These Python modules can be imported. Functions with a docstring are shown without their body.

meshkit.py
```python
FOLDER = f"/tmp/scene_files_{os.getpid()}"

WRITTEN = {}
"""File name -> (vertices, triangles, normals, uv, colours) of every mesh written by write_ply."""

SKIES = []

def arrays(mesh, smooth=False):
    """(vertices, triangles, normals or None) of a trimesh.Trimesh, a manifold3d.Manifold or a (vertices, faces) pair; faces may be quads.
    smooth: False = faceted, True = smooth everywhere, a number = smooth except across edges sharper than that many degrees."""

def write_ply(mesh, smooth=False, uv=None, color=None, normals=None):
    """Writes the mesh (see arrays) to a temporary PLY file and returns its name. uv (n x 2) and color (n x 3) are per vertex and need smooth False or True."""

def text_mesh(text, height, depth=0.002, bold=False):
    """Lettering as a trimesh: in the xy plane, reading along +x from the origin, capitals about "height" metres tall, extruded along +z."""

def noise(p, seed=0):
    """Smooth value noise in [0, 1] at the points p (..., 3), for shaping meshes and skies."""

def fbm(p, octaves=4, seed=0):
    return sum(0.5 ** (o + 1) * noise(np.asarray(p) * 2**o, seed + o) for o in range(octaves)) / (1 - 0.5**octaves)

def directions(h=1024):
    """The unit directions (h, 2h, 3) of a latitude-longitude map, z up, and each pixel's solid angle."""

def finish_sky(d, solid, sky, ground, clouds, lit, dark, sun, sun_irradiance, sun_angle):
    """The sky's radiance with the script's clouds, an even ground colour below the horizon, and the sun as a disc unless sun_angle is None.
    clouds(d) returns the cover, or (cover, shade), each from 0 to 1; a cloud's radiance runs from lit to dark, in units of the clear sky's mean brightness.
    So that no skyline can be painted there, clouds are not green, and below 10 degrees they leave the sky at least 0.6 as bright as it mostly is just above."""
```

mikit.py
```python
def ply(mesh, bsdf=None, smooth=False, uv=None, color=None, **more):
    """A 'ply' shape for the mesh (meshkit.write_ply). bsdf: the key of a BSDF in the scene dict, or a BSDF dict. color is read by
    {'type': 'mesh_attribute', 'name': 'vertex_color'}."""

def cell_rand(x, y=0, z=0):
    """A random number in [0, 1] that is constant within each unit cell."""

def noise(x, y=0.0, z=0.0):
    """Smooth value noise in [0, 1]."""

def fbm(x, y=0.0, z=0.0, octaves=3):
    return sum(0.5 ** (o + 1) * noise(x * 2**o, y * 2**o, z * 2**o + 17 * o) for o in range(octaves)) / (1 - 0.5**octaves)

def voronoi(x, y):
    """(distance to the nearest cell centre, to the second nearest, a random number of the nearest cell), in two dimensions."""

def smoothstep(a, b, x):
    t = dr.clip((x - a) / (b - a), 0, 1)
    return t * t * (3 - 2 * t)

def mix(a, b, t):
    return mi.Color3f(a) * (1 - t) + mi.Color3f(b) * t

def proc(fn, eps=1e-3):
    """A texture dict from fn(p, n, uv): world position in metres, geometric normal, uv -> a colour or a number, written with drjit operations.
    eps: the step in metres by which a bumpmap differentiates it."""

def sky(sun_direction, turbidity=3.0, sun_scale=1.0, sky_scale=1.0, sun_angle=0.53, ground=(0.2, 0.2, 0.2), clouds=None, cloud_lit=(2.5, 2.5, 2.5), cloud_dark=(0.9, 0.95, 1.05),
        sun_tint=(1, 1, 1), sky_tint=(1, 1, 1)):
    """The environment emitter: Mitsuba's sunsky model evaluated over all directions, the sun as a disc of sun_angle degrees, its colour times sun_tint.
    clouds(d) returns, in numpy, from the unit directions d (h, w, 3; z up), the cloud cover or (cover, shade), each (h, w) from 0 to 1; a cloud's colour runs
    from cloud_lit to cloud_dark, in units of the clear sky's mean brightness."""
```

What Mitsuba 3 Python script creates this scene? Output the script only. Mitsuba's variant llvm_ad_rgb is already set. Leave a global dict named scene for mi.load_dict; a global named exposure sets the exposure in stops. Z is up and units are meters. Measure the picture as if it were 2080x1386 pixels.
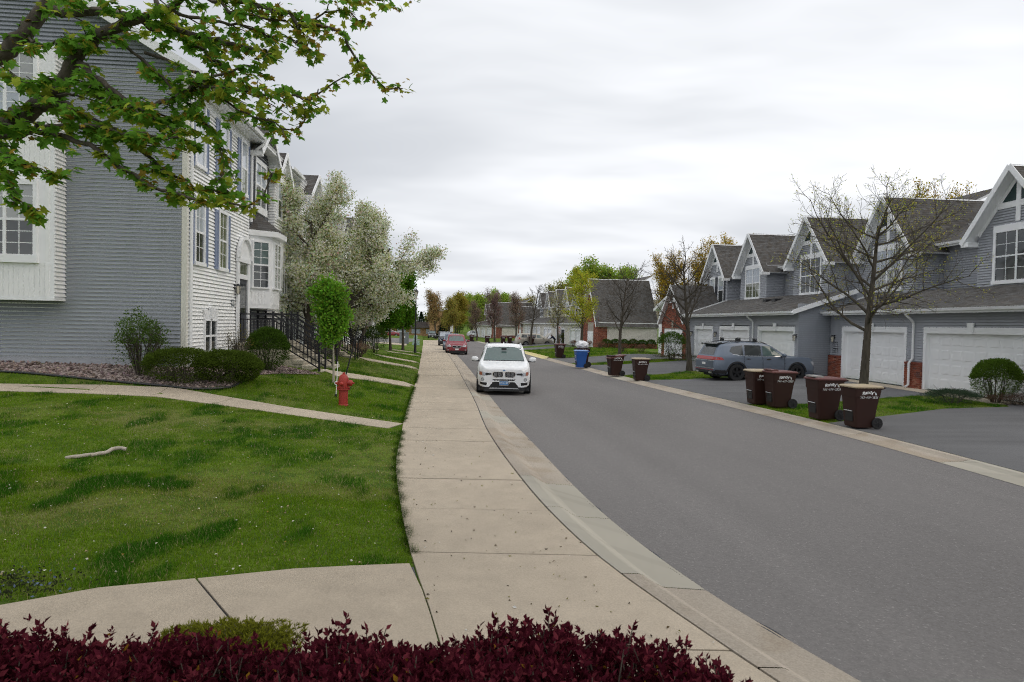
import math, random
import numpy as np, trimesh, mitsuba as mi, drjit as dr
import mikit, meshkit
from scipy.spatial import Delaunay
from scipy.interpolate import PchipInterpolator
from shapely.geometry import Polygon, Point, LineString
import shapely

scene, labels = {}, {}
T = mi.ScalarTransform4f
PI = math.pi

# ------------------------------------------------------------------ camera, sky, exposure
EYE = 2.35
_pitch, _roll = math.atan(34 / 1387.0), math.radians(1.15)
_F = np.array([0, math.cos(_pitch), -math.sin(_pitch)])
_U = np.array([0, math.sin(_pitch), math.cos(_pitch)])
_up = _U * math.cos(_roll) - np.array([1, 0, 0]) * math.sin(_roll)
scene['camera'] = {'type': 'thinlens', 'fov': 2 * math.degrees(math.atan(1040 / 1387.0)), 'fov_axis': 'x',
                   'aperture_radius': 0.0022, 'focus_distance': 24.0, 'near_clip': 0.05, 'far_clip': 3000.0,
                   'to_world': T().look_at(origin=[0, 0, EYE], target=[0, float(_F[1]), EYE + float(_F[2])], up=_up.tolist())}


def s01_(a, b, x):
    t = np.clip((x - a) / (b - a), 0, 1)
    return t * t * (3 - 2 * t)


def cloud_cover(d):
    """An even overcast that brightens towards the zenith, with soft darker cloud bellies."""
    el = np.maximum(d[..., 2], 0.0)
    z = el + 0.10
    p = np.stack([d[..., 0] / z, d[..., 1] / z, z * 0 + 3.7], -1)
    warp = meshkit.fbm(p * 0.5 + 11.3, 3, 5) - 0.5
    q = p * np.array([0.55, 0.85, 1.0]) + warp[..., None] * 1.2
    n = meshkit.fbm(q * 0.75 + 2.1, 6, 2)
    big = meshkit.fbm(p * 0.30 + 7.7, 3, 9)
    belly = s01_(0.36, 0.64, n) * 0.6 + s01_(0.40, 0.62, big) * 0.4
    lum = (1.06 + 0.30 * el) / 1.36 * (1 - 0.50 * belly)
    return np.ones(d.shape[:2]), np.clip((1 - lum) / 0.8, 0, 1)


SKY = 2.75
scene['sky_light'] = mikit.sky([0.74, -0.22, 0.64], turbidity=4, sun_scale=0.075, sun_angle=40, clouds=cloud_cover,
                               cloud_lit=(SKY, SKY * 1.01, SKY * 1.03), cloud_dark=(SKY * 0.17, SKY * 0.20, SKY * 0.245), ground=(0.14, 0.15, 0.11))
exposure = 2.32


# ------------------------------------------------------------------ materials
def rgb(c):
    return {'type': 'rgb', 'value': [float(x) for x in c]}


def mat(key, color, rough=0.6, metal=0.0, spec=0.5, coat=0.0, coat_gloss=0.9, bump=None, bump_scale=1.0):
    b = {'type': 'principled', 'base_color': rgb(color) if isinstance(color, (tuple, list)) else color, 'roughness': rough,
         'metallic': metal, 'specular': spec, 'clearcoat': coat, 'clearcoat_gloss': coat_gloss}
    if bump is not None:
        b = {'type': 'bumpmap', 'arbitrary': bump, 'scale': bump_scale, 'bsdf': b}
    scene[key] = {'type': 'twosided', 'bsdf': b}
    return key


noise, fbm, vor, rnd, smooth, mix = mikit.noise, mikit.fbm, mikit.voronoi, mikit.cell_rand, mikit.smoothstep, mikit.mix
C3 = mi.Color3f


def f_asphalt(p, n, uv):
    big = fbm(p.x * 0.35, p.y * 0.16, 0.0, 3)
    grit = noise(p.x * 90, p.y * 90, 1.0)
    grit2 = noise(p.x * 38, p.y * 38, 5.0)
    pale = smooth(0.80, 0.97, noise(p.x * 60, p.y * 60, 9.0))
    v = 0.128 + 0.035 * (big - 0.5) + 0.028 * (grit - 0.5) + 0.022 * (grit2 - 0.5) + 0.055 * pale + 0.022 * (fbm(p.x * 1.6 + p.y * 0.25, p.y * 0.05, 8.0, 2) - 0.5)
    return C3(1.04, 0.985, 0.955) * v


def f_drive(p, n, uv):
    big = fbm(p.x * 0.5, p.y * 0.9, 3.0, 3)
    grit = noise(p.x * 70, p.y * 70, 1.0)
    streak = fbm(p.x * 0.5 + 9, p.y * 3.2, 6.0, 3)
    v = 0.098 + 0.03 * (big - 0.5) + 0.03 * (grit - 0.5) + 0.03 * (streak - 0.5)
    return C3(0.99, 0.985, 1.0) * v


def f_concrete(p, n, uv):
    big = fbm(p.x * 0.7, p.y * 0.5, 2.0, 3)
    mid = fbm(p.x * 6, p.y * 6, 7.0, 2)
    grit = noise(p.x * 110, p.y * 110, 1.0)
    spot = smooth(0.86, 0.93, noise(p.x * 9, p.y * 9, 4.0))
    v = 0.30 * (1 + 0.28 * (big - 0.5) + 0.16 * (mid - 0.5) + 0.20 * (grit - 0.5)) * (1 - 0.06 * spot)
    return C3(1.17, 1.0, 0.775) * v


def f_curb(p, n, uv):
    big = fbm(p.x * 1.1, p.y * 0.8, 12.0, 3)
    grit = noise(p.x * 85, p.y * 85, 1.0)
    stain = smooth(0.52, 0.75, fbm(p.x * 2.3, p.y * 2.3, 5.0, 3))
    v = 0.265 * (1 + 0.4 * (big - 0.5) + 0.28 * (grit - 0.5))
    return mix(C3(1.12, 0.98, 0.80) * v, C3(1.0, 0.80, 0.58) * v * 0.9, 0.55 * stain)


def f_soil(p, n, uv):
    a = fbm(p.x * 0.55, p.y * 0.55, 1.0, 4)
    b = fbm(p.x * 3.5, p.y * 3.5, 4.0, 3)
    g = noise(p.x * 40, p.y * 40, 2.0)
    green = mix((0.045, 0.085, 0.010), (0.080, 0.125, 0.016), smooth(0.35, 0.65, b))
    thatch = C3(0.125, 0.120, 0.050)
    c = mix(green, thatch, 0.55 * smooth(0.50, 0.68, a) * smooth(0.30, 0.62, b))
    return c * (0.72 + 0.56 * g)


def f_roof(p, n, uv):
    row = dr.floor(uv.y / 0.143)
    shift = rnd(row, 3.0, 1.0) * 0.31
    tab = rnd(dr.floor((uv.x + shift) / 0.165), row, 2.0)
    tab2 = rnd(dr.floor((uv.x + shift * 2.1) / 0.33), row, 8.0)
    big = fbm(uv.x * 0.25, uv.y * 0.5, 3.0, 3)
    v = 0.092 * (0.70 + 0.40 * tab + 0.28 * tab2 + 0.35 * (big - 0.5)) * (0.85 + 0.3 * noise(uv.x * 60, uv.y * 60, 1.0))
    return mix(C3(1.08, 0.97, 0.86), C3(1.0, 0.99, 0.98), tab) * v


def f_bark(p, n, uv):
    r = fbm(p.x * 26, p.y * 26, p.z * 5, 3)
    return mix((0.030, 0.026, 0.021), (0.125, 0.108, 0.085), r)


def f_vinyl(p, n, uv):
    return fbm(p.x * 0.8 + p.y * 0.8, p.z * 1.6, 3.0, 3)


def tint(c, amount=0.10):
    def fn(p, n, uv):
        w = fbm((p.x + p.y) * 0.7, p.z * 2.2, p.x * 0.15, 3)
        drip = fbm((p.x + p.y) * 5.0, p.z * 0.5, 2.0, 2)
        return C3(*c) * (1 + amount * (w - 0.5) * 2 - amount * 0.7 * smooth(0.55, 0.8, drip))
    return mikit.proc(fn)


mat('asphalt', mikit.proc(f_asphalt), 0.85, spec=0.3)
mat('drive_asphalt', mikit.proc(f_drive), 0.8, spec=0.35)
mat('concrete', mikit.proc(f_concrete), 0.85, spec=0.3)
mat('curb_concrete', mikit.proc(f_curb), 0.85, spec=0.3)
mat('curb_new', tint((0.315, 0.295, 0.245), 0.12), 0.85, spec=0.3)
mat('soil', mikit.proc(f_soil), 0.95, spec=0.1)
mat('shingle', mikit.proc(f_roof), 0.9, spec=0.25)
mat('bark', mikit.proc(f_bark), 0.9, spec=0.2)
mat('white_vinyl', tint((0.82, 0.825, 0.82), 0.05), 0.45)
mat('cream_vinyl', tint((0.56, 0.54, 0.47), 0.08), 0.5)
mat('grey_vinyl', tint((0.235, 0.255, 0.285), 0.08), 0.5)
mat('slate_vinyl', tint((0.33, 0.345, 0.375), 0.10), 0.5)
mat('dark_vinyl', (0.085, 0.093, 0.105), 0.5)
mat('white_trim', (0.80, 0.81, 0.82), 0.4)
mat('garage_white', tint((0.82, 0.83, 0.84), 0.05), 0.42)
mat('cream_trim', (0.62, 0.61, 0.54), 0.45)
mat('shutter_blue', (0.20, 0.245, 0.36), 0.5)
mat('shutter_dark', (0.045, 0.05, 0.06), 0.5)
mat('shutter_red', (0.085, 0.035, 0.04), 0.5)
mat('gable_green', (0.012, 0.035, 0.035), 0.5)
mat('glass_dark', (0.022, 0.027, 0.028), 0.03, spec=0.9, coat=1.0)
mat('glass_teal', (0.055, 0.095, 0.088), 0.03, spec=0.9, coat=1.0)
mat('glass_blind', (0.30, 0.31, 0.31), 0.15, spec=0.9, coat=1.0)
mat('glass_sky', (0.36, 0.40, 0.45), 0.05, spec=0.9, coat=1.0)
mat('glass_olive', (0.10, 0.115, 0.07), 0.04, spec=0.9, coat=1.0)
mat('curtain_gold', (0.16, 0.10, 0.04), 0.6)
mat('black_metal', (0.012, 0.012, 0.016), 0.4)
mat('mortar', (0.34, 0.30, 0.26), 0.9)
mat('rubber', (0.012, 0.012, 0.013), 0.75)
mat('black_plastic', (0.016, 0.016, 0.018), 0.45)
mat('dark_grille', (0.006, 0.006, 0.007), 0.5)
mat('chrome', (0.75, 0.75, 0.76), 0.12, metal=1.0)
mat('alloy', (0.50, 0.51, 0.53), 0.3, metal=0.9)
mat('black_alloy', (0.02, 0.02, 0.022), 0.3, metal=0.3)
mat('headlamp', (0.42, 0.43, 0.45), 0.08, spec=0.9, coat=1.0)
mat('amber_lens', (0.34, 0.11, 0.06), 0.12, coat=1.0)
mat('red_lens', (0.32, 0.012, 0.012), 0.1, coat=1.0)
mat('hydrant_red', tint((0.34, 0.030, 0.020), 0.30), 0.45)
mat('bin_brown', (0.030, 0.011, 0.008), 0.5, spec=0.3)
mat('bin_lid_red', (0.115, 0.040, 0.036), 0.42)
mat('bin_tan', (0.36, 0.29, 0.19), 0.5)
mat('bin_grey', (0.30, 0.285, 0.27), 0.4)
mat('bin_blue', (0.012, 0.085, 0.33), 0.42)
mat('bin_blue_lid', (0.16, 0.30, 0.60), 0.4)
mat('letter_white', (0.78, 0.78, 0.78), 0.5)
mat('bag_white', (0.78, 0.78, 0.80), 0.35)
mat('plate_blue', (0.10, 0.24, 0.46), 0.35)
mat('tan_brick', tint((0.38, 0.23, 0.115), 0.12), 0.9)
mat('box_green', (0.32, 0.44, 0.40), 0.5)
mat('box_grey', (0.16, 0.18, 0.19), 0.5)
mat('yellow_paint', (0.52, 0.44, 0.20), 0.7)
mat('wood_stake', (0.42, 0.38, 0.31), 0.8)
mat('lamp_glass', (0.60, 0.56, 0.46), 0.2, coat=0.6)
mat('sign_face', (0.62, 0.53, 0.54), 0.5)
mat('stair_concrete', tint((0.40, 0.365, 0.29), 0.16), 0.85)
mat('root_wood', tint((0.44, 0.39, 0.33), 0.25), 0.85)
mat('flat_roof', (0.10, 0.085, 0.078), 0.8)
mat('skin', (0.42, 0.25, 0.18), 0.5)
mat('hair', (0.03, 0.02, 0.015), 0.6)
mat('navy_cloth', (0.018, 0.024, 0.055), 0.85)
mat('olive_cloth', (0.085, 0.078, 0.030), 0.85)
mat('shoe', (0.35, 0.35, 0.34), 0.6)
VC = {'type': 'mesh_attribute', 'name': 'vertex_color'}
scene['brick_vc'] = {'type': 'twosided', 'bsdf': {'type': 'principled', 'base_color': VC, 'roughness': 0.9, 'specular': 0.25}}
scene['leaf_vc'] = {'type': 'principledthin', 'base_color': VC, 'roughness': 0.55, 'diff_trans': 0.95, 'spec_trans': 0.0, 'eta': 1.3}
scene['matte_vc'] = {'type': 'twosided', 'bsdf': {'type': 'diffuse', 'reflectance': VC}}


def paint(key, c, flake=0.0):
    return mat(key, c, 0.32, metal=flake, spec=0.5, coat=1.0, coat_gloss=0.97)


paint('paint_white', (0.74, 0.75, 0.76))
paint('paint_slate', (0.135, 0.165, 0.215), 0.45)
paint('paint_red', (0.23, 0.012, 0.022), 0.2)
paint('paint_champagne', (0.40, 0.37, 0.31), 0.35)
paint('paint_black', (0.012, 0.013, 0.015))
paint('paint_navy', (0.05, 0.07, 0.12), 0.3)


# ------------------------------------------------------------------ mesh helpers
class MB:
    def __init__(self):
        self.v, self.f, self.n, self.uv, self.c = [], [], 0, [], []

    def add(self, v, f, uv=None, c=None):
        v = np.asarray(v, float).reshape(-1, 3)
        f = np.asarray(f, int)
        if f.shape[1] == 4:
            f = np.vstack([f[:, [0, 1, 2]], f[:, [0, 2, 3]]])
        self.v.append(v)
        self.f.append(f + self.n)
        self.n += len(v)
        if uv is not None:
            self.uv.append(np.asarray(uv, float))
        if c is not None:
            self.c.append(np.broadcast_to(np.asarray(c, float), (len(v), 3)))
        return self

    def tm(self, m, c=None):
        return self.add(m.vertices, m.faces, c=c)

    def quad(self, a, b, c, d, uv=None, col=None):
        return self.add([a, b, c, d], [[0, 1, 2, 3]], uv, col)

    def box(self, x0, x1, y0, y1, z0, z1, c=None):
        v = [[x, y, z] for x in (x0, x1) for y in (y0, y1) for z in (z0, z1)]
        f = [[0, 1, 3, 2], [4, 6, 7, 5], [0, 4, 5, 1], [2, 3, 7, 6], [0, 2, 6, 4], [1, 5, 7, 3]]
        if (x1 < x0) ^ (y1 < y0) ^ (z1 < z0):
            f = [q[::-1] for q in f]
        return self.add(v, f, c=c)

    def prism(self, poly, axis, a, b, c=None):
        """poly: 2D points in the two remaining axes (x,z for axis y; x,y for z; y,z for x), extruded from a to b."""
        pg = Polygon(poly)
        vv, ff = trimesh.creation.triangulate_polygon(pg, engine='earcut')
        n = len(vv)
        ring = np.array(pg.exterior.coords)[:-1]

        def lift(p, h):
            p = np.asarray(p)
            h = np.full(len(p), h)
            return np.stack({'y': [p[:, 0], h, p[:, 1]], 'z': [p[:, 0], p[:, 1], h], 'x': [h, p[:, 0], p[:, 1]]}[axis], 1)
        m = trimesh.Trimesh(np.vstack([lift(vv, a), lift(vv, b), lift(ring, a), lift(ring, b)]),
                            np.vstack([ff, ff[:, ::-1] + n,
                                       [[2 * n + i, 2 * n + (i + 1) % len(ring), 2 * n + len(ring) + i] for i in range(len(ring))],
                                       [[2 * n + (i + 1) % len(ring), 2 * n + len(ring) + (i + 1) % len(ring), 2 * n + len(ring) + i] for i in range(len(ring))]]), process=False)
        return self.add(m.vertices, m.faces, c=c)

    def tube(self, pts, rad, n=6, c=None, cap=True):
        v, f = tube(pts, rad, n, cap)
        return self.add(v, f, c=c)

    def cyl(self, p, q, r, n=10, c=None, r2=None):
        return self.tube([p, q], [r, r if r2 is None else r2], n, c)

    def mesh(self):
        return np.vstack(self.v), np.vstack(self.f)


def tube(pts, rad, n=6, cap=True):
    pts = np.asarray(pts, float)
    rad = np.broadcast_to(np.asarray(rad, float), (len(pts),))
    d = np.gradient(pts, axis=0)
    d /= np.maximum(np.linalg.norm(d, axis=1, keepdims=True), 1e-9)
    ref = np.array([0, 0, 1.0]) if abs(d[0][2]) < 0.9 else np.array([1.0, 0, 0])
    u = np.cross(d, ref)
    u /= np.maximum(np.linalg.norm(u, axis=1, keepdims=True), 1e-9)
    w = np.cross(d, u)
    a = np.arange(n) * 2 * PI / n
    v = (pts[:, None] + rad[:, None, None] * (np.cos(a)[None, :, None] * u[:, None] + np.sin(a)[None, :, None] * w[:, None])).reshape(-1, 3)
    i, j = np.meshgrid(np.arange(len(pts) - 1), np.arange(n), indexing='ij')
    i, j = i.ravel(), j.ravel()
    k = (j + 1) % n
    q = np.stack([i * n + j, (i + 1) * n + j, (i + 1) * n + k, i * n + k], 1)
    f = np.vstack([q[:, [0, 1, 2]], q[:, [0, 2, 3]]])
    if cap and n > 3:
        e = (len(pts) - 1) * n
        f = np.vstack([f, [[0, x, x + 1] for x in range(1, n - 1)], [[e, e + x + 1, e + x] for x in range(1, n - 1)]])
    return v, f


def lathe(prof, n=24):
    """prof: (r, z) pairs from bottom to top."""
    prof = np.asarray(prof, float)
    a = np.arange(n) * 2 * PI / n
    v = np.stack([prof[:, None, 0] * np.cos(a), prof[:, None, 0] * np.sin(a), np.broadcast_to(prof[:, None, 1], (len(prof), n))], -1).reshape(-1, 3)
    i, j = [x.ravel() for x in np.meshgrid(np.arange(len(prof) - 1), np.arange(n), indexing='ij')]
    k = (j + 1) % n
    return v, np.stack([i * n + j, i * n + k, (i + 1) * n + k, (i + 1) * n + j], 1)


_count = {}


def key_for(name):
    k = name
    while k in _count:
        _count[name] = _count.get(name, 0) + 1
        k = f'{name}_{_count[name]:03d}'
    _count[k] = 0
    return k


def thing(name, label, cat, group=None, kind=None):
    k = key_for(name)
    labels[k] = {'label': label, 'category': cat}
    if group:
        labels[k]['group'] = group
    if kind:
        labels[k]['kind'] = kind
    return k


def structure(name, mb, bsdf, M=None, **kw):
    k = put(None, name, mb, bsdf, M, **kw)
    labels[k] = {'kind': 'structure'}
    return k


def xf(M, v):
    return v if M is None else v @ np.asarray(M)[:3, :3].T + np.asarray(M)[:3, 3]


def put(parent, name, mb, bsdf, M=None, smooth=False, label=None, kind=None):
    """One mesh, one entry. parent: the key of what it is a part of."""
    if isinstance(mb, MB) and not mb.n:
        return None
    k = key_for(name if parent is None else f'{parent}__{name}')
    if isinstance(mb, MB):
        v, f = mb.mesh()
        uv = np.vstack(mb.uv) if mb.uv else None
        col = np.vstack(mb.c) if mb.c else None
    else:
        v, f = np.asarray(mb[0], float), np.asarray(mb[1], int)
        if f.shape[1] == 4:
            f = np.vstack([f[:, [0, 1, 2]], f[:, [0, 2, 3]]])
        uv, col = (mb[2] if len(mb) > 2 else None), (mb[3] if len(mb) > 3 else None)
    if M is not None:
        v = xf(M, v)
        if np.linalg.det(np.asarray(M)[:3, :3]) < 0:
            f = f[:, ::-1]
    scene[k] = mikit.ply((v, f), bsdf, smooth=smooth, uv=uv, color=col)
    if label or kind:
        labels[k] = {**({'label': label} if label else {}), **({'kind': kind} if kind else {})}
    return k


def frame(O, a, b, z=0.0):
    a, b = np.asarray(a, float), np.asarray(b, float)
    a, b = a / np.linalg.norm(a), b / np.linalg.norm(b)
    return np.array([[a[0], b[0], 0, O[0]], [a[1], b[1], 0, O[1]], [0, 0, 1, z], [0, 0, 0, 1.0]])


def place(x, y, z, ang=0.0, s=1.0):
    c, q = math.cos(ang) * s, math.sin(ang) * s
    return np.array([[c, -q, 0, x], [q, c, 0, y], [0, 0, s, z], [0, 0, 0, 1.0]])


def copy_thing(src, name, M, label, cat, group=None, skip=()):
    """A copy of a thing built at the origin: one entry per part, the same ply, another to_world."""
    k = thing(name, label, cat, group)
    for key in [x for x in scene if x.startswith(src + '__')]:
        if any(w in key for w in skip):
            continue
        _count[k + key[len(src):]] = 0
        scene[k + key[len(src):]] = {**scene[key], 'to_world': T(np.asarray(M).tolist())}
    return k


# ------------------------------------------------------------------ lie of the land
def zr(Y):
    d = np.asarray(Y, float) - 15.0
    return -0.0085 * np.where(d > 0, d * d / (np.abs(d) + 6.0), 0)


def curve(pairs):
    p = np.array(sorted(pairs), float)
    ip = PchipInterpolator(p[:, 0], p[:, 1])
    return lambda y: ip(np.clip(y, p[0, 0], p[-1, 0]))


SL = curve([(-9, 3.4), (-4, 1.9), (0, 0.75), (3, -0.05), (5.1, -0.56), (6.5, -0.93), (8.8, -1.43), (10.8, -1.80), (13.5, -2.16), (17, -2.60), (25, -3.52), (41.4, -5.55), (62, -8.15), (86, -11.2), (125, -16.3), (220, -29)])
SR = curve([(-9, 8.6), (-4, 5.6), (0, 3.75), (3, 2.25), (4.7, 1.52), (6.6, 0.84), (8.1, 0.48), (9.6, 0.20), (11.2, -0.06), (12.7, -0.28), (14.2, -0.48), (18.9, -0.96), (25.4, -1.68), (39.4, -3.28), (64, -6.25), (100, -10.7), (125, -13.9), (220, -26.5)])
GL = curve([(-9, 9.4), (-4, 6.4), (0, 4.55), (3, 3.02), (4.5, 2.36), (6.1, 1.74), (8.2, 1.22), (9.9, 0.93), (13.3, 0.46), (17, -0.07), (21.4, -0.60), (33.3, -1.88), (56.5, -4.55), (82, -7.6), (125, -12.9), (220, -25.4)])
RE = curve([(-9, 12.4), (-4, 10.0), (0, 8.85), (5, 8.25), (10.5, 7.93), (13.5, 7.66), (17, 7.20), (24.4, 6.03), (29.3, 5.25), (38.7, 4.10), (46.9, 3.02), (55, 2.15), (67.2, 0.72), (85, -1.5), (125, -7.0), (220, -19.5)])
RB = lambda y: RE(y) + 0.64
FLOOR = 0.20


def flo(Y):
    return np.where(np.asarray(Y) < 55, FLOOR, FLOOR + zr(Y) - zr(55))


def s01(a, b, x):
    t = np.clip((np.asarray(x, float) - a) / (b - a), 0, 1)
    return t * t * (3 - 2 * t)


def gh(X, Y):
    X, Y = np.asarray(X, float), np.asarray(Y, float)
    sl, rb, z0 = SL(Y), RB(Y), zr(Y)
    d, e = sl - X, X - rb
    slope = np.interp(Y, [0, 5, 10, 14, 15.4, 17, 21, 40, 60, 90], [0.02, 0.03, 0.05, 0.078, 0.092, 0.165, 0.19, 0.19, 0.10, 0.02])
    left = z0 + 0.125 + slope * np.clip(d, 0, 5.5) + 0.03 * np.clip(d - 5.5, 0, 20)
    right = z0 + 0.05 + (flo(Y) - 0.03 - z0 - 0.05) * s01(0.4, 8.5, e)
    return np.where(d >= 0, left, np.where(e >= 0, right, z0 - 0.3))


rows = np.unique(np.concatenate([np.arange(-9, 30, 0.5), np.arange(30, 70, 1.0), np.arange(70, 160, 3.0), np.arange(160, 221, 10.0)]))
dl = np.array([300, 120, 70, 45, 32, 24, 18, 14, 11, 9, 7.5, 6.5, 5.5, 4.8, 4, 3.3, 2.6, 2, 1.5, 1, 0.6, 0.3, 0.0])
de = np.array([0.0, 0.3, 0.8, 1.5, 2.3, 3.2, 4.2, 5.3, 6.5, 7.6, 8.7, 10, 12, 15, 20, 28, 40, 70, 120, 300])
gv = []
for y in rows:
    xs = np.concatenate([SL(y) - dl, [SL(y) + 0.02, (SL(y) + RB(y)) / 2, RB(y) - 0.02], RB(y) + de])
    zs = gh(xs, y)
    gv.append(np.stack([xs, xs * 0 + y, zs], 1))
gv = np.array(gv)
w_ = gv.shape[1]
i_, j_ = [x.ravel() for x in np.meshgrid(np.arange(len(rows) - 1), np.arange(w_ - 1), indexing='ij')]
gm = MB().add(gv.reshape(-1, 3), np.stack([i_ * w_ + j_, i_ * w_ + j_ + 1, (i_ + 1) * w_ + j_ + 1, (i_ + 1) * w_ + j_], 1))
zf = float(zr(220)) - 0.3
gm.quad([-1500, 218, zf], [1500, 218, zf], [1500, 1500, zf], [-1500, 1500, zf])
gm.quad([-1500, -300, -0.4], [1500, -300, -0.4], [1500, -8.5, -0.4], [-1500, -8.5, -0.4])
structure('ground', gm, 'soil')


def ribbon(xa, xb, ya, yb, za, zb, n, m=1):
    """A strip between the curves xa and xb over ya..yb; za, zb heights at the two edges."""
    ys = np.linspace(ya, yb, n + 1)
    v = []
    for t in np.linspace(0, 1, m + 1):
        v.append(np.stack([xa(ys) * (1 - t) + xb(ys) * t, ys, za(ys) * (1 - t) + zb(ys) * t], 1))
    v = np.array(v)
    i, j = [x.ravel() for x in np.meshgrid(np.arange(m), np.arange(n), indexing='ij')]
    N = n + 1
    return v.reshape(-1, 3), np.stack([i * N + j, (i + 1) * N + j, (i + 1) * N + j + 1, i * N + j + 1], 1)


road = MB()
road.add(*ribbon(lambda y: GL(y) - 0.02 + 0.03 * np.sin(y * 2.3) * np.cos(y * 0.9), lambda y: RE(y) + 0.02, -9, 150, lambda y: zr(y) + 0.004, lambda y: zr(y) + 0.004, 320, 4))
structure('road', road, 'asphalt')
structure('road_crack', MB().add(*ribbon(lambda y: GL(y) - 0.035 + 0.02 * np.sin(y * 5.1), lambda y: GL(y) + 0.012 + 0.022 * np.sin(y * 3.7 + 1) + 0.015 * np.sin(y * 11), -3, 26, lambda y: zr(y) + 0.012, lambda y: zr(y) + 0.008, 300)), 'black_plastic')

# sidewalk: every slab is a piece
rng = np.random.default_rng(3)
walk = key_for('sidewalk')
labels[walk] = {'kind': 'structure'}
ZS = 0.15
edges = [-3.6, -2.0, -0.4, 1.2, 2.8, 4.62]
px_joint = [6.50, 8.05, 9.60, 11.18, 12.72, 14.22, 15.75, 17.3, 18.85]
edges += px_joint
while edges[-1] < 118:
    edges.append(edges[-1] + 1.55)
for a, b in zip(edges[:-1], edges[1:]):
    far = a > 55
    g_ = 0.008 if not far else 0.012
    zt = float(rng.uniform(-0.004, 0.004))
    n = 3
    left = lambda y: SL(y) + 0.0 * y
    right = lambda y: SR(y) - 0.015
    tilt = 0.06 * np.clip((14 - a) / 10, 0, 1)
    v, f = ribbon(lambda y: left(y), right, a + g_, b - g_, lambda y: zr(y) + ZS + zt, lambda y: zr(y) + ZS + zt, n)
    N = len(v) // 2
    v2 = v.copy()
    v2[:, 2] -= 0.12
    m = MB().add(v, f)
    for e0, e1 in ((0, N), (N, 2 * N)):
        for q in range(e0, e1 - 1):
            m.quad(v[q], v[q + 1], v2[q + 1], v2[q])
    for q in (0, N - 1):
        m.quad(v[q], v[q + N], v2[q + N], v2[q])
    put(walk, 'slab', m, 'concrete')
put(walk, 'joint_bed', MB().add(*ribbon(SL, lambda y: SR(y) + 0.02, -3.6, 118, lambda y: zr(y) + ZS - 0.022, lambda y: zr(y) + ZS - 0.022, 160)), 'black_plastic')

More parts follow.
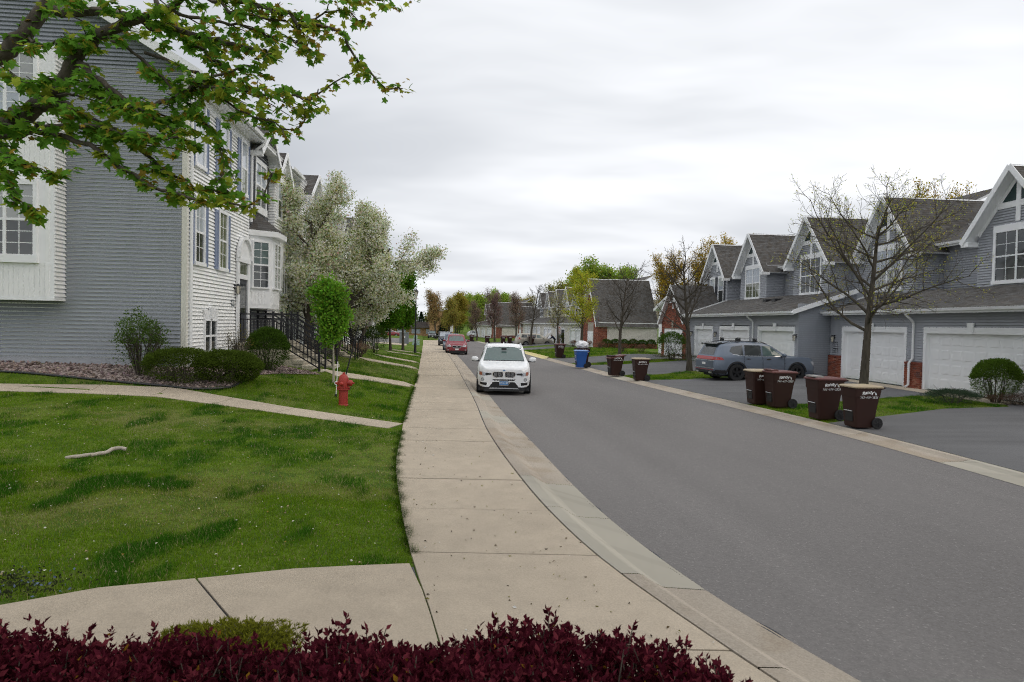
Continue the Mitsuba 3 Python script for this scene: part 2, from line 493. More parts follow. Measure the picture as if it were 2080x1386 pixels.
# kerbs in cast lengths: low rolled kerb with a gutter pan
curb = key_for('curb')
labels[curb] = {'kind': 'structure'}


def curb_piece(ya, yb, inner, outer, hi, bs, n=6, gap=0.006):
    prof = [(0.0, hi), (0.20, hi), (0.26, hi - 0.015), (0.40, hi * 0.42), (0.50, 0.028), (1.0, 0.010)]
    ys = np.linspace(ya + gap, yb - gap, n + 1)
    v = []
    for t, h in prof:
        v.append(np.stack([inner(ys) * (1 - t) + outer(ys) * t, ys, zr(ys) + h], 1))
    v.insert(0, v[0] - [0, 0, 0.25])
    v = np.array(v)
    N = n + 1
    i, j = [x.ravel() for x in np.meshgrid(np.arange(len(v) - 1), np.arange(n), indexing='ij')]
    put(curb, 'curb_segment', MB().add(v.reshape(-1, 3), np.stack([i * N + j, (i + 1) * N + j, (i + 1) * N + j + 1, i * N + j + 1], 1)), bs)


ys_ = [-6, -3, 0, 2.4, 4.4, 6.05, 8.25, 9.95, 12.9, 16, 17.3, 19.2, 21, 22.2, 25, 28, 31, 34, 38, 42, 46, 50, 56, 62, 70, 80, 92, 106, 122]
for a, b in zip(ys_[:-1], ys_[1:]):
    curb_piece(a, b, lambda y: SR(y) + 0.012, lambda y: GL(y) + 0.02, ZS - 0.004, 'curb_new' if (a in (6.05, 8.25, 21, 16)) else 'curb_concrete')
ys_ = list(np.arange(-6, 50, 3.05)) + [53, 57, 61, 66, 72, 80, 92, 106, 122]
for k, (a, b) in enumerate(zip(ys_[:-1], ys_[1:])):
    yel = 53 <= a < 72
    curb_piece(a, b, RB, lambda y: RE(y) - 0.02, 0.13 if yel else 0.065, 'yellow_paint' if yel else ('curb_new' if k % 7 == 5 else 'curb_concrete'))


def drape(poly, dz, step=0.6, thick=0.0):
    """A sheet over the ground inside the polygon (X, Y points), dz above it."""
    pg = Polygon(poly)
    ext = pg.exterior.segmentize(step * 0.7)
    pts = [list(c) for c in ext.coords[:-1]]
    x0, y0, x1, y1 = pg.bounds
    inner = pg.buffer(-step * 0.3)
    gx, gy = np.meshgrid(np.arange(x0, x1, step), np.arange(y0, y1, step))
    keep = shapely.contains_xy(inner, gx.ravel(), gy.ravel()) if not inner.is_empty else np.zeros(gx.size, bool)
    P = np.vstack([pts, np.stack([gx.ravel()[keep], gy.ravel()[keep]], 1)])
    tri = Delaunay(P).simplices
    cen = P[tri].mean(1)
    tri = tri[shapely.contains_xy(pg, cen[:, 0], cen[:, 1])]
    a, b, c = P[tri[:, 0]], P[tri[:, 1]], P[tri[:, 2]]
    up = (b[:, 0] - a[:, 0]) * (c[:, 1] - a[:, 1]) - (b[:, 1] - a[:, 1]) * (c[:, 0] - a[:, 0])
    tri[up < 0] = tri[up < 0][:, ::-1]
    z = gh(P[:, 0], P[:, 1]) + dz
    m = MB().add(np.column_stack([P, z]), tri)
    if thick:
        n = len(pts)
        for q in range(n):
            r = (q + 1) % n
            A, B = np.array([*P[q], z[q]]), np.array([*P[r], z[r]])
            m.quad(A, B, B - [0, 0, thick], A - [0, 0, thick])
    return m


def along(fn, ys, off=0.0):
    return [(float(fn(y)) + off, float(y)) for y in ys]


PATHS = []


def path_slabs(name, center, width, joints, zoff=0.03):
    """A garden path cut in slabs; center: X,Y polyline, joints: where (in metres along it) the cuts are."""
    ln = LineString(center)
    k = key_for(name)
    labels[k] = {'kind': 'structure'}
    PATHS.append(ln.buffer(width / 2 + 0.02, cap_style=2))
    for a, b in zip(joints[:-1], joints[1:]):
        seg = shapely.ops.substring(ln, a + 0.008, b - 0.008)
        put(k, 'slab', drape(list(seg.buffer(width / 2, cap_style=2).exterior.coords), zoff, 0.35, 0.1), 'concrete')
    return k


import shapely.ops
# the wide apron in front of the camera, branching off to the left
_e = lambda y: (float(SL(y)) - 0.012, y)
apron = [[(-0.90, 6.20), _e(5.6), _e(5.1), _e(4.2), _e(3.1), (-1.15, 3.1), (-1.94, 4.83), (-2.555, 5.585), (-1.85, 5.92), (-1.4, 6.06)],
         [(-2.575, 5.58), (-1.962, 4.82), (-1.17, 3.1), (-3.1, 2.2), (-4.5, 4.3), (-3.68, 4.91), (-3.2, 5.3)], [(-4.52, 4.31), (-3.12, 2.19), (-4.6, 0.9), (-6.2, 2.9)]]
ap = key_for('path')
labels[ap] = {'kind': 'structure'}
for q in apron:
    put(ap, 'slab', drape(q, 0.018, 0.4, 0.12), 'concrete')
put(ap, 'joint_bed', drape([_e(6.15), _e(3.1), (-4.6, 0.9), (-6.1, 2.9), (-3.72, 4.86), (-1.85, 5.88)], 0.004, 0.4), 'black_plastic')
PATHS.append(Polygon([(-0.5, 6.22), (-0.90, 6.22), (-1.85, 5.95), (-2.56, 5.61), (-3.2, 5.33), (-3.7, 4.93), (-6.4, 2.9), (-4.6, 0.5), (-0.4, 2.5)]))
path_slabs('path', [(-17, 14.75), (-13, 14.9), (-11, 15.1), (-9.3, 15.3), (-7.6, 15.35), (-6.0, 15.15), (-4.6, 14.9), (-2.36, 14.42)], 0.86, [0, 3.1, 4.6, 6.1, 7.6, 9.1, 10.6, 12.1, 13.55, 14.68], 0.012)
path_slabs('path', [(-6.1, 22.55), (-4.8, 23.5), (-3.45, 24.4)], 1.5, [0, 1.5, 3.18], 0.02)
path_slabs('path', [(-7.3, 33.1), (-6.0, 33.9), (-4.75, 34.6)], 1.5, [0, 1.5, 2.9], 0.02)
path_slabs('path', [(-7.7, 38.9), (-6.5, 39.7), (-5.45, 40.4)], 1.3, [0, 1.4, 2.65], 0.02)
path_slabs('path', [(-8.8, 48.3), (-7.6, 49.1), (-6.6, 49.8)], 1.3, [0, 1.4, 2.5], 0.02)
path_slabs('path', [(-9.6, 54.5), (-8.4, 55.2), (-7.4, 55.8)], 1.2, [0, 1.2, 2.5], 0.02)

# driveways on the other side
gar = lambda y: 15.75 - 0.09 * (y - 25)
DR = [[*along(RB, np.linspace(-4, 16.9, 12), 0.03), (9.75, 18.2), (12.6, 19.9), (14.9, 20.4), (15.4, 21.2), (17.5, 21.3), (17.5, -4)],
      [*along(RB, np.linspace(20.9, 30.6, 8), 0.03), (7.2, 31.0), (9.3, 31.7), (12.1, 32.1), (13.0, 32.3), (15.1, 32.4), (15.0, 31), (15.3, 29), (15.55, 26.7), (15.65, 24.2), (14.7, 23.7), (13.2, 23.1), (9.2, 21.3)],
      [*along(RB, np.linspace(33.6, 43.2, 7), 0.03), (7.0, 43.6), (9.4, 44.2), (11.5, 45.4), (12.55, 45.5), (13.2, 37.6), (12.0, 37.0), (9.5, 36.2), (7.3, 34.4)],
      [*along(RB, np.linspace(45.4, 52.6, 6), 0.03), (6.5, 54.2), (9.5, 55.4), (11.9, 54.5), (12.3, 47.8), (9.8, 47.4), (7.0, 46.2)],
      [*along(RB, np.linspace(73, 80, 5), 0.03), (4, 81.5), (9, 82.5), (8.5, 79.5), (6, 78), (3.5, 75)],
      [*along(RB, np.linspace(86, 112, 6), 0.03), (2.0, 118), (5.5, 100), (7.2, 88)]]
for q in DR:
    structure('driveway', drape(q, 0.014, 0.8), 'drive_asphalt')
for q in ([(15.0, 21.0), (14.75, 25.0), (14.35, 32.2), (15.05, 32.3), (15.7, 25.0), (16.0, 21.3)], [(12.95, 32.6), (12.1, 43.0), (12.75, 43.05), (13.6, 32.6)], [(11.7, 47.3), (11.3, 52.6), (12.1, 52.6), (12.4, 47.3)]):
    structure('garage_apron', drape(q, 0.026, 0.5, 0.05), 'concrete')
structure('side_street', drape([(-11.6, 75), (-13.4, 87), (-60, 92), (-60, 78)], 0.02, 2.5), 'concrete')
structure('side_street', drape([(-13.9, 89), (-17, 128), (-70, 130), (-70, 95)], 0.02, 3), 'asphalt')


# ------------------------------------------------------------------ building kit (local x = along the wall, y = into the house, z = up)
def span(poly, z):
    r = poly.intersection(LineString([(-500, z), (500, z)]))
    if r.is_empty:
        return None
    b = r.bounds
    return (b[0], b[2]) if b[2] - b[0] > 0.02 else None


def boards(pts, lap, t=0.0, z_from=None):
    """Lapped boards filling the wall outline pts (s, z): one small mesh per board."""
    poly = Polygon(pts)
    z0 = poly.bounds[1] if z_from is None else z_from
    out = []
    while z0 < poly.bounds[3] - 0.01:
        z1 = min(z0 + lap, poly.bounds[3])
        a, b = span(poly, z0 + 0.004), span(poly, z1 - 0.004)
        if a is not None:
            b = b or ((a[0] + a[1]) / 2 - 0.01, (a[0] + a[1]) / 2 + 0.01)
            lo, hi = t - 0.040, t - 0.004
            q0 = z0 + 0.024
            v = [[a[0], lo, q0], [a[1], lo, q0], [b[1], hi, z1], [b[0], hi, z1], [a[0], t + 0.004, q0], [a[1], t + 0.004, q0], [b[1], t + 0.004, z1], [b[0], t + 0.004, z1]]
            f = [[0, 1, 2, 3], [4, 5, 1, 0], [1, 5, 6, 2], [4, 0, 3, 7]]
            out.append((v, f))
        z0 += lap
    return out


def clad(parent, pts, bsdf, M, lap=0.1016, t=0.0, apart=False, z_from=None, name='siding'):
    bs = boards(pts, lap, t, z_from)
    if apart:
        for v, f in bs:
            put(parent, 'siding_board', MB().add(v, f), bsdf, M)
    elif bs:
        m = MB()
        for v, f in bs:
            m.add(v, f)
        put(parent, name, m, bsdf, M, kind='stuff')


def bricks(parent, s0, s1, z0, z1, t, M, seed=0, name='brickwork', ends=True, outline=None):
    """Bricks laid in running bond on the face at depth t, joined with a mortar bed behind."""
    r = np.random.default_rng(seed)
    m = MB()
    L_, H_, G = 0.198, 0.064, 0.011
    poly = Polygon(outline) if outline is not None else None
    row, z = 0, z0 + 0.006
    while z + H_ * 0.6 < z1:
        x = s0 - (0.104 if row % 2 else 0.0)
        while x < s1 - 0.02:
            a, b = max(x, s0), min(x + L_, s1)
            if b - a > 0.03 and (poly is None or poly.contains(Point((a + b) / 2, z + H_ / 2))):
                k = r.random()
                base = np.array([0.235, 0.070, 0.042]) * (0.72 + 0.6 * r.random())
                if k < 0.16:
                    base = np.array([0.12, 0.050, 0.040]) * (0.8 + 0.5 * r.random())
                elif k > 0.88:
                    base = np.array([0.33, 0.135, 0.085])
                m.box(a, b, t - 0.012 - 0.003 * r.random(), t + 0.03, z, min(z + H_, z1), c=base)
            x += L_ + G
        z += H_ + G
        row += 1
    put(parent, name, m, 'brick_vc', M, kind='stuff')


def window(parent, M, s0, s1, z0, z1, t=0.0, lights=1, glass=('glass_blind', 'glass_dark'), trim=0.09, head=0.16, sill=0.10, grid=(2, 3), bsdf='white_trim', deep=0.05, key='window', grille=True):
    """A sash window: the frame is the part; panes and glazing bars are its sub-parts."""
    m = MB()
    o = t - 0.076
    m.box(s0 - trim, s0, o, t + 0.02, z0, z1)
    m.box(s1, s1 + trim, o, t + 0.02, z0, z1)
    m.box(s0 - trim, s1 + trim, o - 0.004, t + 0.02, z1, z1 + head)
    m.box(s0 - trim - 0.02, s1 + trim + 0.02, o - 0.022, t + 0.02, z0 - sill, z0)
    zc = (z0 + z1) / 2
    w = (s1 - s0) / lights
    for k in range(lights):
        a, b = s0 + k * w, s0 + (k + 1) * w
        if k:
            m.box(a - 0.035, a + 0.035, o + 0.006, t + 0.02, z0, z1)
        m.box(a, b, t - 0.058, t + 0.015, zc - 0.028, zc + 0.028)
    W = put(parent, key, m, bsdf, M)
    for k in range(lights):
        a, b = s0 + k * w, s0 + (k + 1) * w
        put(W, 'pane', MB().quad([a, t - 0.044, zc], [b, t - 0.044, zc], [b, t - 0.044, z1], [a, t - 0.044, z1]), glass[0], M)
        put(W, 'pane', MB().quad([a, t - 0.0425, z0], [b, t - 0.0425, z0], [b, t - 0.0425, zc], [a, t - 0.0425, zc]), glass[1], M)
        if grille and grid:
            g = MB()
            for half in (0, 1):
                za, zb = (zc, z1) if half else (z0, zc)
                for i in range(1, grid[0]):
                    x = a + (b - a) * i / grid[0]
                    g.box(x - 0.009, x + 0.009, t - 0.052, t - 0.03, za, zb)
                for i in range(1, grid[1]):
                    z = za + (zb - za) * i / grid[1]
                    g.box(a, b, t - 0.051, t - 0.03, z - 0.009, z + 0.009)
            put(W, 'glazing_bars', g, bsdf, M)
    return W


def shutter(parent, M, s0, s1, z0, z1, t, bsdf):
    m = MB()
    m.box(s0, s1, t - 0.03, t, z0, z1)
    e = 0.045
    m.box(s0, s0 + e, t - 0.045, t - 0.028, z0, z1)
    m.box(s1 - e, s1, t - 0.045, t - 0.028, z0, z1)
    for q in (z0, (z0 + z1) / 2 - 0.04, z1 - 0.08):
        m.box(s0 + e, s1 - e, t - 0.0445, t - 0.028, q, q + 0.08)
    put(parent, 'shutter', m, bsdf, M)


def garage_door(parent, M, s0, s1, z0, z1, t, detail=True, trim=0.15, dark=False, stone='white_trim', frame_on=True):
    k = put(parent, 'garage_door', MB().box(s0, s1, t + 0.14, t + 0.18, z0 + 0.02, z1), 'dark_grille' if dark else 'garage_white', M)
    tr = MB()
    tr.box(s0 - trim, s0, t - 0.03, t + 0.16, z0, z1)
    tr.box(s1, s1 + trim, t - 0.03, t + 0.16, z0, z1)
    tr.box(s0 - trim, s1 + trim, t - 0.034, t + 0.16, z1, z1 + trim * 1.5)
    if frame_on:
        put(k, 'frame', tr, 'garage_white', M)
        c = (s0 + s1) / 2
        ks = MB().prism([(c - 0.10, z1 - 0.005), (c + 0.10, z1 - 0.005), (c + 0.16, z1 + trim * 1.5 + 0.16), (c - 0.16, z1 + trim * 1.5 + 0.16)], 'y', t - 0.085, t - 0.036)
        put(k, 'keystone', ks, 'garage_white', M)
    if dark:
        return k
    n, rws = 8, 4
    w, h = (s1 - s0) / n, (z1 - z0) / rws
    joined = MB()
    for r in range(rws):
        joined.box(s0, s1, t + 0.128, t + 0.142, z0 + r * h + 0.004, z0 + r * h + 0.014) if False else None
        for c in range(n):
            a, b, p, q = s0 + c * w + 0.06, s0 + (c + 1) * w - 0.06, z0 + r * h + 0.09, z0 + (r + 1) * h - 0.08
            y, y2, e = t + 0.1395, t + 0.129, 0.022
            v = [[a, y, p], [b, y, p], [b, y, q], [a, y, q], [a + e, y2, p + e], [b - e, y2, p + e], [b - e, y2, q - e], [a + e, y2, q - e]]
            f = [[0, 1, 5, 4], [1, 2, 6, 5], [2, 3, 7, 6], [3, 0, 4, 7], [4, 5, 6, 7]]
            if detail:
                put(k, 'panel', MB().add(v, f), 'garage_white', M)
            else:
                joined.add(v, f)
        if r:
            joined.box(s0, s1, t + 0.135, t + 0.141, z0 + r * h - 0.008, z0 + r * h + 0.008)
    if joined.n:
        put(k, 'section_joints' if detail else 'panels', joined, 'garage_white' if not detail else 'white_trim', M, kind=None if detail else 'stuff')
    return k


def roof_plane(parent, M, e0, e1, r1, r0, name='roof', th=0.10, courses=True, bsdf='shingle', step=0.143):
    """A pitched plane from eave e0-e1 up to ridge r0-r1, with shingle courses that overlap, and its underside."""
    e0, e1, r0, r1 = [np.array(q, float) for q in (e0, e1, r0, r1)]
    nrm = np.cross(e1 - e0, r0 - e0)
    nrm /= np.linalg.norm(nrm)
    if nrm[2] < 0:
        nrm = -nrm
    slope = max(np.linalg.norm(r0 - e0), np.linalg.norm(r1 - e1))
    n = max(1, int(round(slope / step)))
    L0 = np.linalg.norm(e1 - e0)
    ua = (e1 - e0) / max(L0, 1e-6)
    m = MB()
    for i in range(n):
        a, b = i / n, (i + 1) / n
        p, q, r, s = e0 + (r0 - e0) * a, e1 + (r1 - e1) * a, e1 + (r1 - e1) * b, e0 + (r0 - e0) * b
        up, dn = nrm * 0.012, nrm * 0.002
        uv = [[(x - e0) @ ua, slope * y] for x, y in ((p, a + 0.002), (q, a + 0.002), (r, b - 0.002), (s, b - 0.002))]
        m.quad(p + up, q + up, r + dn, s + dn, uv)
        m.quad(p, q, q + up, p + up, [uv[0], uv[1], uv[1], uv[0]])
    R = put(parent, name, m, bsdf, M)
    d = nrm * th
    s_ = MB().quad(e0 - d, r0 - d, r1 - d, e1 - d).quad(e0, e0 - d, e1 - d, e1).quad(r0, r1, r1 - d, r0 - d).quad(e0, r0, r0 - d, e0 - d).quad(e1, e1 - d, r1 - d, r1)
    put(R, 'soffit', s_, 'white_trim', M)
    return R


def bar(m, p, q, w, h, up=(0, 0, 1)):
    """A rectangular bar from p to q: w across, h in the direction up."""
    p, q, up = np.array(p, float), np.array(q, float), np.array(up, float)
    d = (q - p) / np.linalg.norm(q - p)
    x = np.cross(d, up)
    x /= np.linalg.norm(x)
    u = np.cross(x, d)
    c = [p - x * w / 2 - u * h / 2, p + x * w / 2 - u * h / 2, p + x * w / 2 + u * h / 2, p - x * w / 2 + u * h / 2]
    v = np.array(c + [k + (q - p) for k in c])
    m.add(v, [[0, 3, 2, 1], [4, 5, 6, 7], [0, 1, 5, 4], [1, 2, 6, 5], [2, 3, 7, 6], [3, 0, 4, 7]])
    return m


def gable_front(parent, M, c, hw, ze, zp, t, over=0.4, side=0.35, bsdf='white_trim', depth=9.0, wallkey=None, vents=True, returns=True, th=0.09):
    """A gable facing the street: two roof planes running back, rakes, soffits, cornice returns and the trimmed vent."""
    k = (zp - ze) / hw
    x0, x1, zb = c - hw - side, c + hw + side, ze - side * k
    y0, y1 = t - over, t + depth
    R = roof_plane(parent, M, [x0, y1, zb], [x0, y0, zb], [c, y0, zp], [c, y1, zp], th=th)
    roof_plane(parent, M, [x1, y0, zb], [x1, y1, zb], [c, y1, zp], [c, y0, zp], th=th)
    rk = MB()
    for sx, xe in ((-1, x0), (1, x1)):
        bar(rk, [xe, y0 - 0.012, zb - 0.05], [c, y0 - 0.012, zp - 0.05], 0.03, 0.20, up=(-sx * k, 0, 1))
    put(R, 'rake_board', rk, bsdf, M)
    tr = MB()
    if vents:
        zt = ze + (zp - ze) * 0.42
        w_ = hw * (zp - zt) / (zp - ze)
        tr.box(c - w_ + 0.1, c + w_ - 0.1, t - 0.05, t - 0.02, zt - 0.22, zt)
        tr.box(c - 0.10, c + 0.10, t - 0.055, t - 0.019, zt - 0.75, zp - 0.35)
        for sx in (-1, 1):
            bar(tr, [c + sx * (hw - 0.02), t - 0.036, ze - 0.19], [c, t - 0.036, zp - 0.30], 0.022, 0.16, up=(-sx * k, 0, 1))
        put(parent, 'gable_trim', tr, bsdf, M)
        gv_ = MB()
        for sx in (-1, 1):
            xs = [c + sx * 0.12, c + sx * (w_ - 0.22), c + sx * 0.12]
            zz = [zt + 0.02, zt + 0.02, zp - 0.32 - 0.12 * k]
            gv_.add([[xs[0], t - 0.044, zz[0]], [xs[1], t - 0.044, zz[1]], [xs[2], t - 0.044, zz[2]]], [[0, 1, 2]])
        put(parent, 'gable_vent', gv_, 'gable_green', M)
    if returns:
        rt = MB()
        for sx, xe in ((-1, x0), (1, x1)):
            rt.box(min(xe, c + sx * hw), max(xe, c + sx * hw), y0, t, zb - 0.16, zb + 0.02)
        put(parent, 'cornice_return', rt, bsdf, M)
    return R


def gutter(parent, M, s0, s1, t, z, bsdf='white_trim', r=0.11):
    m = MB()
    pr_ = [(t, z), (t - 0.02, z - 0.10), (t - 0.10, z - 0.10), (t - 0.125, z), (t - 0.105, z), (t - 0.09, z - 0.08), (t - 0.03, z - 0.08), (t - 0.015, z)]
    m.prism([(y, zz) for y, zz in pr_], 'x', s0, s1)
    return put(parent, 'gutter', m, bsdf, M)


def downspout(parent, M, s, t, z0, z1, bend=0.35, kick=True):
    pts = [[s, t - 0.42, z1], [s, t - 0.40, z1 - 0.12], [s, t - 0.1, z1 - 0.38], [s, t - 0.06, z1 - 0.48]]
    if kick:
        pts += [[s, t - 0.06, z0 + 1.15], [s, t - 0.2, z0 + 0.95], [s, t - 0.2, z0 + 0.12], [s, t - 0.34, z0 + 0.02]]
    else:
        pts += [[s, t - 0.06, z0 + 0.1]]
    return put(parent, 'downspout', MB().tube(pts, 0.048, 8), 'white_trim', M, smooth=40)


def wall_lamp(parent, M, s, t, z):
    m = MB()
    m.box(s - 0.05, s + 0.05, t - 0.03, t, z - 0.1, z + 0.1)
    m.tube([[s, t - 0.02, z], [s, t - 0.10, z + 0.08], [s, t - 0.14, z + 0.05]], 0.012, 6)
    m.tube([[s, t - 0.14, z + 0.09], [s, t - 0.14, z + 0.03]], [0.02, 0.09], 8)
    m.tube([[s, t - 0.14, z - 0.22], [s, t - 0.14, z - 0.24]], [0.06, 0.03], 8)
    for a in range(4):
        x, y = 0.075 * math.cos(a * PI / 2 + 0.78), 0.075 * math.sin(a * PI / 2 + 0.78)
        m.tube([[s + x, t - 0.14 + y, z + 0.03], [s + x * 0.75, t - 0.14 + y * 0.75, z - 0.22]], 0.007, 4)
    L_ = put(parent, 'wall_lamp', m, 'black_metal', M)
    put(L_, 'lamp_glass', MB().tube([[s, t - 0.14, z + 0.02], [s, t - 0.14, z - 0.21]], [0.065, 0.045], 8), 'lamp_glass', M)


# ------------------------------------------------------------------ the terrace on this side of the street
ML = frame((-8.34, 17.40), (-0.10, 1), (-1, -0.10))
row = thing('townhouse_row', 'three-storey terrace of white and grey clad units with stoops behind the lawn', 'building')
LAP = 0.1016
units = [(0, 5.5, 'white_vinyl', 0.0), (5.5, 8.0, 'dark_vinyl', 0.0), (8.0, 9.9, 'white_vinyl', -0.25), (9.9, 12.0, 'grey_vinyl', 0.0), (12.0, 16.2, 'white_vinyl', -0.35), (16.2, 18.8, 'grey_vinyl', 0.0), (18.8, 21.0, 'white_vinyl', -0.25), (21.0, 24.5, 'cream_vinyl', 0.0), (24.5, 29, 'white_vinyl', -0.35), (29, 33, 'cream_vinyl', 0.0), (33, 37, 'white_vinyl', -0.25)]
ZE = 8.55


def gz_l(s):
    p = xf(ML, np.array([[s, 0, 0]]))[0]
    return float(gh(p[0], p[1])) - 0.25


core = MB()
for a, b, bs, t in units:
    zb = min(gz_l(a), gz_l(b)) - 0.2
    core.box(a, b, t + 0.005, 9.0, zb, ZE)
wl = put(row, 'wall', core, 'white_trim', ML)
for a, b, bs, t in units:
    near = a < 12
    zb = gz_l(a)
    clad(row if not near else wl, [(a, zb + 0.18), (b, zb + 0.18), (b, ZE - 0.15), (a, ZE - 0.15)], bs, ML, LAP, t, apart=a < 5, name='siding')
    if t < 0:
        Ms = ML @ np.array([[0, 1, 0, a], [1, 0, 0, 0], [0, 0, 1, 0], [0, 0, 0, 1.0]])
        clad(wl, [(t, zb + 0.18), (0, zb + 0.18), (0, ZE - 0.15), (t, ZE - 0.15)], bs, Ms, LAP, 0.0)
cp = MB()
cp.box(-0.03, 0.11, -0.035, 0.003, gz_l(0) + 0.1, ZE - 0.1).box(-0.03, 0.003, -0.003, 0.09, gz_l(0) + 0.1, ZE - 0.1)
put(row, 'corner_board', cp, 'cream_trim', ML)
cp = MB()
cp.box(5.46, 5.54, -0.03, 0.0, gz_l(5.5), ZE - 0.1).box(9.86, 9.94, -0.03, 0.0, gz_l(9.9), ZE - 0.1).box(11.96, 12.0, -0.03, 0.0, gz_l(12), ZE - 0.1)
put(row, 'corner_board', cp, 'white_trim', ML)
put(row, 'downspout', MB().tube([[0.2, -0.07, gz_l(0) + 0.15], [0.2, -0.07, ZE - 0.5], [0.2, -0.4, ZE - 0.15]], 0.045, 8), 'white_trim', ML, smooth=40)

# the end wall: grey boards up into the gable, a white box bay on it
MS = ML @ np.array([[0, -1, 0, 0], [1, 0, 0, 0], [0, 0, 1, 0], [0, 0, 0, 1.0]])     # x = into the block, y = away from the viewer
MS = ML @ np.array([[0, 1, 0, 0], [1, 0, 0, 0], [0, 0, 1, 0], [0, 0, 0, 1.0]])
zb0 = 1.06
put(row, 'end_wall', MB().prism([(0.03, zb0 - 0.5), (9.0, zb0 - 0.5), (9.0, ZE), (4.6, ZE + 2.75), (0.03, ZE)], 'y', 0.003, 0.06), 'grey_vinyl', MS)
ew = [k for k in scene if k.endswith('end_wall')][-1]
put(ew, 'foundation', MB().box(0.05, 9.0, -0.012, 0.02, zb0 - 0.4, 1.30), 'slate_vinyl', MS)
clad(ew, [(0.1, 1.30), (9.0, 1.30), (9.0, ZE), (4.6, ZE + 2.7), (0.1, ZE)], 'grey_vinyl', MS, LAP, 0.0, apart=True)
bay = put(row, 'box_bay', MB().box(2.88, 8.2, -0.5, 0.0, 2.72, ZE + 0.3), 'white_trim', MS)
for q in np.arange(2.98, 8.1, 0.117):
    put(bay, 'panel', MB().box(q, q + 0.102, -0.512, -0.498, 2.78, 3.62), 'white_vinyl', MS)
    put(bay, 'panel', MB().box(q, q + 0.102, -0.512, -0.498, 5.75, 7.05), 'white_vinyl', MS)
    if q < 3.05 or q > 6.7:
        put(bay, 'panel', MB().box(q, q + 0.102, -0.511, -0.498, 3.66, 5.70), 'white_vinyl', MS)
put(bay, 'trim', MB().box(2.86, 8.2, -0.52, 0, 2.70, 2.77).box(2.86, 8.2, -0.516, -0.49, 5.64, 5.74).box(2.86, 8.2, -0.515, -0.49, 7.05, 7.13), 'white_trim', MS)
Mb = MS @ np.array([[0, 1, 0, 2.88], [-1, 0, 0, 0], [0, 0, 1, 0], [0, 0, 0, 1.0]])
clad(bay, [(0.0, 2.78), (0.48, 2.78), (0.48, ZE), (0.0, ZE)], 'white_vinyl', Mb, LAP, 0.0)
window(bay, MS, 3.33, 4.62, 3.80, 5.48, -0.5, 2, ('glass_blind', 'glass_dark'), grid=(2, 3), head=0.13, sill=0.2)
window(bay, MS, 4.72, 6.0, 3.80, 5.48, -0.5, 2, ('curtain_gold', 'glass_dark'), grid=(2, 3), head=0.13, sill=0.2)
window(bay, MS, 3.33, 4.62, 7.2, 8.6, -0.5, 2, ('glass_blind', 'glass_sky'), grid=(2, 3))

# street front: windows, shutters, doors
for s0, s1, g in ((0.55, 1.15, ('glass_sky', 'glass_dark')), (2.47, 3.10, ('glass_olive', 'glass_olive'))):
    window(row, ML, s0, s1, 3.84, 5.42, 0.0, 1, g, grid=(2, 2), head=0.10, sill=0.10)
    put(row, 'window_apron', MB().box(s0 - 0.02, s1 + 0.02, -0.02, 0, 3.55, 3.735), 'white_trim', ML)
    shutter(row, ML, s0 - 0.36, s0 - 0.10, 3.76, 5.46, -0.016, 'shutter_blue')
    shutter(row, ML, s1 + 0.10, s1 + 0.36, 3.76, 5.46, -0.016, 'shutter_blue')
for s0, s1, g in ((0.55, 1.15, ('glass_sky', 'glass_sky')), (2.5, 3.12, ('glass_sky', 'glass_olive')), (4.55, 5.1, ('glass_sky', 'glass_olive'))):
    window(row, ML, s0, s1, 6.42, 8.02, 0.0, 1, g, grid=(1, 1), head=0.10, sill=0.10, grille=False)
    shutter(row, ML, s0 - 0.36, s0 - 0.10, 6.30, 8.05, -0.016, 'shutter_blue')
    shutter(row, ML, s1 + 0.10, s1 + 0.36, 6.30, 8.05, -0.016, 'shutter_blue')
bw = window(row, ML, 1.33, 2.22, 1.44, 2.27, 0.0, 2, ('glass_dark', 'glass_dark'), grid=None, head=0.04, sill=0.05, trim=0.06)
put(bw, 'keystone', MB().prism([(1.69, 2.32), (1.86, 2.32), (1.92, 2.66), (1.63, 2.66)], 'y', -0.12, -0.04), 'white_trim', ML)
put(bw, 'header', MB().prism([(1.25, 2.31), (2.30, 2.31), (2.30, 2.44), (2.42, 2.58), (1.13, 2.58), (1.25, 2.44)], 'y', -0.07, 0.0), 'white_trim', ML)


